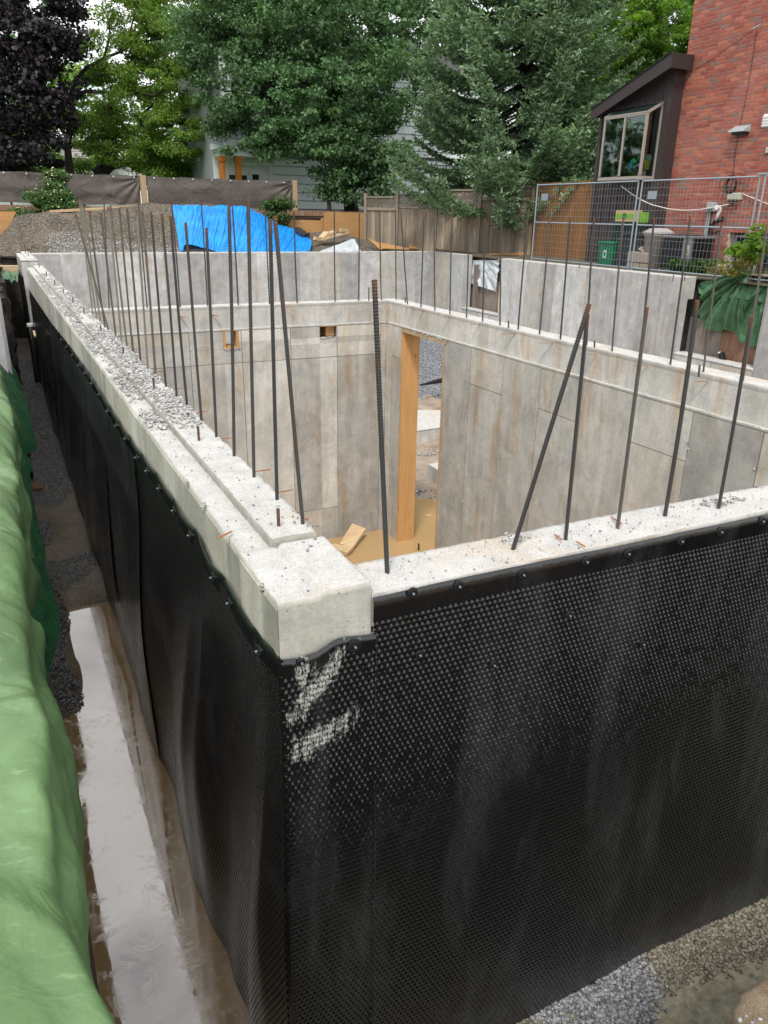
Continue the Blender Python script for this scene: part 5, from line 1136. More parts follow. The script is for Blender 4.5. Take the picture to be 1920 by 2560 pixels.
for i in range(4):
    sa, sb = posts_s[i] + .05, posts_s[i + 1] - .05; u0, v0, u1, v1 = sec_top[i]; zt = (z_at(u0, v0, sa) + z_at(u1, v1, sb)) / 2; u0, v0, u1, v1 = sec_mid[i]; zm = (z_at(u0, v0, sa) + z_at(u1, v1, sb)) / 2
    nb = max(4, int((sb - sa) / .135))
    for k in range(nb):
        a = sa + (sb - sa) * k / nb; b = sa + (sb - sa) * (k + 1) / nb - .006; off = .01 + .006 * (k % 2) + random.uniform(-.002, .004); mb = MB()
        q = [fpt(a, off), fpt(b, off), fpt(b, off - .02), fpt(a, off - .02)]; zz = zm - random.uniform(0.0, .012)
        mb.hexa([(*w_, -.05) for w_ in q] + [(*w_, zz) for w_ in q]); mb.build('board', M_FENCEW, WF)
    for z0, z1, o_ in ((zt - .05, zt, .05), (zm + .01, zm + .10, .05)):
        q = [fpt(sa - .04, o_), fpt(sb + .04, o_), fpt(sb + .04, -.02), fpt(sa - .04, -.02)]; mb = MB(); mb.hexa([(*w_, z0) for w_ in q] + [(*w_, z1) for w_ in q]); mb.build('rail', M_RAIL, WF)
    # diagonal lattice
    mb = MB(); h = zt - .05 - (zm + .1); n_ = int((sb - sa + h) / .085)
    for k in range(n_):
        for dr in (1, -1):
            s0 = sa - h + k * .085 if dr > 0 else sa + k * .085; pts = []
            for t in (0, 1):
                s_ = s0 + dr * h * t if dr > 0 else s0 - h * t; pts.append((s_, zm + .1 + h * t))
            (s_a, z_a), (s_b, z_b) = pts
            lo, hi = sa, sb
            if s_b < s_a: (s_a, z_a), (s_b, z_b) = (s_b, z_b), (s_a, z_a)
            if s_b <= lo or s_a >= hi: continue
            sl_ = (z_b - z_a) / (s_b - s_a)
            if s_a < lo: z_a += sl_ * (lo - s_a); s_a = lo
            if s_b > hi: z_b += sl_ * (hi - s_b); s_b = hi
            if s_b - s_a < .02: continue
            mb.beam((*fpt(s_a, .012 * dr), z_a), (*fpt(s_b, .012 * dr), z_b), .012, .03)
    mb.build('lattice', M_RAIL, WF, kind='stuff')
for s_, zt in zip(posts_s, (1.72, 1.78, 1.86, 1.95, 2.08)):
    q = [fpt(s_ - .05, .08), fpt(s_ + .05, .08), fpt(s_ + .05, -.04), fpt(s_ - .05, -.04)]; mb = MB(); mb.hexa([(*w_, -.1) for w_ in q] + [(*w_, zt) for w_ in q]); mb.build('post', M_RAIL if s_ < posts_s[-1] else M_LUMZ, WF)
mb = MB(); p = at(1163, 644, y=20.9); q = at(1310, 638, y=19.9); mb.beam(p, q, .05, .17); tag(mb.build('plank', M_PLY), 'orange board on edge at the foot of the wooden fence above the first opening', 'plank')
# brown gate
GT = thing('garden_gate', 'brown stained double gate with lattice top between fence and dark annex', 'gate', tuple(L1))
G0 = at(1344, 461, d=22.3); G1 = at(1494, 461, d=19.9); gd = (G1 - G0)[:2]; gl = np.linalg.norm(gd); gu = gd / gl; gn = np.array([gu[1], -gu[0]]); gn = -gn if gn[1] > 0 else gn
gp = lambda s, o_: G0[:2] + gu * s + gn * o_
gt, gm = 2.02, 1.66
nb = 26
for k in range(nb):
    a, b = gl * k / nb, gl * (k + 1) / nb - .006; q = [gp(a, .0), gp(b, .0), gp(b, -.02), gp(a, -.02)]; mb = MB(); mb.hexa([(*w_, -.05) for w_ in q] + [(*w_, gm) for w_ in q]); mb.build('board', M_GATE, GT)
for s0, s1, z0, z1 in ((0, gl, gt - .07, gt), (0, gl, gm, gm + .05), (0, .08, -.05, gt), (gl * .58, gl * .58 + .10, gm, gt), (gl - .08, gl, -.05, gt)):
    q = [gp(s0, .03), gp(s1, .03), gp(s1, -.03), gp(s0, -.03)]; mb = MB(); mb.hexa([(*w_, z0) for w_ in q] + [(*w_, z1) for w_ in q]); mb.build('gate_frame', M_GATE, GT)
mb = MB()
for k in range(44):
    for dr in (1, -1):
        s0 = gl * k / 44; h = gt - .07 - gm - .05; s1 = s0 + dr * h
        if 0.05 < s1 < gl - .05: mb.beam((*gp(s0, .01 * dr), gm + .05), (*gp(s1, .01 * dr), gt - .07), .012, .028)
mb.build('lattice', M_GATE, GT, kind='stuff')
mb = MB(); a = gp(gl * .55, .04); mb.box(a[0] - .1, a[0] + .1, a[1] - .01, a[1] + .01, 1.5, 1.54); mb.build('hinge', M_BLK, GT)
mb = MB(); a = gp(.2, .04); mb.box(a[0] - .02, a[0] + .02, a[1] - .01, a[1] + .01, 1.1, 1.35); mb.build('handle', M_BLK, GT)

# ------------------------------------------------------------ brick house
BX = 14.30; BY1 = 14.22
BH = thing('brick_house', 'red brick house wall rising out of frame at the upper right', 'house', (BX, 10, 0))
well = (11.0, 12.28, -0.3, 0.86)
mb = MB()
for a, b, c, d in rects(5.0, BY1 - .006, -0.4, 7.4, [well]): mb.box(BX + .006, BX + .24, a, b, c, d)
mb.box(BX + .24, 22, BY1 - .3, BY1 - .01, -0.4, 7.4)
mb.build('mortar_wall', M_MORTAR, BH)
CH, BLN = 0.0730, 0.238; bricks = []
nrow = int(7.4 / CH)
for r in range(nrow):
    z0 = -0.1 + r * CH; hd = (r % 6 == 5) and False; y = BY1 - (BLN / 2 if r % 2 else 0) 
    ys_ = []
    if r % 2: ys_.append((BY1 - BLN / 2 + .014, BY1)); y = BY1 - BLN / 2
    while y > 8.6:
        ys_.append((y - BLN + .0150, y)); y -= BLN
    for a, b in ys_:
        zc = z0 + .03; yc = (a + b) / 2
        if well[0] - .02 < b and a < well[1] + .02 and zc < well[3] + .02:
            if b > well[1] + .03: a = well[1] + .012
            elif a < well[0]: b = well[0] - .01
            else: continue
            if b - a < .04: continue
        u, v = px((BX, (a + b) / 2, zc))
        if -60 < v < 700 and u < 1980: bricks.append((a, b, z0, z0 + CH - .0165, u, v))
bricks.sort(key=lambda q: dep((BX, (q[0] + q[1]) / 2, q[2])) + (100 if not (0 < q[5] < 560 and q[4] < 1915) else 0))
def brick_box(mb, a, b, c, d):
    j = lambda: random.uniform(-.0018, .0018); o_ = random.uniform(-.001, .003)
    x0 = BX - .004 - o_; mb.hexa([(x0, a + j(), c + j()), (BX + .02, a, c), (BX + .02, b, c), (x0, b + j(), c + j()), (x0, a + j(), d + j()), (BX + .02, a, d), (BX + .02, b, d), (x0, b + j(), d + j())])
for q in bricks[:300]:
    mb = MB(); brick_box(mb, *q[:4]); mb.build('brick', M_BRICK, BH)
mb = MB()
for q in bricks[300:]: brick_box(mb, *q[:4])
for k in range(12):   # arch course over the basement window
    a = well[0] + (well[1] - well[0]) * k / 12; mb.box(BX - .008, BX + .02, a + .004, a + (well[1] - well[0]) / 12 - .006, well[3] + .0, well[3] + .10)
mb.build('brickwork', M_BRICK, BH, kind='stuff')
# basement window
WN = MB(); WN.box(BX + .20, BX + .23, well[0], well[1], -.3, well[3]); o = WN.build('basement_window', M_GLASS, BH)
mb = MB()
for a, b, c, d in ((well[0], well[1], well[3] - .1, well[3] - .05), (well[0], well[0] + .06, -.3, well[3] - .1), (well[1] - .06, well[1], -.3, well[3] - .1), ((well[0] + well[1]) / 2 - .02, (well[0] + well[1]) / 2 + .02, -.3, well[3] - .1)): mb.box(BX + .15, BX + .20, a, b, c, d)
mb.build('frame', M_GREYM, o)
# things fixed on the brick wall
def on_wall(name, u0, v0, u1, v1, out, mat, label, cat, bev=.01):
    a = at(u0, v0, x=BX - out); b = at(u1, v1, x=BX - out); y0, y1 = sorted((a[1], b[1])); z0, z1 = sorted((a[2], b[2])); mb = MB(); mb.box(BX - out, BX - .002, y0, y1, z0, z1)
    return mb, (y0, y1, z0, z1)
Q = lambda a, b: (1640 + a * .16878, 480 + b * .16878)
EB = thing('electrical_box', 'grey electrical disconnect box on the brick wall above the air conditioner', 'electrical box', tuple(at(*Q(800, 290), x=BX)))
mb, bb = on_wall('b', *Q(755, 150), *Q(852, 288), .10, M_GREYM, '', ''); mb.build('box', M_GREYM, EB, bevel=.012)
mb = MB(); mb.box(BX - .118, BX - .1, bb[0] + .02, bb[1] - .02, bb[2] + .05, bb[3] - .02); mb.build('cover', M_GREYM, EB, bevel=.006)
mb = MB(); mb.box(BX - .128, BX - .118, bb[0] + .06, bb[1] - .05, bb[3] - .14, bb[3] - .10); mb.build('handle', M_GREYM, EB)
for u in (775, 805):
    p = at(*Q(u, 290), x=BX - .05); q = at(*Q(u - 28 - (30 if u > 780 else 0), 470), x=BX - .05); r_ = at(*Q(720 - (805 - u), 860), x=BX - .08); mb = MB(); mb.tube([p, (p[0], p[1], .9), (p[0], p[1], .2)], .018, 6); mb.build('conduit', M_GREYM, EB)
VP_ = thing('vent_pipe', 'white plastic exhaust pipe with flared mouth on the brick wall', 'pipe', tuple(at(*Q(900, 430), x=BX)))
p = at(*Q(935, 228), x=BX - .14); q = at(*Q(955, 260), x=BX - .10); r_ = at(*Q(920, 330), x=BX - .10); s_ = at(*Q(895, 420), x=BX - .10)
mb = MB(); mb.tube([p + (-.05, 0, 0), p, (p + q) / 2 + (0, 0, .005), q, r_, s_], [.035] * 6, 10); mb.build('pipe', M_WHITEP, VP_, True)
mb = MB(); mb.tube([p + (-.075, 0, 0), p + (-.045, 0, 0)], [.052, .045], 12); mb.build('mouth', M_WHITEP, VP_)
mb = MB(); a = at(*Q(890, 440), x=BX - .10); b = at(*Q(1000, 395), x=BX - .10); mb.tube([a, (a + b) / 2, b], [.04, .045, .045], 10); tag(mb.build('rubber_elbow', M_BLK), 'black rubber elbow at the foot of the white exhaust pipe', 'pipe fitting')
mb = MB(); mb.tube([at(*Q(870, 445), x=BX - .06), at(*Q(815, 480), x=BX - .06), at(*Q(795, 560), x=BX - .05), at(*Q(780, 760), x=BX - .05), at(*Q(770, 960), x=BX - .05)], [.03] * 5, 8); tag(mb.build('insulated_line', M_BLK), 'thick black insulated line running down the brick wall beside the air conditioner', 'hose')
mb = MB(); mb.tube([at(*Q(805, 570), x=BX - .05), at(*Q(830, 603), x=BX - .05), at(*Q(880, 605), x=BX - .05), at(*Q(960, 560), x=BX - .05)], .014, 6); tag(mb.build('hanging_hose', M_BLK), 'thin black hose sagging below the exhaust pipe', 'hose')
mb, bb = on_wall('b', *Q(800, 680), *Q(838, 745), .06, M_BLK, '', ''); tag(mb.build('outlet_box', M_BLK, None, bevel=.01), 'small black outlet box low on the brick wall', 'outlet box')
MT = thing('meter_box', 'beige utility terminal box with three covers on the brick wall under the cable coil', 'utility box', tuple(at(*Q(1150, 120), x=BX)))
mb, bb = on_wall('b', *Q(1062, 14), *Q(1232, 122), .11, M_BEIGE, '', ''); mb.build('box', M_BEIGE, MT, bevel=.015)
for k in range(3):
    w_ = (bb[1] - bb[0]) / 3.6; y0 = bb[1] - .012 - (k + 1) * w_; mb = MB(); mb.box(BX - .122, BX - .11, y0 + .006, y0 + w_, bb[2] + .02, bb[3] - .02); mb.build('cover', M_BEIGE, MT, bevel=.004)
mb = MB()
for k in range(5): mb.tube([at(*Q(1080 + k * 18, 122), x=BX - .05), at(*Q(1070 + k * 20, 160 + 8 * k), x=BX - .06), at(*Q(1090 + 14 * k, 200 - 12 * k), x=BX - .03)], .006, 5)
mb.build('loose_wires', M_BLK, MT)
CO = thing('cable_coil', 'coil of black cable hanging on the brick wall', 'cable', tuple(at(1831, 463, x=BX - .05)))
c0 = at(1831, 463, x=BX - .05)
for k in range(7):
    ry, rz = .125 + .008 * (k % 3), .15 + .01 * ((k * 5) % 3); pts = [c0 + (-.02 - .008 * k + .0 * t, ry * math.cos(t) + .01 * math.sin(k), rz * math.sin(t)) for t in np.linspace(0, 2 * math.pi, 25)]; mb = MB(); mb.tube(pts, .0095, 6, False); mb.build('loop', M_BLK, CO)
for k, (ry, rz, oy) in enumerate(((.26, .17, .06), (.3, .2, -.1))):
    pts = [c0 + (-.03, oy + ry * math.cos(t), .02 + rz * math.sin(t)) for t in np.linspace(0, 2 * math.pi, 31)]; mb = MB(); mb.tube(pts, .005, 5, False); mb.build('loose_loop', M_BLK, CO)
DV = thing('dryer_vent', 'grey hooded dryer vent high on the brick wall', 'vent', tuple(at(1840, 325, x=BX)))
a = at(1823, 329, x=BX - .17); b = at(1851, 329, x=BX - .17); c = at(1831, 316, x=BX - .01); d = at(1861, 315, x=BX - .01)
z1 = max(c[2], d[2]); y0, y1 = b[1] - .10, a[1]; mb = MB()
mb.hexa([(BX - .20, y0, z1 - .13), (BX, y0, z1 - .13), (BX, y1, z1 - .13), (BX - .20, y1, z1 - .13), (BX - .19, y0, z1 - .10), (BX, y0, z1), (BX, y1, z1), (BX - .19, y1, z1 - .10)]); mb.build('hood', M_GREYM, DV)
mb = MB(); mb.box(BX - .13, BX, y0 + .03, y1 - .03, z1 - .18, z1 - .131); mb.build('throat', M_BLK, DV)
WV = thing('wall_vent', 'white louvred vent on the brick wall at the right edge of the photo', 'vent', tuple(at(1915, 300, x=BX)))
a = at(1906, 290, x=BX - .06); b = at(1935, 316, x=BX - .06); mb = MB(); mb.box(BX - .05, BX - .003, b[1], a[1], b[2], a[2] + .03); mb.build('body', M_WHITEP, WV, bevel=.02)
for k in range(4): z = b[2] + .02 + k * (a[2] - b[2]) / 4; mb = MB(); mb.box(BX - .075, BX - .05, b[1] + .02, a[1] - .02, z, z + .02); mb.build('louvre', M_WHITEP, WV)
a = at(1914, 368, x=BX - .05); mb = MB(); mb.box(BX - .05, BX - .003, a[1] - .25, a[1], a[2] - .11, a[2]); tag(mb.build('small_box', M_BEIGE, None, bevel=.01), 'small beige box cut by the right photo edge on the brick wall', 'utility box')
# cables
WA = at(1904, 60, x=BX - .06)
mb = MB(); pb = at(1552, 275, x=13.70); pts = [WA + (0, 0, 0)] + [WA + (pb - WA) * t + np.array([0, 0, -.12 * math.sin(math.pi * t)]) for t in np.linspace(.08, 1, 12)]
mb.tube(pts, .006, 5); CW = thing('overhead_cable', 'thin dark service cable from the brick wall down to the annex roof', 'cable', tuple(WA)); mb.build('cable', M_BLK, CW); mb = MB(); mb.tube([WA, WA + (pb - WA) * .055], .014, 6); mb.build('clamp', M_GALV, CW)
mb = MB(); mb.tube([at(u, v, x=BX - .015) for u, v in ((1892, 75), (1878, 170), (1862, 260), (1848, 320), (1843, 345), (1836, 400), (1832, 450))], .005, 5); tag(mb.build('drop_cable', M_BLK), 'thin dark cable running straight down the brick wall to the coil', 'cable')
mb = MB(); mb.tube([at(*q, x=13.8 + .45 * i / 9) for i, q in enumerate([(1553, 465), (1580, 485), (1602, 499), (1630, 512), (1670, 522), (1710, 526), (1750, 524), (1790, 517), (1822, 511)])], .011, 6); tag(mb.build('white_cable', M_WHITEC), 'white cable sagging from the annex across the brick wall to the utility box', 'cable')
mb = MB(); mb.tube([at(*Q(a, b), x=BX - .04) for a, b in ((1235, 10), (1350, 55), (1480, 105), (1580, 150), (1700, 190))], .009, 6); tag(mb.build('white_cable', M_WHITEC), 'pale cable leaving the utility box towards the right edge', 'cable')

# ------------------------------------------------------------ dark annex with bay window
AX = 14.0; AY0, AY1 = 14.20, 16.42
AN = thing('house_annex', 'dark brown boarded annex with sloping roof and bay window, against the brick house', 'annex', (AX, 15.3, 0))
P1 = at(1680, 131, x=13.66); P2 = at(1479.6, 274, x=13.66)
slope = (P1[2] - P2[2]) / (P1[1] - P2[1])
roofz = lambda y: P1[2] + (y - P1[1]) * slope
mb = MB(); mb.hexa([(AX + .02, AY0 + .02, -.2), (17.5, AY0 + .02, -.2), (17.5, AY1, -.2), (AX + .02, AY1, -.2), (AX + .02, AY0 + .02, roofz(AY0) - .12), (17.5, AY0 + .02, roofz(AY0) - .12), (17.5, AY1, roofz(AY1) - .12), (AX + .02, AY1, roofz(AY1) - .12)])
# open the wall core where the bay sits: build as four pieces instead
mb = MB(); B0, B1, BZ0, BZ1 = 14.50, 16.02, 2.06, 3.38
def wedge(mb, a, b, z0, top=None, z1=None, x0=AX + .02, x1=AX + .2):
    za, zb = (roofz(a) - .12, roofz(b) - .12) if top else (z1, z1)
    mb.hexa([(x0, a, z0), (x1, a, z0), (x1, b, z0), (x0, b, z0), (x0, a, za), (x1, a, za), (x1, b, zb), (x0, b, zb)])
wedge(mb, AY0 + .002, B0, -.2, True); wedge(mb, B1, AY1, -.2, True); wedge(mb, B0, B1, -.2, None, BZ0); wedge(mb, B0, B1, BZ1, True)
mb.build('wall_core', M_DARKW, AN)
mb = MB(); mb.box(AX + .02, 17.5, AY0 - .0, AY0 + .05, -.2, roofz(AY0) - .12) if False else mb.box(17.3, 17.5, AY0, AY1, -.2, 3.2); mb.box(AX + .2, 17.5, AY1 - .1, AY1, -.2, 3.2); mb.box(AX + .2, 17.3, AY0 + .06, AY0 + .1, 0, 4.0); mb.build('inner_walls', M_GREEND, AN)
bw = .265; y = AY0 + .02
while y < AY1 - .02:
    y2 = min(y + bw, AY1 - .002)
    for (a, b, c, d) in rects(y + .003, y2 - .004, -.2, 5, [(B0 - .01, B1 + .01, BZ0 - .02, BZ1 + .14)]):
        if d > 4.9:
            mb = MB(); mb.hexa([(AX + .008, a, c), (AX + .022, a, c), (AX + .022, b, c), (AX + .008, b, c), (AX + .008, a, roofz(a) - .14), (AX + .022, a, roofz(a) - .14), (AX + .022, b, roofz(b) - .14), (AX + .008, b, roofz(b) - .14)]) if roofz(b) - .14 > c + .02 else None
        else: mb = MB(); mb.box(AX + .008, AX + .022, a, b, c, d)
        if mb.v: mb.build('board', M_DARKW, AN)
    for (a, b, c, d) in rects(y2 - .022, y2 + .018, -.2, 5, [(B0 - .03, B1 + .03, BZ0 - .03, BZ1 + .15)]):
        if b < AY1 + .02:
            zt = roofz((a + b) / 2) - .15 if d > 4.9 else d
            if zt > c + .02: mb = MB(); mb.box(AX - .014, AX + .0078, a, b, c, zt); mb.build('batten', M_DARKW, AN)
    y = y2
mb = MB(); mb.box(AX - .02, BX - .006, AY0 - .028, AY0 + .0, -.2, roofz(AY0) - .16); mb.build('corner_board', M_DARKW, AN)
mb = MB(); mb.box(AX - .03, AX + .0, AY1 - .07, AY1 + .03, -.2, roofz(AY1) - .15); mb.build('corner_board', M_DARKW, AN)
# roof and fascia
RX0 = 13.66; y0, y1 = P1[1], P2[1] + .02; fh = .285
mb = MB(); mb.hexa([(RX0, y0, roofz(y0) - fh), (RX0 + .04, y0, roofz(y0) - fh), (RX0 + .04, y1, roofz(y1) - .235), (RX0, y1, roofz(y1) - .235), (RX0, y0, roofz(y0)), (RX0 + .04, y0, roofz(y0)), (RX0 + .04, y1, roofz(y1)), (RX0, y1, roofz(y1))]); mb.build('fascia', M_FASC, AN)
mb = MB(); mb.hexa([(RX0 + .002, y0 - .035, roofz(y0) - fh - .002), (BX - .01, y0 - .035, roofz(y0) - fh - .002), (BX - .01, y0 - .001, roofz(y0) - fh - .002), (RX0 + .002, y0 - .001, roofz(y0) - fh - .002), (RX0 + .002, y0 - .035, roofz(y0) - .002), (BX - .01, y0 - .035, roofz(y0) + .0), (BX - .01, y0 - .001, roofz(y0) + .0), (RX0 + .002, y0 - .001, roofz(y0) - .002)]); mb.build('fascia_return', M_FASC, AN)
mb = MB(); mb.hexa([(RX0 + .041, y0, roofz(y0) - .16), (17.5, y0, roofz(y0) - .16), (17.5, y1, roofz(y1) - .16), (RX0 + .041, y1, roofz(y1) - .16), (RX0 + .041, y0, roofz(y0) - .012), (17.5, y0, roofz(y0) - .012), (17.5, y1, roofz(y1) - .012), (RX0 + .041, y1, roofz(y1) - .012)]); mb.build('roof_deck', M_FASC, AN)
nr = 12
for k in range(nr):
    a, b = y0 + (y1 - y0) * k / nr, y0 + (y1 - y0) * (k + 1.15) / nr; b = min(b, y1 + .04); mb = MB()
    za, zb = roofz(a) + .004, roofz(b) + .022
    mb.hexa([(RX0 - .03, a, za), (17.5, a, za), (17.5, b, zb), (RX0 - .03, b, zb), (RX0 - .03, a, za + .008), (17.5, a, za + .008), (17.5, b, zb + .010), (RX0 - .03, b, zb + .010)]); mb.build('shingle_course', M_ROOF, AN)
# bay window
BWN = MB(); bx = 13.60; ya, yb_ = 14.44, 15.80; z0, z1 = 2.03, 3.27
def rod(a, b, w_=.05, h_=.05, m_=M_FRAME, nm='frame_bar', par=None):
    mb = MB(); mb.beam(a, b, w_, h_); return mb.build(nm, m_, par or AN)
mb = MB()
for a, b in (((bx, ya, z0), (bx, ya, z1)), ((bx, yb_, z0), (bx, yb_, z1)), ((bx, (ya + yb_) / 2, z0), (bx, (ya + yb_) / 2, z1))): mb.beam(a, b, .05, .05)
for a, b in (((bx, ya - .03, z1 + .01), (bx, yb_ + .03, z1 + .01)), ((bx, ya - .03, z1 + .05), (bx, yb_ + .03, z1 + .05))): mb.beam(a, b, .06, .03)
mb.box(bx - .03, AX + .02, ya - .03, yb_ + .03, z0 - .09, z0 - .02)
for y in (ya, yb_): mb.beam((bx, y, z1 + .04), (AX + .01, y, z1 + .25), .05, .05); mb.beam((AX - .0, y, z0 - .05), (AX - .0, y, z1 + .2), .05, .05)
mb.beam((AX, ya - .03, z1 + .25), (AX, yb_ + .03, z1 + .25), .05, .04)
BWF = mb.build('bay_window', M_FRAME, AN)
for q in ([(bx, ya + .025, z0 - .02), (bx, (ya + yb_) / 2 - .025, z0 - .02), (bx, (ya + yb_) / 2 - .025, z1), (bx, ya + .025, z1)], [(bx, (ya + yb_) / 2 + .025, z0 - .02), (bx, yb_ - .025, z0 - .02), (bx, yb_ - .025, z1), (bx, (ya + yb_) / 2 + .025, z1)],
          [(bx + .03, ya, z0 - .02), (AX, ya, z0 - .02), (AX, ya, z1 + .2), (bx + .03, ya, z1 + .02)], [(bx + .03, yb_, z0 - .02), (AX, yb_, z0 - .02), (AX, yb_, z1 + .2), (bx + .03, yb_, z1 + .02)]):
    n = np.cross(np.array(q[1]) - q[0], np.array(q[2]) - q[0]); n = n / np.linalg.norm(n) * .004; mb = MB(); mb.hexa([np.array(p) - n for p in q] + [np.array(p) + n for p in q]); mb.build('pane', M_CLEAR, BWF)
mb = MB(); mb.hexa([(bx, ya + .02, z1 + .06), (bx, yb_ - .02, z1 + .06), (AX, yb_ - .02, z1 + .27), (AX, ya + .02, z1 + .27), (bx, ya + .02, z1 + .07), (bx, yb_ - .02, z1 + .07), (AX, yb_ - .02, z1 + .28), (AX, ya + .02, z1 + .28)]); mb.build('roof_pane', M_GLASS, BWF)
mb = MB(); mb.box(AX + .25, AX + .27, 13.9, 16.3, 1.6, 3.3); 
mb = MB(); mb.box(AX + 1.3, AX + 1.34, AY0 + .1, AY1 - .1, 1.2, 3.6); mb.build('inner_backdrop_wall', M_GREEND, AN)
# things on the bay sill
def pot(u, v, r, h, mat, label, cat='plant pot', x=13.78):
    p = at(u, v, x=x); p[2] = z0 - .018; mb = MB(); mb.lathe(p, [(r * .75, 0), (r, h), (r * .85, h)], 12); return tag(mb.build('plant_pot', mat), label, cat)
M_YEL = simple('yellow_glazed_pot', (.55, .36, .06), .4, 10, .1, 0); M_BLUEB = simple('blue_plastic_bag', (.02, .30, .62), .35, 8, .4, .6, dist=.02); M_GRNB = simple('green_plastic_bag', (.02, .42, .16), .35, 8, .3, .6, dist=.02)
Zb = lambda a, b: (1440 + a * .1808, 150 + b * .1808)
pot(*Zb(820, 1540), .075, .22, M_BLK, 'black pot standing in the bay window', x=13.75); pot(*Zb(885, 1545), .035, .2, M_WHITEP, 'white jar between black pot and window corner post', 'jar', 13.72); pot(*Zb(950, 1530), .045, .1, M_GREYM, 'small grey pot in the right end of the bay window', x=13.78)
p = at(*Zb(985, 1440), x=13.93); mb = MB(); mb.lathe(p + (0, 0, -.12), [(.05, 0), (.07, .2), (.06, .2)], 12); tag(mb.build('plant_pot', M_YEL), 'yellow pot at the right end of the bay window', 'plant pot')
def bag(u, v, w_, h_, mat, label, x):
    p = at(u, v, x=x); n = 12; a = np.linspace(0, 2 * np.pi, n, endpoint=False); mb = MB(); prof = [(w_ * .9, 0), (w_, h_ * .35), (w_ * .7, h_ * .7), (w_ * .25, h_)]; mb.lathe(p, prof, n); V_ = mb.v; mb.v = [(x_ + .02 * math.sin(z_ * 60 + y_ * 40), y_ + .02 * math.cos(z_ * 50), z_) for x_, y_, z_ in V_]
    return tag(mb.build('plastic_bag', mat), label, 'bag')
bag(*Zb(750, 1550), .06, .24, M_BLUEB, 'bright blue bag in the bay window', 13.74); bag(*Zb(800, 1420), .08, .10, M_GRNB, 'bright green bag piled behind the blue bag in the bay window', 13.84)
DR = thing('dish_rack', 'blue rack holding striped plates behind the pots in the bay window', 'dish rack', tuple(at(*Zb(900, 1360), x=13.95)))
for k in range(5): p = at(*Zb(880 + k * 32, 1350), x=13.97); mb = MB(); mb.tube([p, p + (0.0, -.012, 0)], .07, 12); mb.build('plate', simple('plate_blue_%d' % k, (.05, .14, .25) if k % 2 else (.45, .5, .55), .3, 5, .05, 0), DR)
for (a, b, lb) in ((580, 1145, 'upper round white-rimmed plate hanging in the bay window'), (565, 1340, 'lower round dark plate hanging in the bay window')):
    p = at(*Zb(a, b), x=13.95); mb = MB(); mb.tube([p, p + (-.012, 0, 0)], .085, 14); o = mb.build('hanging_plate', M_GREYM if b < 1200 else M_DARKW); tag(o, lb, 'plate'); mb = MB(); pts = [p + (-.02, .085 * math.cos(t), .085 * math.sin(t)) for t in np.linspace(0, 6.283, 17)]; mb.tube(pts, .006, 5, False); mb.build('rim', M_WHITEP if b < 1200 else M_FRAME, o)

# ------------------------------------------------------------ steel site fence
FX = 13.10
def mesh_fence(ya, yb, label, plate=True):
    """ya = far end, yb = near end"""
    t = thing('steel_mesh_fence', label, 'site fence', (FX, (ya + yb) / 2, 0), 'steel mesh fence panels along the right boundary')
    for y in (ya, yb): mb = MB(); mb.tube([(FX, y, -.06), (FX, y, 1.90)], .019, 8); mb.build('upright', M_GALV, t)
    for z in (0.05, .965, 1.87): mb = MB(); mb.tube([(FX, ya, z), (FX, yb, z)], .017, 8); mb.build('rail', M_GALV, t)
    mb = MB(); n = int((ya - yb) / .094)
    for k in range(1, n): y = ya + (yb - ya) * k / n; mb.tube([(FX, y, .05), (FX, y, 1.87)], .0019, 4, False)
    for z in np.arange(.05, 1.87, .1525): mb.tube([(FX - .004, ya, z), (FX - .004, yb, z)], .0019, 4, False)
    mb.build('wire_mesh', M_WIRE, t, kind='stuff')
    if plate: mb = MB(); y = ya - .22; mb.box(FX - .012, FX - .008, y - .26, y, 1.50, 1.66); mb.build('id_plate', M_GALV, t)
    return t
mesh_fence(17.58, 13.92, 'far steel mesh fence panel in front of the brown gate and annex')
mesh_fence(13.80, 10.78, 'middle steel mesh fence panel in front of the air conditioner')
mesh_fence(10.66, 7.4, 'near steel mesh fence panel cut by the right photo edge', False)
for y, lb in ((13.86, 'steel clamp joining the far and middle fence panels at their tops'), (10.72, 'steel clamp joining the middle and near fence panels at their tops')):
    mb = MB(); mb.box(FX - .035, FX + .035, y - .10, y + .10, 1.90, 1.935); tag(mb.build('fence_clamp', M_GALV), lb, 'clamp')

# ------------------------------------------------------------ things behind the fence
def bin_(name, u, vb, vt, x, r0, r1, mat, label, cat, lid=True, ridges=0, rect=False, lidmat=None):
    b = at(u, vb, x=x); t = at(u, vt, x=x); h = max(.2, t[2] - 0.0); c = np.array([x, b[1], 0.0])
    T = thing(name, label, cat, tuple(c)); mb = MB(); n = 4 if rect else 20
    prof = [(r0, 0.0)]
    if ridges:
        for k in range(ridges): a = k / ridges; z_ = h * .86 * a; r_ = r0 + (r1 - r0) * a; prof += [(r_ * 1.04, z_ + .01), (r_ * 1.0, z_ + h * .86 / ridges * .8), (r_ * .95, z_ + h * .86 / ridges * .82), (r_ * .95, z_ + h * .86 / ridges)]
    prof += [(r1, h * .86)]
    mb.lathe(c, prof, 8 if rect else n); mb.build('body', mat, T)
    if lid: mb = MB(); mb.lathe(c + (0, 0, h * .86 + .003), [(r1 * 1.08, 0), (r1 * 1.10, h * .05), (r1 * .9, h * .11), (r1 * .2, h * .14)], 8 if rect else n); mb.build('lid', lidmat or mat, T)
    return T, c, h
GB = thing('green_bin', 'small green kitchen waste bin with white symbol beside the black composter', 'bin', tuple(at(1512, 660, x=13.5)))
a = at(1492, 662, x=13.5); b = at(1528, 662, x=13.5); zt = at(1505, 603, x=13.5)[2]; y0, y1 = b[1], a[1]
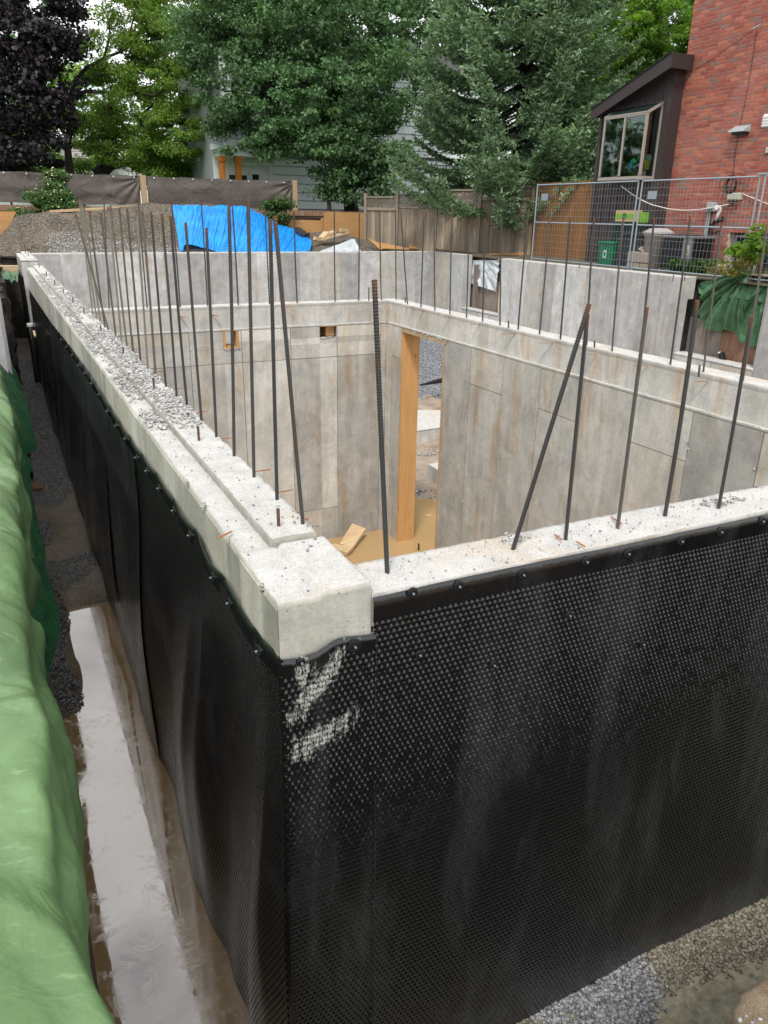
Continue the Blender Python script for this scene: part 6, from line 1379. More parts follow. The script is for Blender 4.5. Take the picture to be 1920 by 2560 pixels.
mb = MB(); mb.hexa([(13.50, y0 + .03, -.02), (13.74, y0 + .03, -.02), (13.74, y1 - .03, -.02), (13.50, y1 - .03, -.02), (13.48, y0, zt - .07), (13.78, y0, zt - .07), (13.78, y1, zt - .07), (13.48, y1, zt - .07)]); mb.build('body', M_GREENB, GB, bevel=.03)
mb = MB(); mb.box(13.46, 13.80, y0 - .02, y1 + .02, zt - .068, zt); mb.build('lid', M_GREENB, GB, bevel=.02)
mb = MB(); mb.tube([(13.6, y0 - .0, zt), (13.6, y0 - .02, zt + .05), (13.75, y0 - .02, zt + .06)], .016, 6); mb.build('handle', M_GREENB, GB)
# white recycling-style figure: house outline strokes
cy, cz = (y0 + y1) / 2, zt * .52
for (ya_, za_, yb2, zb_) in ((-.05, -.09, -.05, .07), (-.05, .07, -.015, .03), (-.015, .03, .015, .07), (.015, .07, .05, .03), (.05, .03, .05, -.09), (-.05, -.09, .05, -.09)):
    mb = MB(); mb.beam((13.484, cy + ya_, cz + za_), (13.484, cy + yb2, cz + zb_), .006, .022); mb.build('symbol_stroke', M_WHITEP, GB)
CB = thing('compost_bin', 'black ridged square composter between green bin and stone planter', 'compost bin', tuple(at(1560, 660, x=13.6)))
a = at(1530, 665, x=13.45); b = at(1600, 668, x=13.45); zt = at(1560, 585, x=13.45)[2]; y0, y1 = b[1], a[1]
for k in range(6):
    z_ = -.02 + k * (zt + .02 - .05) / 6; f = .018 * k; mb = MB(); mb.box(13.45 + f, 14.1 - f, y0 + f, y1 - f, z_, z_ + (zt - .03) / 6 - .012); mb.box(13.47 + f, 14.08 - f, y0 + f + .02, y1 - f - .02, z_ + (zt - .03) / 6 - .013, z_ + (zt - .03) / 6 + .002); mb.build('ring', M_BLACKP, CB)
mb = MB(); mb.box(13.52, 14.03, y0 + .08, y1 - .08, zt - .05, zt + .02); mb.build('lid', M_BLACKP, CB, bevel=.02)
DG = thing('storage_bin', 'dark green bin behind the composter carrying the cardboard box', 'bin', tuple(at(1570, 590, x=13.9)))
a = at(1532, 560, x=13.75); b = at(1612, 560, x=13.75); mb = MB(); mb.box(13.75 + .02, 13.98, b[1], a[1], 0, a[2] - .02); mb.build('body', M_GREEND, DG, bevel=.02); mb = MB(); mb.box(13.72, 13.985, b[1] - .03, a[1] + .03, a[2] - .018, a[2] + .04); mb.build('lid', M_GREEND, DG, bevel=.015)
Z3 = lambda a, b: (1220 + a * .4219, b * .4219)
M_CARD = simple('cardboard', (.46, .33, .18), .85, 20, .12, .1); M_CGRN = simple('green_printed_card', (.16, .36, .035), .7, 20, .1, 0); M_DKG = simple('dark_green_print', (.02, .14, .03), .7, 20, .1, 0)
CBX = thing('cardboard_box', 'green and brown cardboard box with round dark emblem on top of the dark green bin', 'box', tuple(at(*Z3(810, 1315), x=13.74)))
a = at(*Z3(750, 1312), x=13.74); b = at(*Z3(862, 1312), x=13.74); zt = at(*Z3(762, 1245), x=13.74)[2]; y0, y1 = b[1], a[1]; z0b = a[2]
mb = MB(); mb.box(13.74, 13.99, y0, y1, z0b, zt); mb.build('carton', M_CARD, CBX, bevel=.004)
mb = MB(); mb.box(13.736, 13.7395, y0 + .01, y1 - .01, z0b + .06, zt - .08); mb.build('green_band', M_CGRN, CBX)
mb = MB(); mb.tube([(13.7355, (y0 + y1) / 2, (z0b + zt) / 2 - .01), (13.733, (y0 + y1) / 2, (z0b + zt) / 2 - .01)], .075, 14); mb.build('emblem', M_DKG, CBX)
a = at(*Z3(868, 1312), x=13.86); b = at(*Z3(925, 1312), x=13.86); mb = MB(); mb.box(13.86, 13.99, b[1], a[1] - .02, a[2] - .02, zt - .04); tag(mb.build('cardboard_box', M_CGRN), 'second green carton half hidden behind the near fence posts', 'box')
# stone planter on blocks
PLN = thing('stone_planter', 'weathered square concrete planter with broken lump on top behind the fence clamp', 'planter', tuple(at(1600, 675, x=13.3)))
a = at(1567, 642, x=13.3); b = at(1616, 648, x=13.3); zt = at(1590, 630, x=13.3)[2]; zb = at(1590, 657, x=13.3)[2]
mb = MB(); mb.box(13.3, 13.6, b[1], a[1], zb, zt); mb.build('block', M_BLOCK, PLN, bevel=.02)
rocks('broken_lump', np.array([[13.42, (a[1] + b[1]) / 2 + d_, zt + .03 + .03 * k] for k, d_ in enumerate((-.05, .04, 0))]), [.09, .08, .06], M_BLOCK, PLN)
for k in range(3):
    y_ = b[1] + (a[1] - b[1]) * k / 3; mb = MB(); mb.box(13.31, 13.58, y_ + .01, y_ + (a[1] - b[1]) / 3 - .015, zb - .12, zb - .005); mb.build('foot_block', M_BLOCK, PLN)
mb = MB(); mb.box(13.30, 13.60, b[1] - .02, a[1] + .02, -.05, zb - .122); mb.build('base_slab', M_BLOCK, PLN)
TC = thing('trash_can', 'tall light grey trash can with lid and handles beside the air conditioner', 'trash can', (13.62, 12.9, 0))
u_c = 1635; b = at(1618, 672, x=13.55); l_ = at(1611, 600, x=13.55); r_ = at(1666, 600, x=13.55); rr = (l_[1] - r_[1]) / 2 * .95; cyy = (l_[1] + r_[1]) / 2; zt = at(1640, 590, x=13.55)[2]
c = np.array([13.62, cyy, 0.02]); mb = MB(); mb.lathe(c, [(rr * .72, 0), (rr * .92, zt - .02), (rr * 1.0, zt - .018), (rr * 1.0, zt + .03)], 24); mb.build('body', M_TRASH, TC, True)
mb = MB(); mb.lathe(c + (0, 0, zt + .032), [(rr * 1.07, 0), (rr * 1.07, .035), (rr * .95, .05), (rr * .6, .11), (rr * .1, .12)], 24); mb.build('lid', M_TRASH, TC)
for s in (1, -1): mb = MB(); mb.tube([c + (-.05, s * rr * .98, zt - .05), c + (-.05, s * rr * 1.15, zt - .06), c + (-.05, s * rr * 1.1, zt - .16)], .018, 6); mb.build('handle', M_BLK if s > 0 else M_TRASH, TC)
M_ACRIM = simple('dark_grey_casing', (0.17, 0.185, 0.20), 0.5, 20, 0.1, 0.05)
AC = thing('air_conditioner', 'grey louvred outdoor air conditioning unit against the brick wall', 'air conditioner', (13.75, 12.4, 0))
a = at(1645, 676, x=13.45); b = at(1737, 640, x=13.45); zt = at(1655, 588, x=13.45)[2]; y1 = a[1]; y0 = at(1733, 592, x=13.45)[1]
x0, x1 = 13.45, 14.14; zb = .04
mb = MB(); mb.box(x0 + .03, x1 - .03, y0 + .03, y1 - .03, zb, zt - .05); mb.build('core', M_BLK, AC)
for k in range(26): z_ = zb + .05 + k * (zt - zb - .12) / 26; mb = MB(); mb.box(x0 + .005, x0 + .028, y0 + .24, y1 - .03, z_, z_ + .012); mb.box(x0 + .03, x1 - .04, y1 - .028, y1 - .01, z_, z_ + .012); mb.build('louvre', M_BLACKP, AC)
for y_ in np.linspace(y0 + .24, y1 - .03, 8): mb = MB(); mb.box(x0 - .001, x0 + .004, y_, y_ + .012, zb + .04, zt - .05); mb.build('guard_bar', M_BLACKP, AC)
mb = MB(); mb.box(x0 - .006, x0 + .029, y0, y0 + .235, zb + .03, zt - .05); mb.build('service_panel', M_ACRIM, AC)
mb = MB(); mb.box(x0 - .01, x0 - .0065, y0 + .05, y0 + .16, zt - .38, zt - .18); mb.build('label_plate', M_BEIGE, AC)
for (p_, q_) in (((.065, .02), (.105, .10)), ((.105, .10), (.145, .02)), ((.065, .02), (.145, .02))): mb = MB(); mb.beam((x0 - .012, y0 + p_[0], zt - .36 + p_[1]), (x0 - .012, y0 + q_[0], zt - .36 + q_[1]), .003, .008); mb.build('warning_triangle', M_BLACKP, AC)
mb = MB(); mb.box(x0 - .015, x1, y0 - .015, y1 + .015, zt - .048, zt - .0); mb.box(x0 - .01, x1, y0, y1, .0, zb + .03); mb.build('casing_rim', M_ACRIM, AC, bevel=.01)
mb = MB(); c = np.array([(x0 + x1) / 2, (y0 + y1) / 2, zt]); 
for k in range(5): r_ = .09 + .055 * k; mb.tube([c + (r_ * math.cos(t), r_ * math.sin(t), .045 - .008 * k) for t in np.linspace(0, 6.283, 25)], .006, 4, False)
for k in range(8): t = k * math.pi / 4; mb.beam(c + (.05 * math.cos(t), .05 * math.sin(t), .045), c + (.33 * math.cos(t), .33 * math.sin(t), .008), .01, .01)
mb.build('fan_guard', M_BLACKP, AC)
# hollow block at right
HBK = thing('hollow_block', 'hollow concrete block at the fence foot by the tied green tarp', 'concrete block', tuple(at(1880, 700, x=13.25)))
a = at(1868, 688, x=13.2); b = at(1915, 694, x=13.2); y0, y1 = b[1] - .12, a[1]; zt = .14
mb = MB(); mb.box(13.2, 13.45, y0, y1, zt - .03, zt); mb.box(13.2, 13.45, y0, y1, -.1, -.07)
for y_ in (y0, y0 + (y1 - y0) * .48, y1 - .04): mb.box(13.2, 13.45, y_, y_ + .04, -.069, zt - .031)
mb.box(13.40, 13.449, y0 + .04, y1 - .04, -.069, zt - .031); mb.build('block', M_BLOCK, HBK)

# ------------------------------------------------------------ lagging and tarps behind the openings of the right outer wall
LG = thing('lagging_wall', 'stained plywood lagging seen through the openings of the right outer wall', 'shoring', (13, 11, -1.5))
R4 = lambda a, b: (1640 + a * .16878, 640 + b * .16878)
xg = 12.98
ylist = [9.0, 9.55, 10.25, 10.9, 11.3, 12.2]
for i, (a, b) in enumerate(zip(ylist[:-1], ylist[1:])):
    mb = MB(); mb.box(xg, xg + .03, a + .006, b - .006, -3.2, (-0.93 if i < 4 else -.80)); mb.build('plywood_sheet', M_LAGR if i in (0, 1) else M_LAG if i > 3 else (M_LAGR if i == 2 else M_LAG), LG)
for i, (a, b) in enumerate(((17.9, 18.9), (18.91, 19.5), (19.51, 20.4))): mb = MB(); mb.box(xg, xg + .03, a, b, -3.2, (-.78, -.66, -.30)[i]); mb.build('plywood_sheet', (M_LAGR, M_LAG, M_LAG)[i], LG)
mb = MB(); mb.box(xg - .14, xg - .005, 19.85, 20.0, -3.2, -.25); mb.build('pile', M_LAG, LG)
GR = thing('green_tarp', 'dark green tarp tied to the fence post and gathered into deep folds, right side', 'tarp', (12.95, 10.7, -.3))
knot = at(1867, 683, x=FX - .03)
def fan(name, apex, bot, mat, parent, n=150, m=50, amp=.05, k=13, seed=0.):
    bot = np.array(bot); d = np.r_[0, np.cumsum(np.linalg.norm(np.diff(bot, axis=0), axis=1))]; d /= d[-1]; t = np.linspace(0, 1, n); B = np.stack([np.interp(t, d, bot[:, i]) for i in range(3)], 1)
    v = np.linspace(0, 1, m); A = np.array(apex); P = A + (B[:, None] - A) * (v[None, :, None])
    U, Vv = np.meshgrid(t, v, indexing='ij'); cr_ = (1 - 2 * np.abs(np.mod(U * k * .8 + 1.2 * fbm(U * 4 + seed, Vv * 1.3, 3), 2) - 1)) * amp * .6 + (1 - 2.2 * np.abs(fbm(U * k + seed, Vv * .8 + seed, 3))) * amp * .5; cr_ = cr_ * np.clip(Vv * 1.6, .05, 1)
    P[..., 0] -= cr_ + .10 * np.sin(np.pi * Vv) * .6; P[..., 2] += .03 * np.sin(np.pi * Vv)
    return npobj(name, P.reshape(-1, 3), grid_faces(n, m), mat, parent, True)
xt = 12.93
botp = [at(*R4(*q), x=xt) for q in ((640, 400), (700, 560), (690, 740), (685, 1010), (830, 1110), (960, 1130), (1060, 1080), (1180, 1150), (1300, 1270), (1400, 1330), (1450, 1340))]
fan('gathered_folds', knot, botp, M_TG2, GR, 260, 60, .14, 13)
k2 = at(1925, 713, x=FX - .03); botp = [at(*R4(*q), x=xt - .02) for q in ((1390, 560), (1300, 900), (1250, 1180), (1300, 1260), (1395, 1340), (1455, 1350), (1530, 1330), (1640, 1330), (1700, 900), (1750, 520))]
fan('second_gather', k2, botp, M_TG2, GR, 160, 50, .10, 12, 5.)
o = drape('top_flap', [at(*R4(640, 560), x=12.92), at(*R4(1700, 700), x=12.92), at(*R4(1690, 440), x=13.05), at(*R4(610, 375), x=13.05)], M_TG2, .03, 80, 20, 9, 1.2, GR)
mb = MB(); mb.tube([knot + (-.02, 0, -.03), knot + (-.02, 0, .05)], [.07, .045], 10); mb.build('knot', M_TG2, GR)
P3 = lambda a, b: (1120 + a * .1085, 640 + b * .1085)
o = drape('white_sheet', [at(*P3(330, 560), x=12.92), at(*P3(1130, 830), x=12.92), at(*P3(1200, 90), x=12.97), at(*P3(380, 100), x=12.97)], M_TW, .045, 90, 50, 5, 1.6, None, 0, (.35, 1.35)); tag(o, 'white plastic sheet hanging behind the first opening of the right outer wall', 'plastic sheet')
a = at(*R4(960, 1500), x=12.84); CQ = thing('corrugated_pipe', 'short black corrugated pipe end with white mouth poking up behind the right opening', 'pipe', tuple(a))
b = at(*R4(965, 1440), x=12.84); c = at(*R4(1010, 1600), x=12.80); ps = [b + (c - b) * t for t in np.linspace(0, 1.6, 26)]; mb = MB(); mb.tube(ps, [.058 + .006 * (i % 2) for i in range(26)], 12); mb.build('pipe', M_BLK, CQ); mb = MB(); mb.tube([b + (0, 0, .0), b + (0, 0, .022)], [.064, .052], 12); mb.build('taped_end', M_WHITEP, CQ)

# near bank stones at the lower right corner
PB = [(1.3, .60, -.49), (1.42, .58, -.49)]
rocks('bank_pebbles', np.array([at(1865, 2540, z=-.455), at(1850, 2550, z=-.455), at(1900, 2548, z=-.455), at(1880, 2556, z=-.455)]), [.007, .006, .008, .005], M_STONE)
# ------------------------------------------------------------ houses behind
WH = thing('white_house', 'white lap-sided house behind the trees with porch on orange posts', 'house', (12, 32, 1))
Z2 = lambda a, b: (600 + a * .4219, b * .4219); Z1 = lambda a, b: (a * .4219, b * .4219)
HY = 32.0
za = at(*Z2(180, 955), y=HY); zr = at(*Z2(620, 1000), y=HY)
def board_row(x0, x1, z0, z1, y, nm='siding_board', mat=M_SIDE, par=WH):
    mb = MB(); mb.hexa([(x0, y - .040, z0), (x1, y - .040, z0), (x1, y + .02, z0), (x0, y + .02, z0), (x0, y - .004, z1), (x1, y - .004, z1), (x1, y + .02, z1), (x0, y + .02, z1)]); mb.build(nm, mat, par)
mb = MB(); mb.box(8.5, 24, HY + .021, HY + 6, .9, 6.7); mb.build('wall_core', M_GREYM, WH)
z = 1.25
while z < 3.15: board_row(10.75, 23.5, z, z + .285, HY); z += .318
z = 3.35
while z < 6.5: board_row(9.95, 23.5, z, z + .285, HY + 0.0); z += .318
z = 3.35
while z < 6.5: board_row(8.5, 9.93, z, z + .285, HY - .9, par=WH); z += .318
mb = MB(); mb.box(8.5, 9.94, HY - .88, HY + .0, 3.3, 6.6); mb.build('bay_core', M_GREYM, WH)
mb = MB(); mb.box(8.9, 9.5, HY - .96, HY - .93, 4.3, 5.6); w_ = mb.build('window', M_GLASS, WH); mb = MB()
for a, b, c, d in ((8.84, 8.9, 4.24, 5.66), (9.5, 9.56, 4.24, 5.66), (8.9, 9.5, 5.6, 5.66), (8.9, 9.5, 4.24, 4.3)): mb.box(a, b, HY - .97, HY - .93, c, d)
mb.build('frame', M_TRIM, w_)
mb = MB(); mb.box(8.3, 23.6, HY - .10, HY - .03, 3.16, 3.34); mb.build('belt_trim', M_TRIM, WH); mb = MB(); mb.box(12.9, 23.6, HY - .13, HY - .101, 3.30, 3.42); mb.build('dark_flashing', M_DARKW, WH)
mb = MB(); mb.box(10.55, 10.74, HY - .03, HY + .0, 1.0, 3.16); mb.build('corner_board', M_TRIM, WH)
# porch
mb = MB(); mb.box(8.35, 10.72, HY - 1.6, HY - .1, 3.02, 3.20); mb.box(8.27, 10.76, HY - 1.68, HY - .1, 3.201, 3.27); mb.build('porch_beam', M_TRIM, WH)
mb = MB(); mb.hexa([(8.2, HY - 1.75, 3.272), (10.8, HY - 1.75, 3.272), (10.8, HY - .1, 3.272), (8.2, HY - .1, 3.272), (8.2, HY - 1.75, 3.30), (10.8, HY - 1.75, 3.30), (10.8, HY - .1, 3.5), (8.2, HY - .1, 3.5)]); mb.build('porch_roof', M_TRIM, WH)
for (u0, u1) in ((550, 563), (590, 603)):
    a = at(u0, 425, y=HY - 1.5); b = at(u1, 425, y=HY - 1.5); mb = MB(); mb.box(a[0], b[0], HY - 1.55, HY - 1.35, 1.0, 3.0); p = mb.build('porch_post', M_ORANGE, WH); mb = MB(); mb.box(a[0] - .03, b[0] + .03, HY - 1.58, HY - 1.32, 2.82, 3.01); mb.build('capital', M_ORANGE, p)
for (u0, v0, u1, v1) in ((571, 437, 617, 460), (629, 436, 647, 460)):
    a = at(u0, v0, y=HY); b = at(u1, v1, y=HY); mb = MB(); mb.box(a[0], b[0], HY - .05, HY + .02, 1.4, a[2]); w_ = mb.build('window', M_GLASS, WH); mb = MB(); mb.box(a[0] - .07, b[0] + .07, HY - .07, HY - .03, a[2], a[2] + .09); mb.box(a[0] - .07, a[0], HY - .07, HY - .03, 1.4, a[2]); mb.box(b[0], b[0] + .07, HY - .07, HY - .03, 1.4, a[2]); mb.build('frame', M_TRIM, w_)
mb = MB(); mb.box(8.3, 10.6, HY + .0, HY + .019, 1, 3.1); mb.build('porch_wall', M_SIDE, WH)
for u in (628, 660): a = at(u, 408, y=HY - .6); mb = MB(); mb.lathe(a + (0, 0, -.12), [(.28, .12), (.25, .05), (.12, -.02), (.01, -.03)], 12); mb.build('awning_scallop', M_TRIM, WH)
# roof slab out of sight in the crown
mb = MB(); mb.hexa([(9.9, HY - .2, 6.7), (24.5, HY - .2, 6.7), (24.5, HY + 3, 8.2), (9.9, HY + 3, 8.2), (9.9, HY - .2, 6.8), (24.5, HY - .2, 6.8), (24.5, HY + 3, 8.3), (9.9, HY + 3, 8.3)]); mb.build('roof', M_ROOF, WH)
CRH = thing('cream_house', 'cream boarded house with chimney stack glimpsed left of the white porch', 'house', (8, 40, 1))
a = at(497, 372, y=40); b = at(546, 372, y=40)
mb = MB(); mb.box(a[0], 12, 40.02, 46, 1, a[2] + .8); mb.build('wall_core', simple('cream_siding', (.62, .60, .52), .7, 6, .05, 0), CRH)
for k in range(12): board_row(a[0], a[0] + 1.0, 1.1 + k * .28, 1.37 + k * .28, 40, 'siding_board', MATS['cream_siding'], CRH)
mb = MB(); a2 = at(490, 380, y=39.6); b2 = at(502, 380, y=39.6); mb.box(a2[0], b2[0], 39.5, 39.98, 1, a2[2] + .5); mb.build('chimney', M_LAGR, CRH)
mb = MB(); a2 = at(470, 390, y=40); mb.box(a2[0], a2[0] + .35, 39.9, 40.0, 1.3, 3.6); mb.build('window', M_GLASS, CRH)
GH = thing('grey_roof_house', 'low house with grey shingle roof behind the apple tree', 'house', (3, 46, 1))
a = at(120, 355, y=50); b = at(262, 355, y=50); c = at(345, 412, y=44); d = at(112, 428, y=44)
rz0 = at(250, 428, y=44)[2]; rz1 = at(200, 352, y=50)[2]
nr = 14
for k in range(nr):
    t0, t1 = k / nr, (k + 1.1) / nr; y0, y1 = 44 + 6 * t0, 44 + 6 * min(t1, 1); zz0, zz1 = rz0 + (rz1 - rz0) * t0, rz0 + (rz1 - rz0) * min(t1, 1); xl, xr_ = -6, c[0] - (c[0] - b[0]) * t0
    mb = MB(); mb.hexa([(xl, y0, zz0 + .03), (xr_, y0, zz0 + .03), (xr_, y1, zz1), (xl, y1, zz1), (xl, y0, zz0 + .07), (xr_, y0, zz0 + .07), (xr_, y1, zz1 + .01), (xl, y1, zz1 + .01)]); mb.build('shingle_course', simple('grey_shingle', (.30, .29, .28), .9, 9, .3, .3, objr=.1) if k == 0 else MATS['grey_shingle'], GH)
mb = MB(); mb.box(-6, c[0] - .4, 44.5, 50, .9, rz0); mb.build('wall', M_SIDE, GH); mb = MB(); mb.box(-6.1, c[0] + .05, 43.9, 44.0, rz0 - .15, rz0 + .05); mb.build('gutter', M_TRIM, GH)
for u0, u1 in ((297, 306), (312, 330)): a = at(u0, 430, y=44.4); b = at(u1, 430, y=44.4); mb = MB(); mb.box(a[0], b[0], 44.4, 44.52, 1.6, rz0 - .4); mb.build('window', M_GLASS, GH)

# ------------------------------------------------------------ vegetation
def leaves(name, C, S, mat, parent, size=.1, asp=.55, upbias=.6, kind='stuff', n=None, sizevar=.35, out_c=None):
    """C (k,3) clump centres, S (k,3) clump radii; n leaves spread through them"""
    k = len(C); per = max(1, n // k); idx = np.repeat(np.arange(k), per); m_ = len(idx)
    g = RS.normal(size=(m_, 3)); g /= np.linalg.norm(g, axis=1)[:, None]; g *= RS.rand(m_, 1) ** (1 / 2.2)
    P = C[idx] + g * S[idx]
    nrm = RS.normal(size=(m_, 3)); nrm /= np.linalg.norm(nrm, axis=1)[:, None]
    nrm = nrm * (1 - upbias) + np.array([0, -.25, 1.0]) * upbias + g * .35; nrm /= np.linalg.norm(nrm, axis=1)[:, None]
    t = RS.normal(size=(m_, 3)); t -= nrm * (t * nrm).sum(1)[:, None]; t /= np.linalg.norm(t, axis=1)[:, None]; b = np.cross(nrm, t)
    s = size * (1 + RS.uniform(-sizevar, sizevar, m_))[:, None]
    # a leaf: pointed quad folded slightly
    a0 = P - t * s * .5; a1 = P + b * s * asp * .5 + nrm * s * .06; a2 = P + t * s * .5; a3 = P - b * s * asp * .5 + nrm * s * .06
    V = np.stack([a0, a1, a2, a3], 1).reshape(-1, 3); F = np.arange(m_ * 4).reshape(-1, 4)
    o = npobj(name, V, F, mat, parent); 
    if kind: o['kind'] = kind
    return o
def limb(mb, p0, p1, r0, r1, wob=.12, n=7):
    p0 = np.array(p0, float); p1 = np.array(p1, float); L_ = np.linalg.norm(p1 - p0); pts = []
    for i in range(n):
        t = i / (n - 1); w_ = math.sin(math.pi * t) * wob * L_; pts.append(p0 + (p1 - p0) * t + RS.normal(size=3) * w_ * .35 + np.array([0, 0, w_ * .4]))
    mb.tube(pts, list(np.linspace(r0, r1, n)), 7); return pts
def crown_pts(blobs, per=30, shell=.55, seed=0):
    """blobs: (u, v, depth, ru_px, rv_px, thickness m) -> clump centres lying towards the blob shells"""
    C = []; S = []
    for (u, v, d, ru, rv, th) in blobs:
        c = at(u, v, d=d); rx = ru * d / FPX; rz = rv * d / FPX
        k = max(6, int(per * rx * rz / 3.0))
        g = RS.normal(size=(k, 3)); g /= np.linalg.norm(g, axis=1)[:, None]; g *= (shell + (1 - shell) * RS.rand(k, 1) ** .5)
        P = c + g[:, :1] * rx * np.array([FH[1], -FH[0], 0]) + g[:, 1:2] * th * FH + g[:, 2:] * rz * np.array([0, 0, 1])
        C.append(P); s = RS.uniform(.22, .62, (k, 1)); S.append(np.hstack([s * 1.3, s * 1.3, s * .62]))
    return np.concatenate(C), np.concatenate(S)
# purple maple, upper left
T = thing('maple_tree', 'dark purple-leaved maple filling the upper left corner', 'tree', tuple(at(-40, 440, d=29)))
C, S = crown_pts([(30, 60, 28, 170, 150, 2.6), (20, 260, 27.5, 150, 150, 2.4), (100, 150, 28, 95, 120, 2.0), (60, 370, 27.5, 90, 75, 1.6), (-60, 330, 28, 120, 130, 2), (110, 20, 28.5, 95, 90, 2), (-120, 60, 29, 160, 260, 3)], 44)
leaves('crown', C, S, M_LPUR, T, .16, .75, .45, n=46000); mb = MB(); b = at(-60, 460, d=29); b[2] = 1.0
tp = limb(mb, b, at(-10, 100, d=28.5), .28, .15, .05)
for q in ((60, 60), (120, 150), (80, 300), (-80, 200), (130, 60), (20, 380)): limb(mb, tp[2] if q[1] > 250 else tp[4], at(*q, d=28), .10, .02)
mb.build('trunk', M_BARK, T, True)
# apple tree with spreading limbs
T = thing('apple_tree', 'gnarled fresh green tree with wide spreading limbs behind the privacy screen', 'tree', tuple(at(175, 440, d=31)))
mb = MB(); b = at(176, 436, d=31); b[2] = 1.0; P_ = [b, at(174, 420, d=31), at(168, 360, d=31), at(176, 320, d=31), at(183, 280, d=31), at(178, 240, d=31)]
mb.tube(P_, [.17, .16, .13, .15, .12, .10], 8)
for pts, r in (([(178, 240), (185, 205), (215, 170), (260, 145), (300, 130), (335, 110)], .10), ([(178, 240), (215, 228), (270, 232), (330, 230), (385, 240), (410, 225)], .085), ([(185, 215), (225, 195), (265, 185), (300, 172), (340, 180), (390, 190)], .06), ([(170, 250), (150, 190), (140, 150), (110, 120)], .04), ([(300, 130), (325, 80), (335, 40), (330, 0)], .05), ([(168, 350), (150, 320), (130, 300)], .05), ([(260, 145), (275, 90), (270, 40), (262, -10)], .045), ([(335, 110), (400, 95), (440, 60)], .04), ([(215, 228), (205, 270), (212, 300)], .03), ([(330, 230), (360, 255), (400, 262)], .04)):
    mb.tube([at(u, v, d=30.8 + .4 * math.sin(i + u)) for i, (u, v) in enumerate(pts)], list(np.linspace(r, r * .4, len(pts))), 7)
P_ = [at(240, 440, d=32), at(258, 425, d=32), at(280, 408, d=32), at(320, 408, d=32), at(350, 430, d=32)]; mb.tube(P_, [.30, .28, .25, .12, .06], 8)
mb.tube([at(286, 412, d=32), at(288, 370, d=32), at(280, 330, d=32), at(276, 250, d=32), at(277, 215, d=32)], [.16, .13, .09, .07, .05], 8)
mb.tube([at(288, 385, d=32), at(262, 385, d=32), at(255, 350, d=32)], [.07, .05, .03], 6)
mb.tube([at(355, 380, d=32), at(358, 330, d=32), at(350, 290, d=32), at(385, 260, d=32)], [.12, .10, .07, .04], 7)
mb.build('trunk', M_BARK, T, True)
C, S = crown_pts([(330, 60, 31, 75, 75, 1.8), (400, 130, 31, 85, 80, 2.0), (300, 190, 31.5, 55, 40, 1.5), (350, 290, 31.5, 110, 60, 2), (250, 300, 32, 70, 50, 1.5), (430, 30, 32, 90, 60, 2), (430, 330, 31, 80, 60, 1.5), (380, 200, 31, 80, 40, 1.5), (215, 110, 32, 38, 36, 1.2), (300, 380, 31.5, 90, 40, 1.3), (410, 390, 31, 90, 45, 1.3), (225, 200, 31.5, 45, 25, 1), (150, 260, 31.5, 40, 40, 1), (455, 230, 31, 70, 70, 1.4)], 38)
leaves('crown', C, S, M_LAPP, T, .115, .6, .4, n=58000)
C, S = crown_pts([(u, v, 46, 110, 120, 5) for u in range(-2300, -150, 170) for v in (120, 330)], 3); S *= 2.6  # unseen trees added off left, mirrored in window and water
leaves('far_trees', C, S, M_LMAP, None, .6, .7, .4, n=16000)
for x_ in range(3):
    pass
GX = RS.uniform(-22, -15, 260); GY = RS.uniform(-18, 34, 260); GZ = RS.uniform(0.5, 8.5, 260)
leaves('unseen_side_trees', np.stack([GX, GY, GZ], -1), np.tile([[1.5, 1.5, 1.1]], (260, 1)), M_LAPP, None, .45, .7, .4, n=26000)  # added out of view for reflections and light from the left
# background hedge row
for i, (bl, lb, mt) in enumerate(([[(20, 400, 34, 60, 45, 1), (90, 380, 36, 60, 60, 1.2)], 'bright green shrub left of the thin trunk above the screen', M_LBRI], [[(200, 420, 35, 60, 28, 1), (240, 360, 38, 50, 40, 1)], 'low green shrub in front of the grey roof', M_LAPP], [[(400, 410, 33, 70, 35, 1), (450, 400, 34, 50, 45, 1)], 'bushy green shrub at the left of the cream house', M_LBRI])):
    T = thing('garden_shrub', lb, 'shrub', tuple(at(bl[0][0], 440, d=bl[0][2]))); C, S = crown_pts(bl, 46); leaves('foliage', C, S, mt, T, .12, .6, .5, n=9000); mb = MB(); b = at(bl[0][0], 440, d=bl[0][2]); limb(mb, (b[0], b[1], 1.0), at(bl[0][0], bl[0][1], d=bl[0][2]), .05, .02); mb.build('stem', M_BARK, T)
# far tree wall that closes the horizon
C, S = crown_pts([(u, 330 + 40 * math.sin(u * .02), 75, 130, 160, 5) for u in range(-300, 2200, 150)], 3.5); S *= 3.4
o = leaves('far_trees', C, S, M_LAPP, None, .65, .6, .5, n=36000)
C, S = crown_pts([(u, v + 20 * math.sin(u), 50, 95, 110, 3) for u in range(420, 1640, 130) for v in (-20, 150, 300)] + [(u, v, 50, 80, 110, 3) for u in (-60, 60) for v in (0, 200, 350)], 8); S *= 2.0
leaves('far_trees', C, S, M_LMAP, None, .40, .7, .4, n=42000)
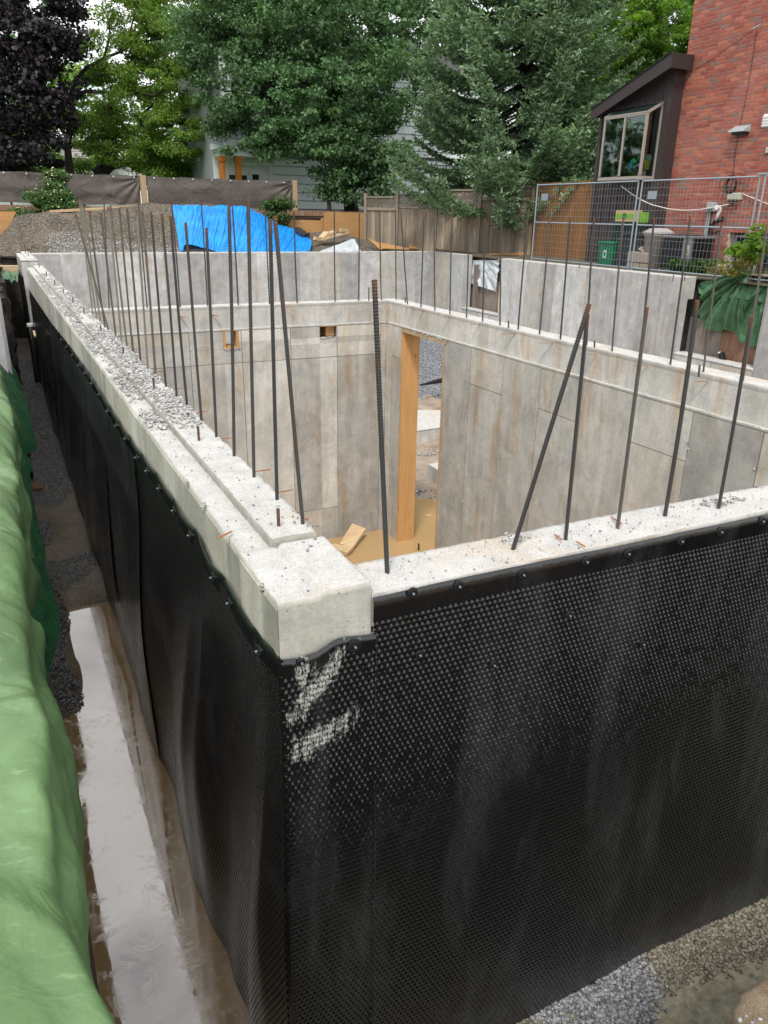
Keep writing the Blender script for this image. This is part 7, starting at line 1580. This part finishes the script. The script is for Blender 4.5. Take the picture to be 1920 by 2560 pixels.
# big central maple
T = thing('maple_tree', 'large dark green maple in the centre hiding most of the white house', 'tree', tuple(at(876, 525, d=28.4)))
mb = MB(); b = at(878, 527, d=28.4); mb.tube([(b[0], b[1], .9), b, at(873, 470, d=28.4), at(872, 420, d=28.4), at(862, 340, d=28.4), at(855, 250, d=28.4), at(850, 160, d=28.4), at(856, 40, d=28.4), at(860, -120, d=28.4)], [.30, .28, .24, .22, .20, .18, .15, .10, .05], 9)
tr = [at(862, 340, d=28.4), at(855, 250, d=28.4), at(850, 160, d=28.4), at(872, 420, d=28.4)]
for s_, q in ((0, (700, 300)), (0, (980, 300)), (1, (640, 180)), (1, (1000, 200)), (2, (700, 40)), (2, (980, 60)), (3, (780, 380)), (1, (560, 230)), (3, (940, 410)), (2, (600, 60))): limb(mb, tr[s_], at(*q, d=27.6 + RS.uniform(-.8, .8)), .09, .02, .1)
mb.build('trunk', M_BARK, T, True)
C, S = crown_pts([(870, 80, 28, 190, 110, 3.0), (700, 90, 28.5, 170, 110, 2.8), (560, 60, 28.5, 120, 90, 2.2), (560, 190, 28, 90, 75, 1.8), (690, 250, 27.5, 130, 85, 2.2), (840, 260, 27.5, 130, 100, 2.4), (980, 200, 27.5, 110, 110, 2.2), (700, 350, 27.2, 110, 45, 1.5), (830, 380, 27.2, 70, 60, 1.4), (940, 350, 27.5, 90, 80, 1.8), (600, 300, 27.5, 60, 50, 1.3), (900, 460, 27.3, 70, 45, 1.2), (760, -60, 28.5, 330, 90, 3.5), (560, 330, 27.8, 40, 55, .9), (500, 120, 28.5, 60, 80, 1.4), (780, 170, 28.5, 150, 120, 2.2), (900, 250, 28.6, 120, 120, 2), (640, 130, 28.6, 110, 90, 1.8), (1010, 60, 28.6, 100, 100, 2), (760, 330, 28.3, 110, 60, 1.2), (910, 410, 28.0, 80, 60, 1)], 60)
leaves('crown', C, S, M_LMAP, T, .125, .7, .38, n=135000)
# slim sapling in front of the siding
T = thing('young_tree', 'slim young tree with a forked stem against the white siding', 'tree', tuple(at(822, 525, d=27.6)))
mb = MB(); b = at(823, 525, d=27.6); mb.tube([(b[0], b[1], .9), b, at(821, 470, d=27.6), at(821, 440, d=27.6), at(812, 410, d=27.6), at(805, 385, d=27.6)], [.085, .08, .065, .055, .04, .02], 7); mb.tube([at(821, 440, d=27.6), at(826, 400, d=27.6), at(822, 360, d=27.6)], [.05, .035, .02], 6); mb.build('trunk', M_BARKG, T, True)
C, S = crown_pts([(800, 385, 27.4, 50, 30, .8), (830, 440, 27.4, 28, 28, .6), (820, 480, 27.4, 18, 12, .4), (860, 420, 27.4, 36, 30, .7)], 60); leaves('crown', C, S, M_LMAP, T, .11, .65, .5, n=5000)
# bright tree behind the annex
T = thing('maple_tree', 'bright yellow-green maple behind the annex roof and the spruce', 'tree', tuple(at(1640, 400, d=40)))
C, S = crown_pts([(1640, 60, 38, 110, 110, 3), (1600, 200, 38, 90, 80, 2.5), (1700, 160, 37, 60, 70, 2), (1560, 120, 39, 90, 120, 2.5), (1640, -60, 38, 130, 80, 3)], 40); leaves('crown', C, S, M_LBRI, T, .18, .65, .4, n=42000)
mb = MB(); b = at(1600, 480, d=40); tp = limb(mb, (b[0], b[1], 0.5), at(1600, 120, d=39), .25, .12, .04)
for q in ((1700, 40), (1660, 100), (1560, 60)): limb(mb, tp[4], at(*q, d=37.5), .07, .02)
mb.tube([at(u, v, d=37) for u, v in ((1590, 20), (1620, 35), (1650, 45), (1700, 50))], [.05, .04, .03, .02], 6); mb.build('trunk', M_BARKG, T, True)

# spruce
def spruce(T, base, height, blen, nwh, seed):
    rs = np.random.RandomState(seed); mb = MB(); top = base + np.array([0, 0, height]); mb.tube([base, base + (0, 0, height * .5), top], [.26, .18, .02], 9)
    TW = []; TD = []; TL = []
    for wI in range(nwh):
        t = (wI + .5) / nwh; z = .55 + t ** 1.0 * (height - .9); L0_ = blen * (1 - (z / height)) ** .75 * (0.75 if z < 1.0 else 1)
        for k in range(12):
            az = rs.uniform(0, 6.283); L_ = L0_ * rs.uniform(.72, 1.12); dz = z + rs.uniform(-.2, .2)
            dirh = np.array([math.cos(az), math.sin(az), 0])
            if np.dot(dirh, FH) > .35 and rs.rand() < .6: continue   # thinner on the hidden side
            n = 12; pts = []
            droop = rs.uniform(.16, .34)
            for i in range(n):
                s_ = i / (n - 1); pts.append(base + np.array([0, 0, dz]) + dirh * L_ * s_ + np.array([0, 0, L_ * (-droop * math.sin(s_ * 2.2) + .16 * s_ ** 3)]))
            mb.tube(pts, list(np.linspace(.035, .008, n)), 5)
            side = np.cross(dirh, (0, 0, 1))
            m_ = int(L_ / .075)
            for j in range(m_):
                s_ = .16 + .84 * (j + rs.rand()) / m_; i0 = min(int(s_ * (n - 1)), n - 2); f = s_ * (n - 1) - i0; p = pts[i0] * (1 - f) + pts[i0 + 1] * f; tan = pts[i0 + 1] - pts[i0]; tan /= np.linalg.norm(tan)
                for sg in (-1, 1, 0):
                    if sg == 0 and rs.rand() < .5: continue
                    ln = (.40 * (1 - .40 * s_) + .14) * rs.uniform(.7, 1.25); d = tan * .75 + side * sg * .72 + np.array([0, 0, -.22 + rs.uniform(-.22, .12)]); d /= np.linalg.norm(d)
                    TW.append(p); TD.append(d); TL.append(ln)
    mb.build('trunk', M_BARK, T)
    TW = np.array(TW); TD = np.array(TD); TL = np.array(TL); K = 6; m_ = len(TW)
    s = (np.arange(K) + .5) / K; P = TW[:, None] + TD[:, None] * (TL[:, None] * s[None])[..., None]
    nd = RS.normal(size=(m_, K, 3)) + TD[:, None] * 1.5 + np.array([0, 0, .35]); nd /= np.linalg.norm(nd, axis=2)[..., None]
    wd = np.cross(nd, RS.normal(size=(m_, K, 3))); wd /= np.linalg.norm(wd, axis=2)[..., None]
    ln = .115 * RS.uniform(.8, 1.25, (m_, K, 1)); ww = .050
    V = np.stack([P - wd * ww * .6, P + wd * ww * .6, P + nd * ln + wd * ww * .25, P + nd * ln - wd * ww * .25], 2).reshape(-1, 3)
    npobj('needles', V, np.arange(len(V)).reshape(-1, 4), M_LSPR, T, kind='stuff'); print('spruce quads', m_ * K)
T = thing('spruce_tree', 'big blue-green spruce with drooping boughs above the wooden fence', 'tree', tuple(at(1290, 520, d=25)))
b = at(1290, 520, d=25.0); b[2] = .6
spruce(T, b, 13.0, 4.6, 44, 5)
# flowering bush at the screen
def bush(label, u, v, d, blobs, n, mat=M_LBUSH, size=.075, flowers=0, cat='shrub'):
    T = thing('flowering_bush' if flowers else 'leafy_bush', label, cat, tuple(at(u, v, d=d))); C, S = crown_pts(blobs, 150); S *= .55; leaves('foliage', C, S, mat, T, size, .6, .5, n=n)
    mb = MB(); b = at(u, v, d=d)
    for i in range(min(14, len(C))): limb(mb, b, C[i * len(C) // 14], .02, .006, .1, 5)
    mb.build('stems', M_BARKG, T)
    if flowers:
        i = RS.randint(0, len(C), flowers); P = C[i] + RS.normal(size=(flowers, 3)) * .13; rocks('blossoms', P - FH * .12, RS.uniform(.018, .034, flowers), simple('cream_blossom', (.75, .66, .42), .7, 10, .1, 0), T, .8, 1)
bush('flowering green bush climbing over the privacy screen at the left', 120, 528, 22.4, [(135, 452, 22.5, 22, 18, .25), (125, 490, 22.4, 45, 28, .3), (95, 510, 22.3, 30, 24, .3), (160, 475, 22.5, 32, 22, .3), (140, 520, 22.3, 45, 18, .3), (50, 535, 22.2, 14, 10, .2), (155, 505, 22.3, 30, 20, .3)], 12000, flowers=240)
bush('leafy green sapling bush at the right end of the privacy screen', 695, 545, 25.4, [(690, 525, 25.2, 28, 26, .4), (700, 550, 25.2, 26, 16, .4), (675, 510, 25.2, 12, 14, .3), (712, 510, 25.2, 12, 14, .3)], 2600, size=.09)
# hanging spruce twig over the fence
# garden plants behind the steel fence
def grass_tuft(name, label, pts, n, hl, mat, cat='plant'):
    T = thing(name, label, cat, tuple(at(*pts[0], x=13.3))); V = []; 
    for (u, v) in pts:
        b = at(u, v, x=13.22 + RS.uniform(0, .3)); b[2] = .04
        for k in range(n):
            az = RS.uniform(0, 6.283); h = hl * RS.uniform(.6, 1.2); lean = RS.uniform(.2, .9) * h; d = np.array([math.cos(az), math.sin(az), 0]); w_ = np.cross(d, (0, 0, 1)) * .008; p0 = b + RS.normal(size=3) * (.05, .05, 0); pr = None
            for s_ in np.linspace(0, 1, 5):
                c = p0 + d * lean * s_ ** 1.6 + np.array([0, 0, h * (s_ - .35 * s_ ** 2.5)]); q = (c - w_ * (1 - s_ * .85), c + w_ * (1 - s_ * .85))
                if pr is not None: V += [pr[0], pr[1], q[1], q[0]]
                pr = q
    npobj('blades', np.array(V), np.arange(len(V)).reshape(-1, 4), mat, T, kind='stuff')
M_DRYL = leaf('yellowing_leaf', (.10, .15, .03), (.30, .22, .06), tr=.3)
grass_tuft('grass_plant', 'arching green grass plant in front of the air conditioner', [(1700, 672), (1720, 672), (1740, 676), (1690, 668)], 34, .42, M_LBUSH)
grass_tuft('grass_plant', 'yellowing grassy clump between the window well and the fence clamp', [(1800, 684), (1820, 686), (1845, 690), (1780, 680)], 36, .30, M_DRYL)
grass_tuft('grass_plant', 'dry yellow grassy clump right of the fence uprights', [(1880, 690), (1900, 692), (1925, 696)], 40, .32, M_DRYL)
def shrublet(label, blobs, n, mat, size=.07):
    T = thing('garden_plant', label, 'plant', tuple(at(blobs[0][0], blobs[0][1] + 20, x=13.4))); C, S = crown_pts(blobs, 260); S *= .35; leaves('foliage', C, S, mat, T, size, .6, .5, n=n); mb = MB(); b = at(blobs[0][0], 680, x=13.4); b[2] = .02
    for i in range(min(8, len(C))): limb(mb, b, C[i * len(C) // 8], .008, .003, .08, 4)
    mb.build('stems', M_BARKG, T)
dd = dep(at(1760, 660, x=13.35))
shrublet('low leafy plants along the fence foot under the black hose', [(1720, 660, dd + .6, 40, 14, .25), (1770, 665, dd + .2, 40, 14, .25), (1675, 674, dd + 1.2, 20, 8, .2)], 2600, M_LBUSH)
shrublet('broad-leaved green plant in front of the basement window at the right edge', [(1905, 600, dd - 2.4, 32, 30, .3), (1890, 625, dd - 2.4, 20, 14, .2), (1850, 630, dd - 1.5, 14, 12, .2)], 500, M_LBRI, .13)
shrublet('weedy yellow-green plants between fence clamp and window', [(1835, 665, dd - 1.3, 34, 16, .2), (1870, 650, dd - 2, 20, 16, .2)], 900, M_DRYL, .06)
rocks('white_garden_stone', np.array([at(1804, 664, x=13.3), at(1798, 668, x=13.3)]), [.085, .05], simple('white_stone', (.6, .57, .54), .8, 20, .15, .3)); bpy.data.objects['white_garden_stone']['label'] = 'round white stone among the garden plants'; bpy.data.objects['white_garden_stone']['category'] = 'stone'; del bpy.data.objects['white_garden_stone']['kind']
print('objects', len(bpy.data.objects), 'polys', sum(len(o.data.polygons) for o in bpy.data.objects if o.type == 'MESH'))
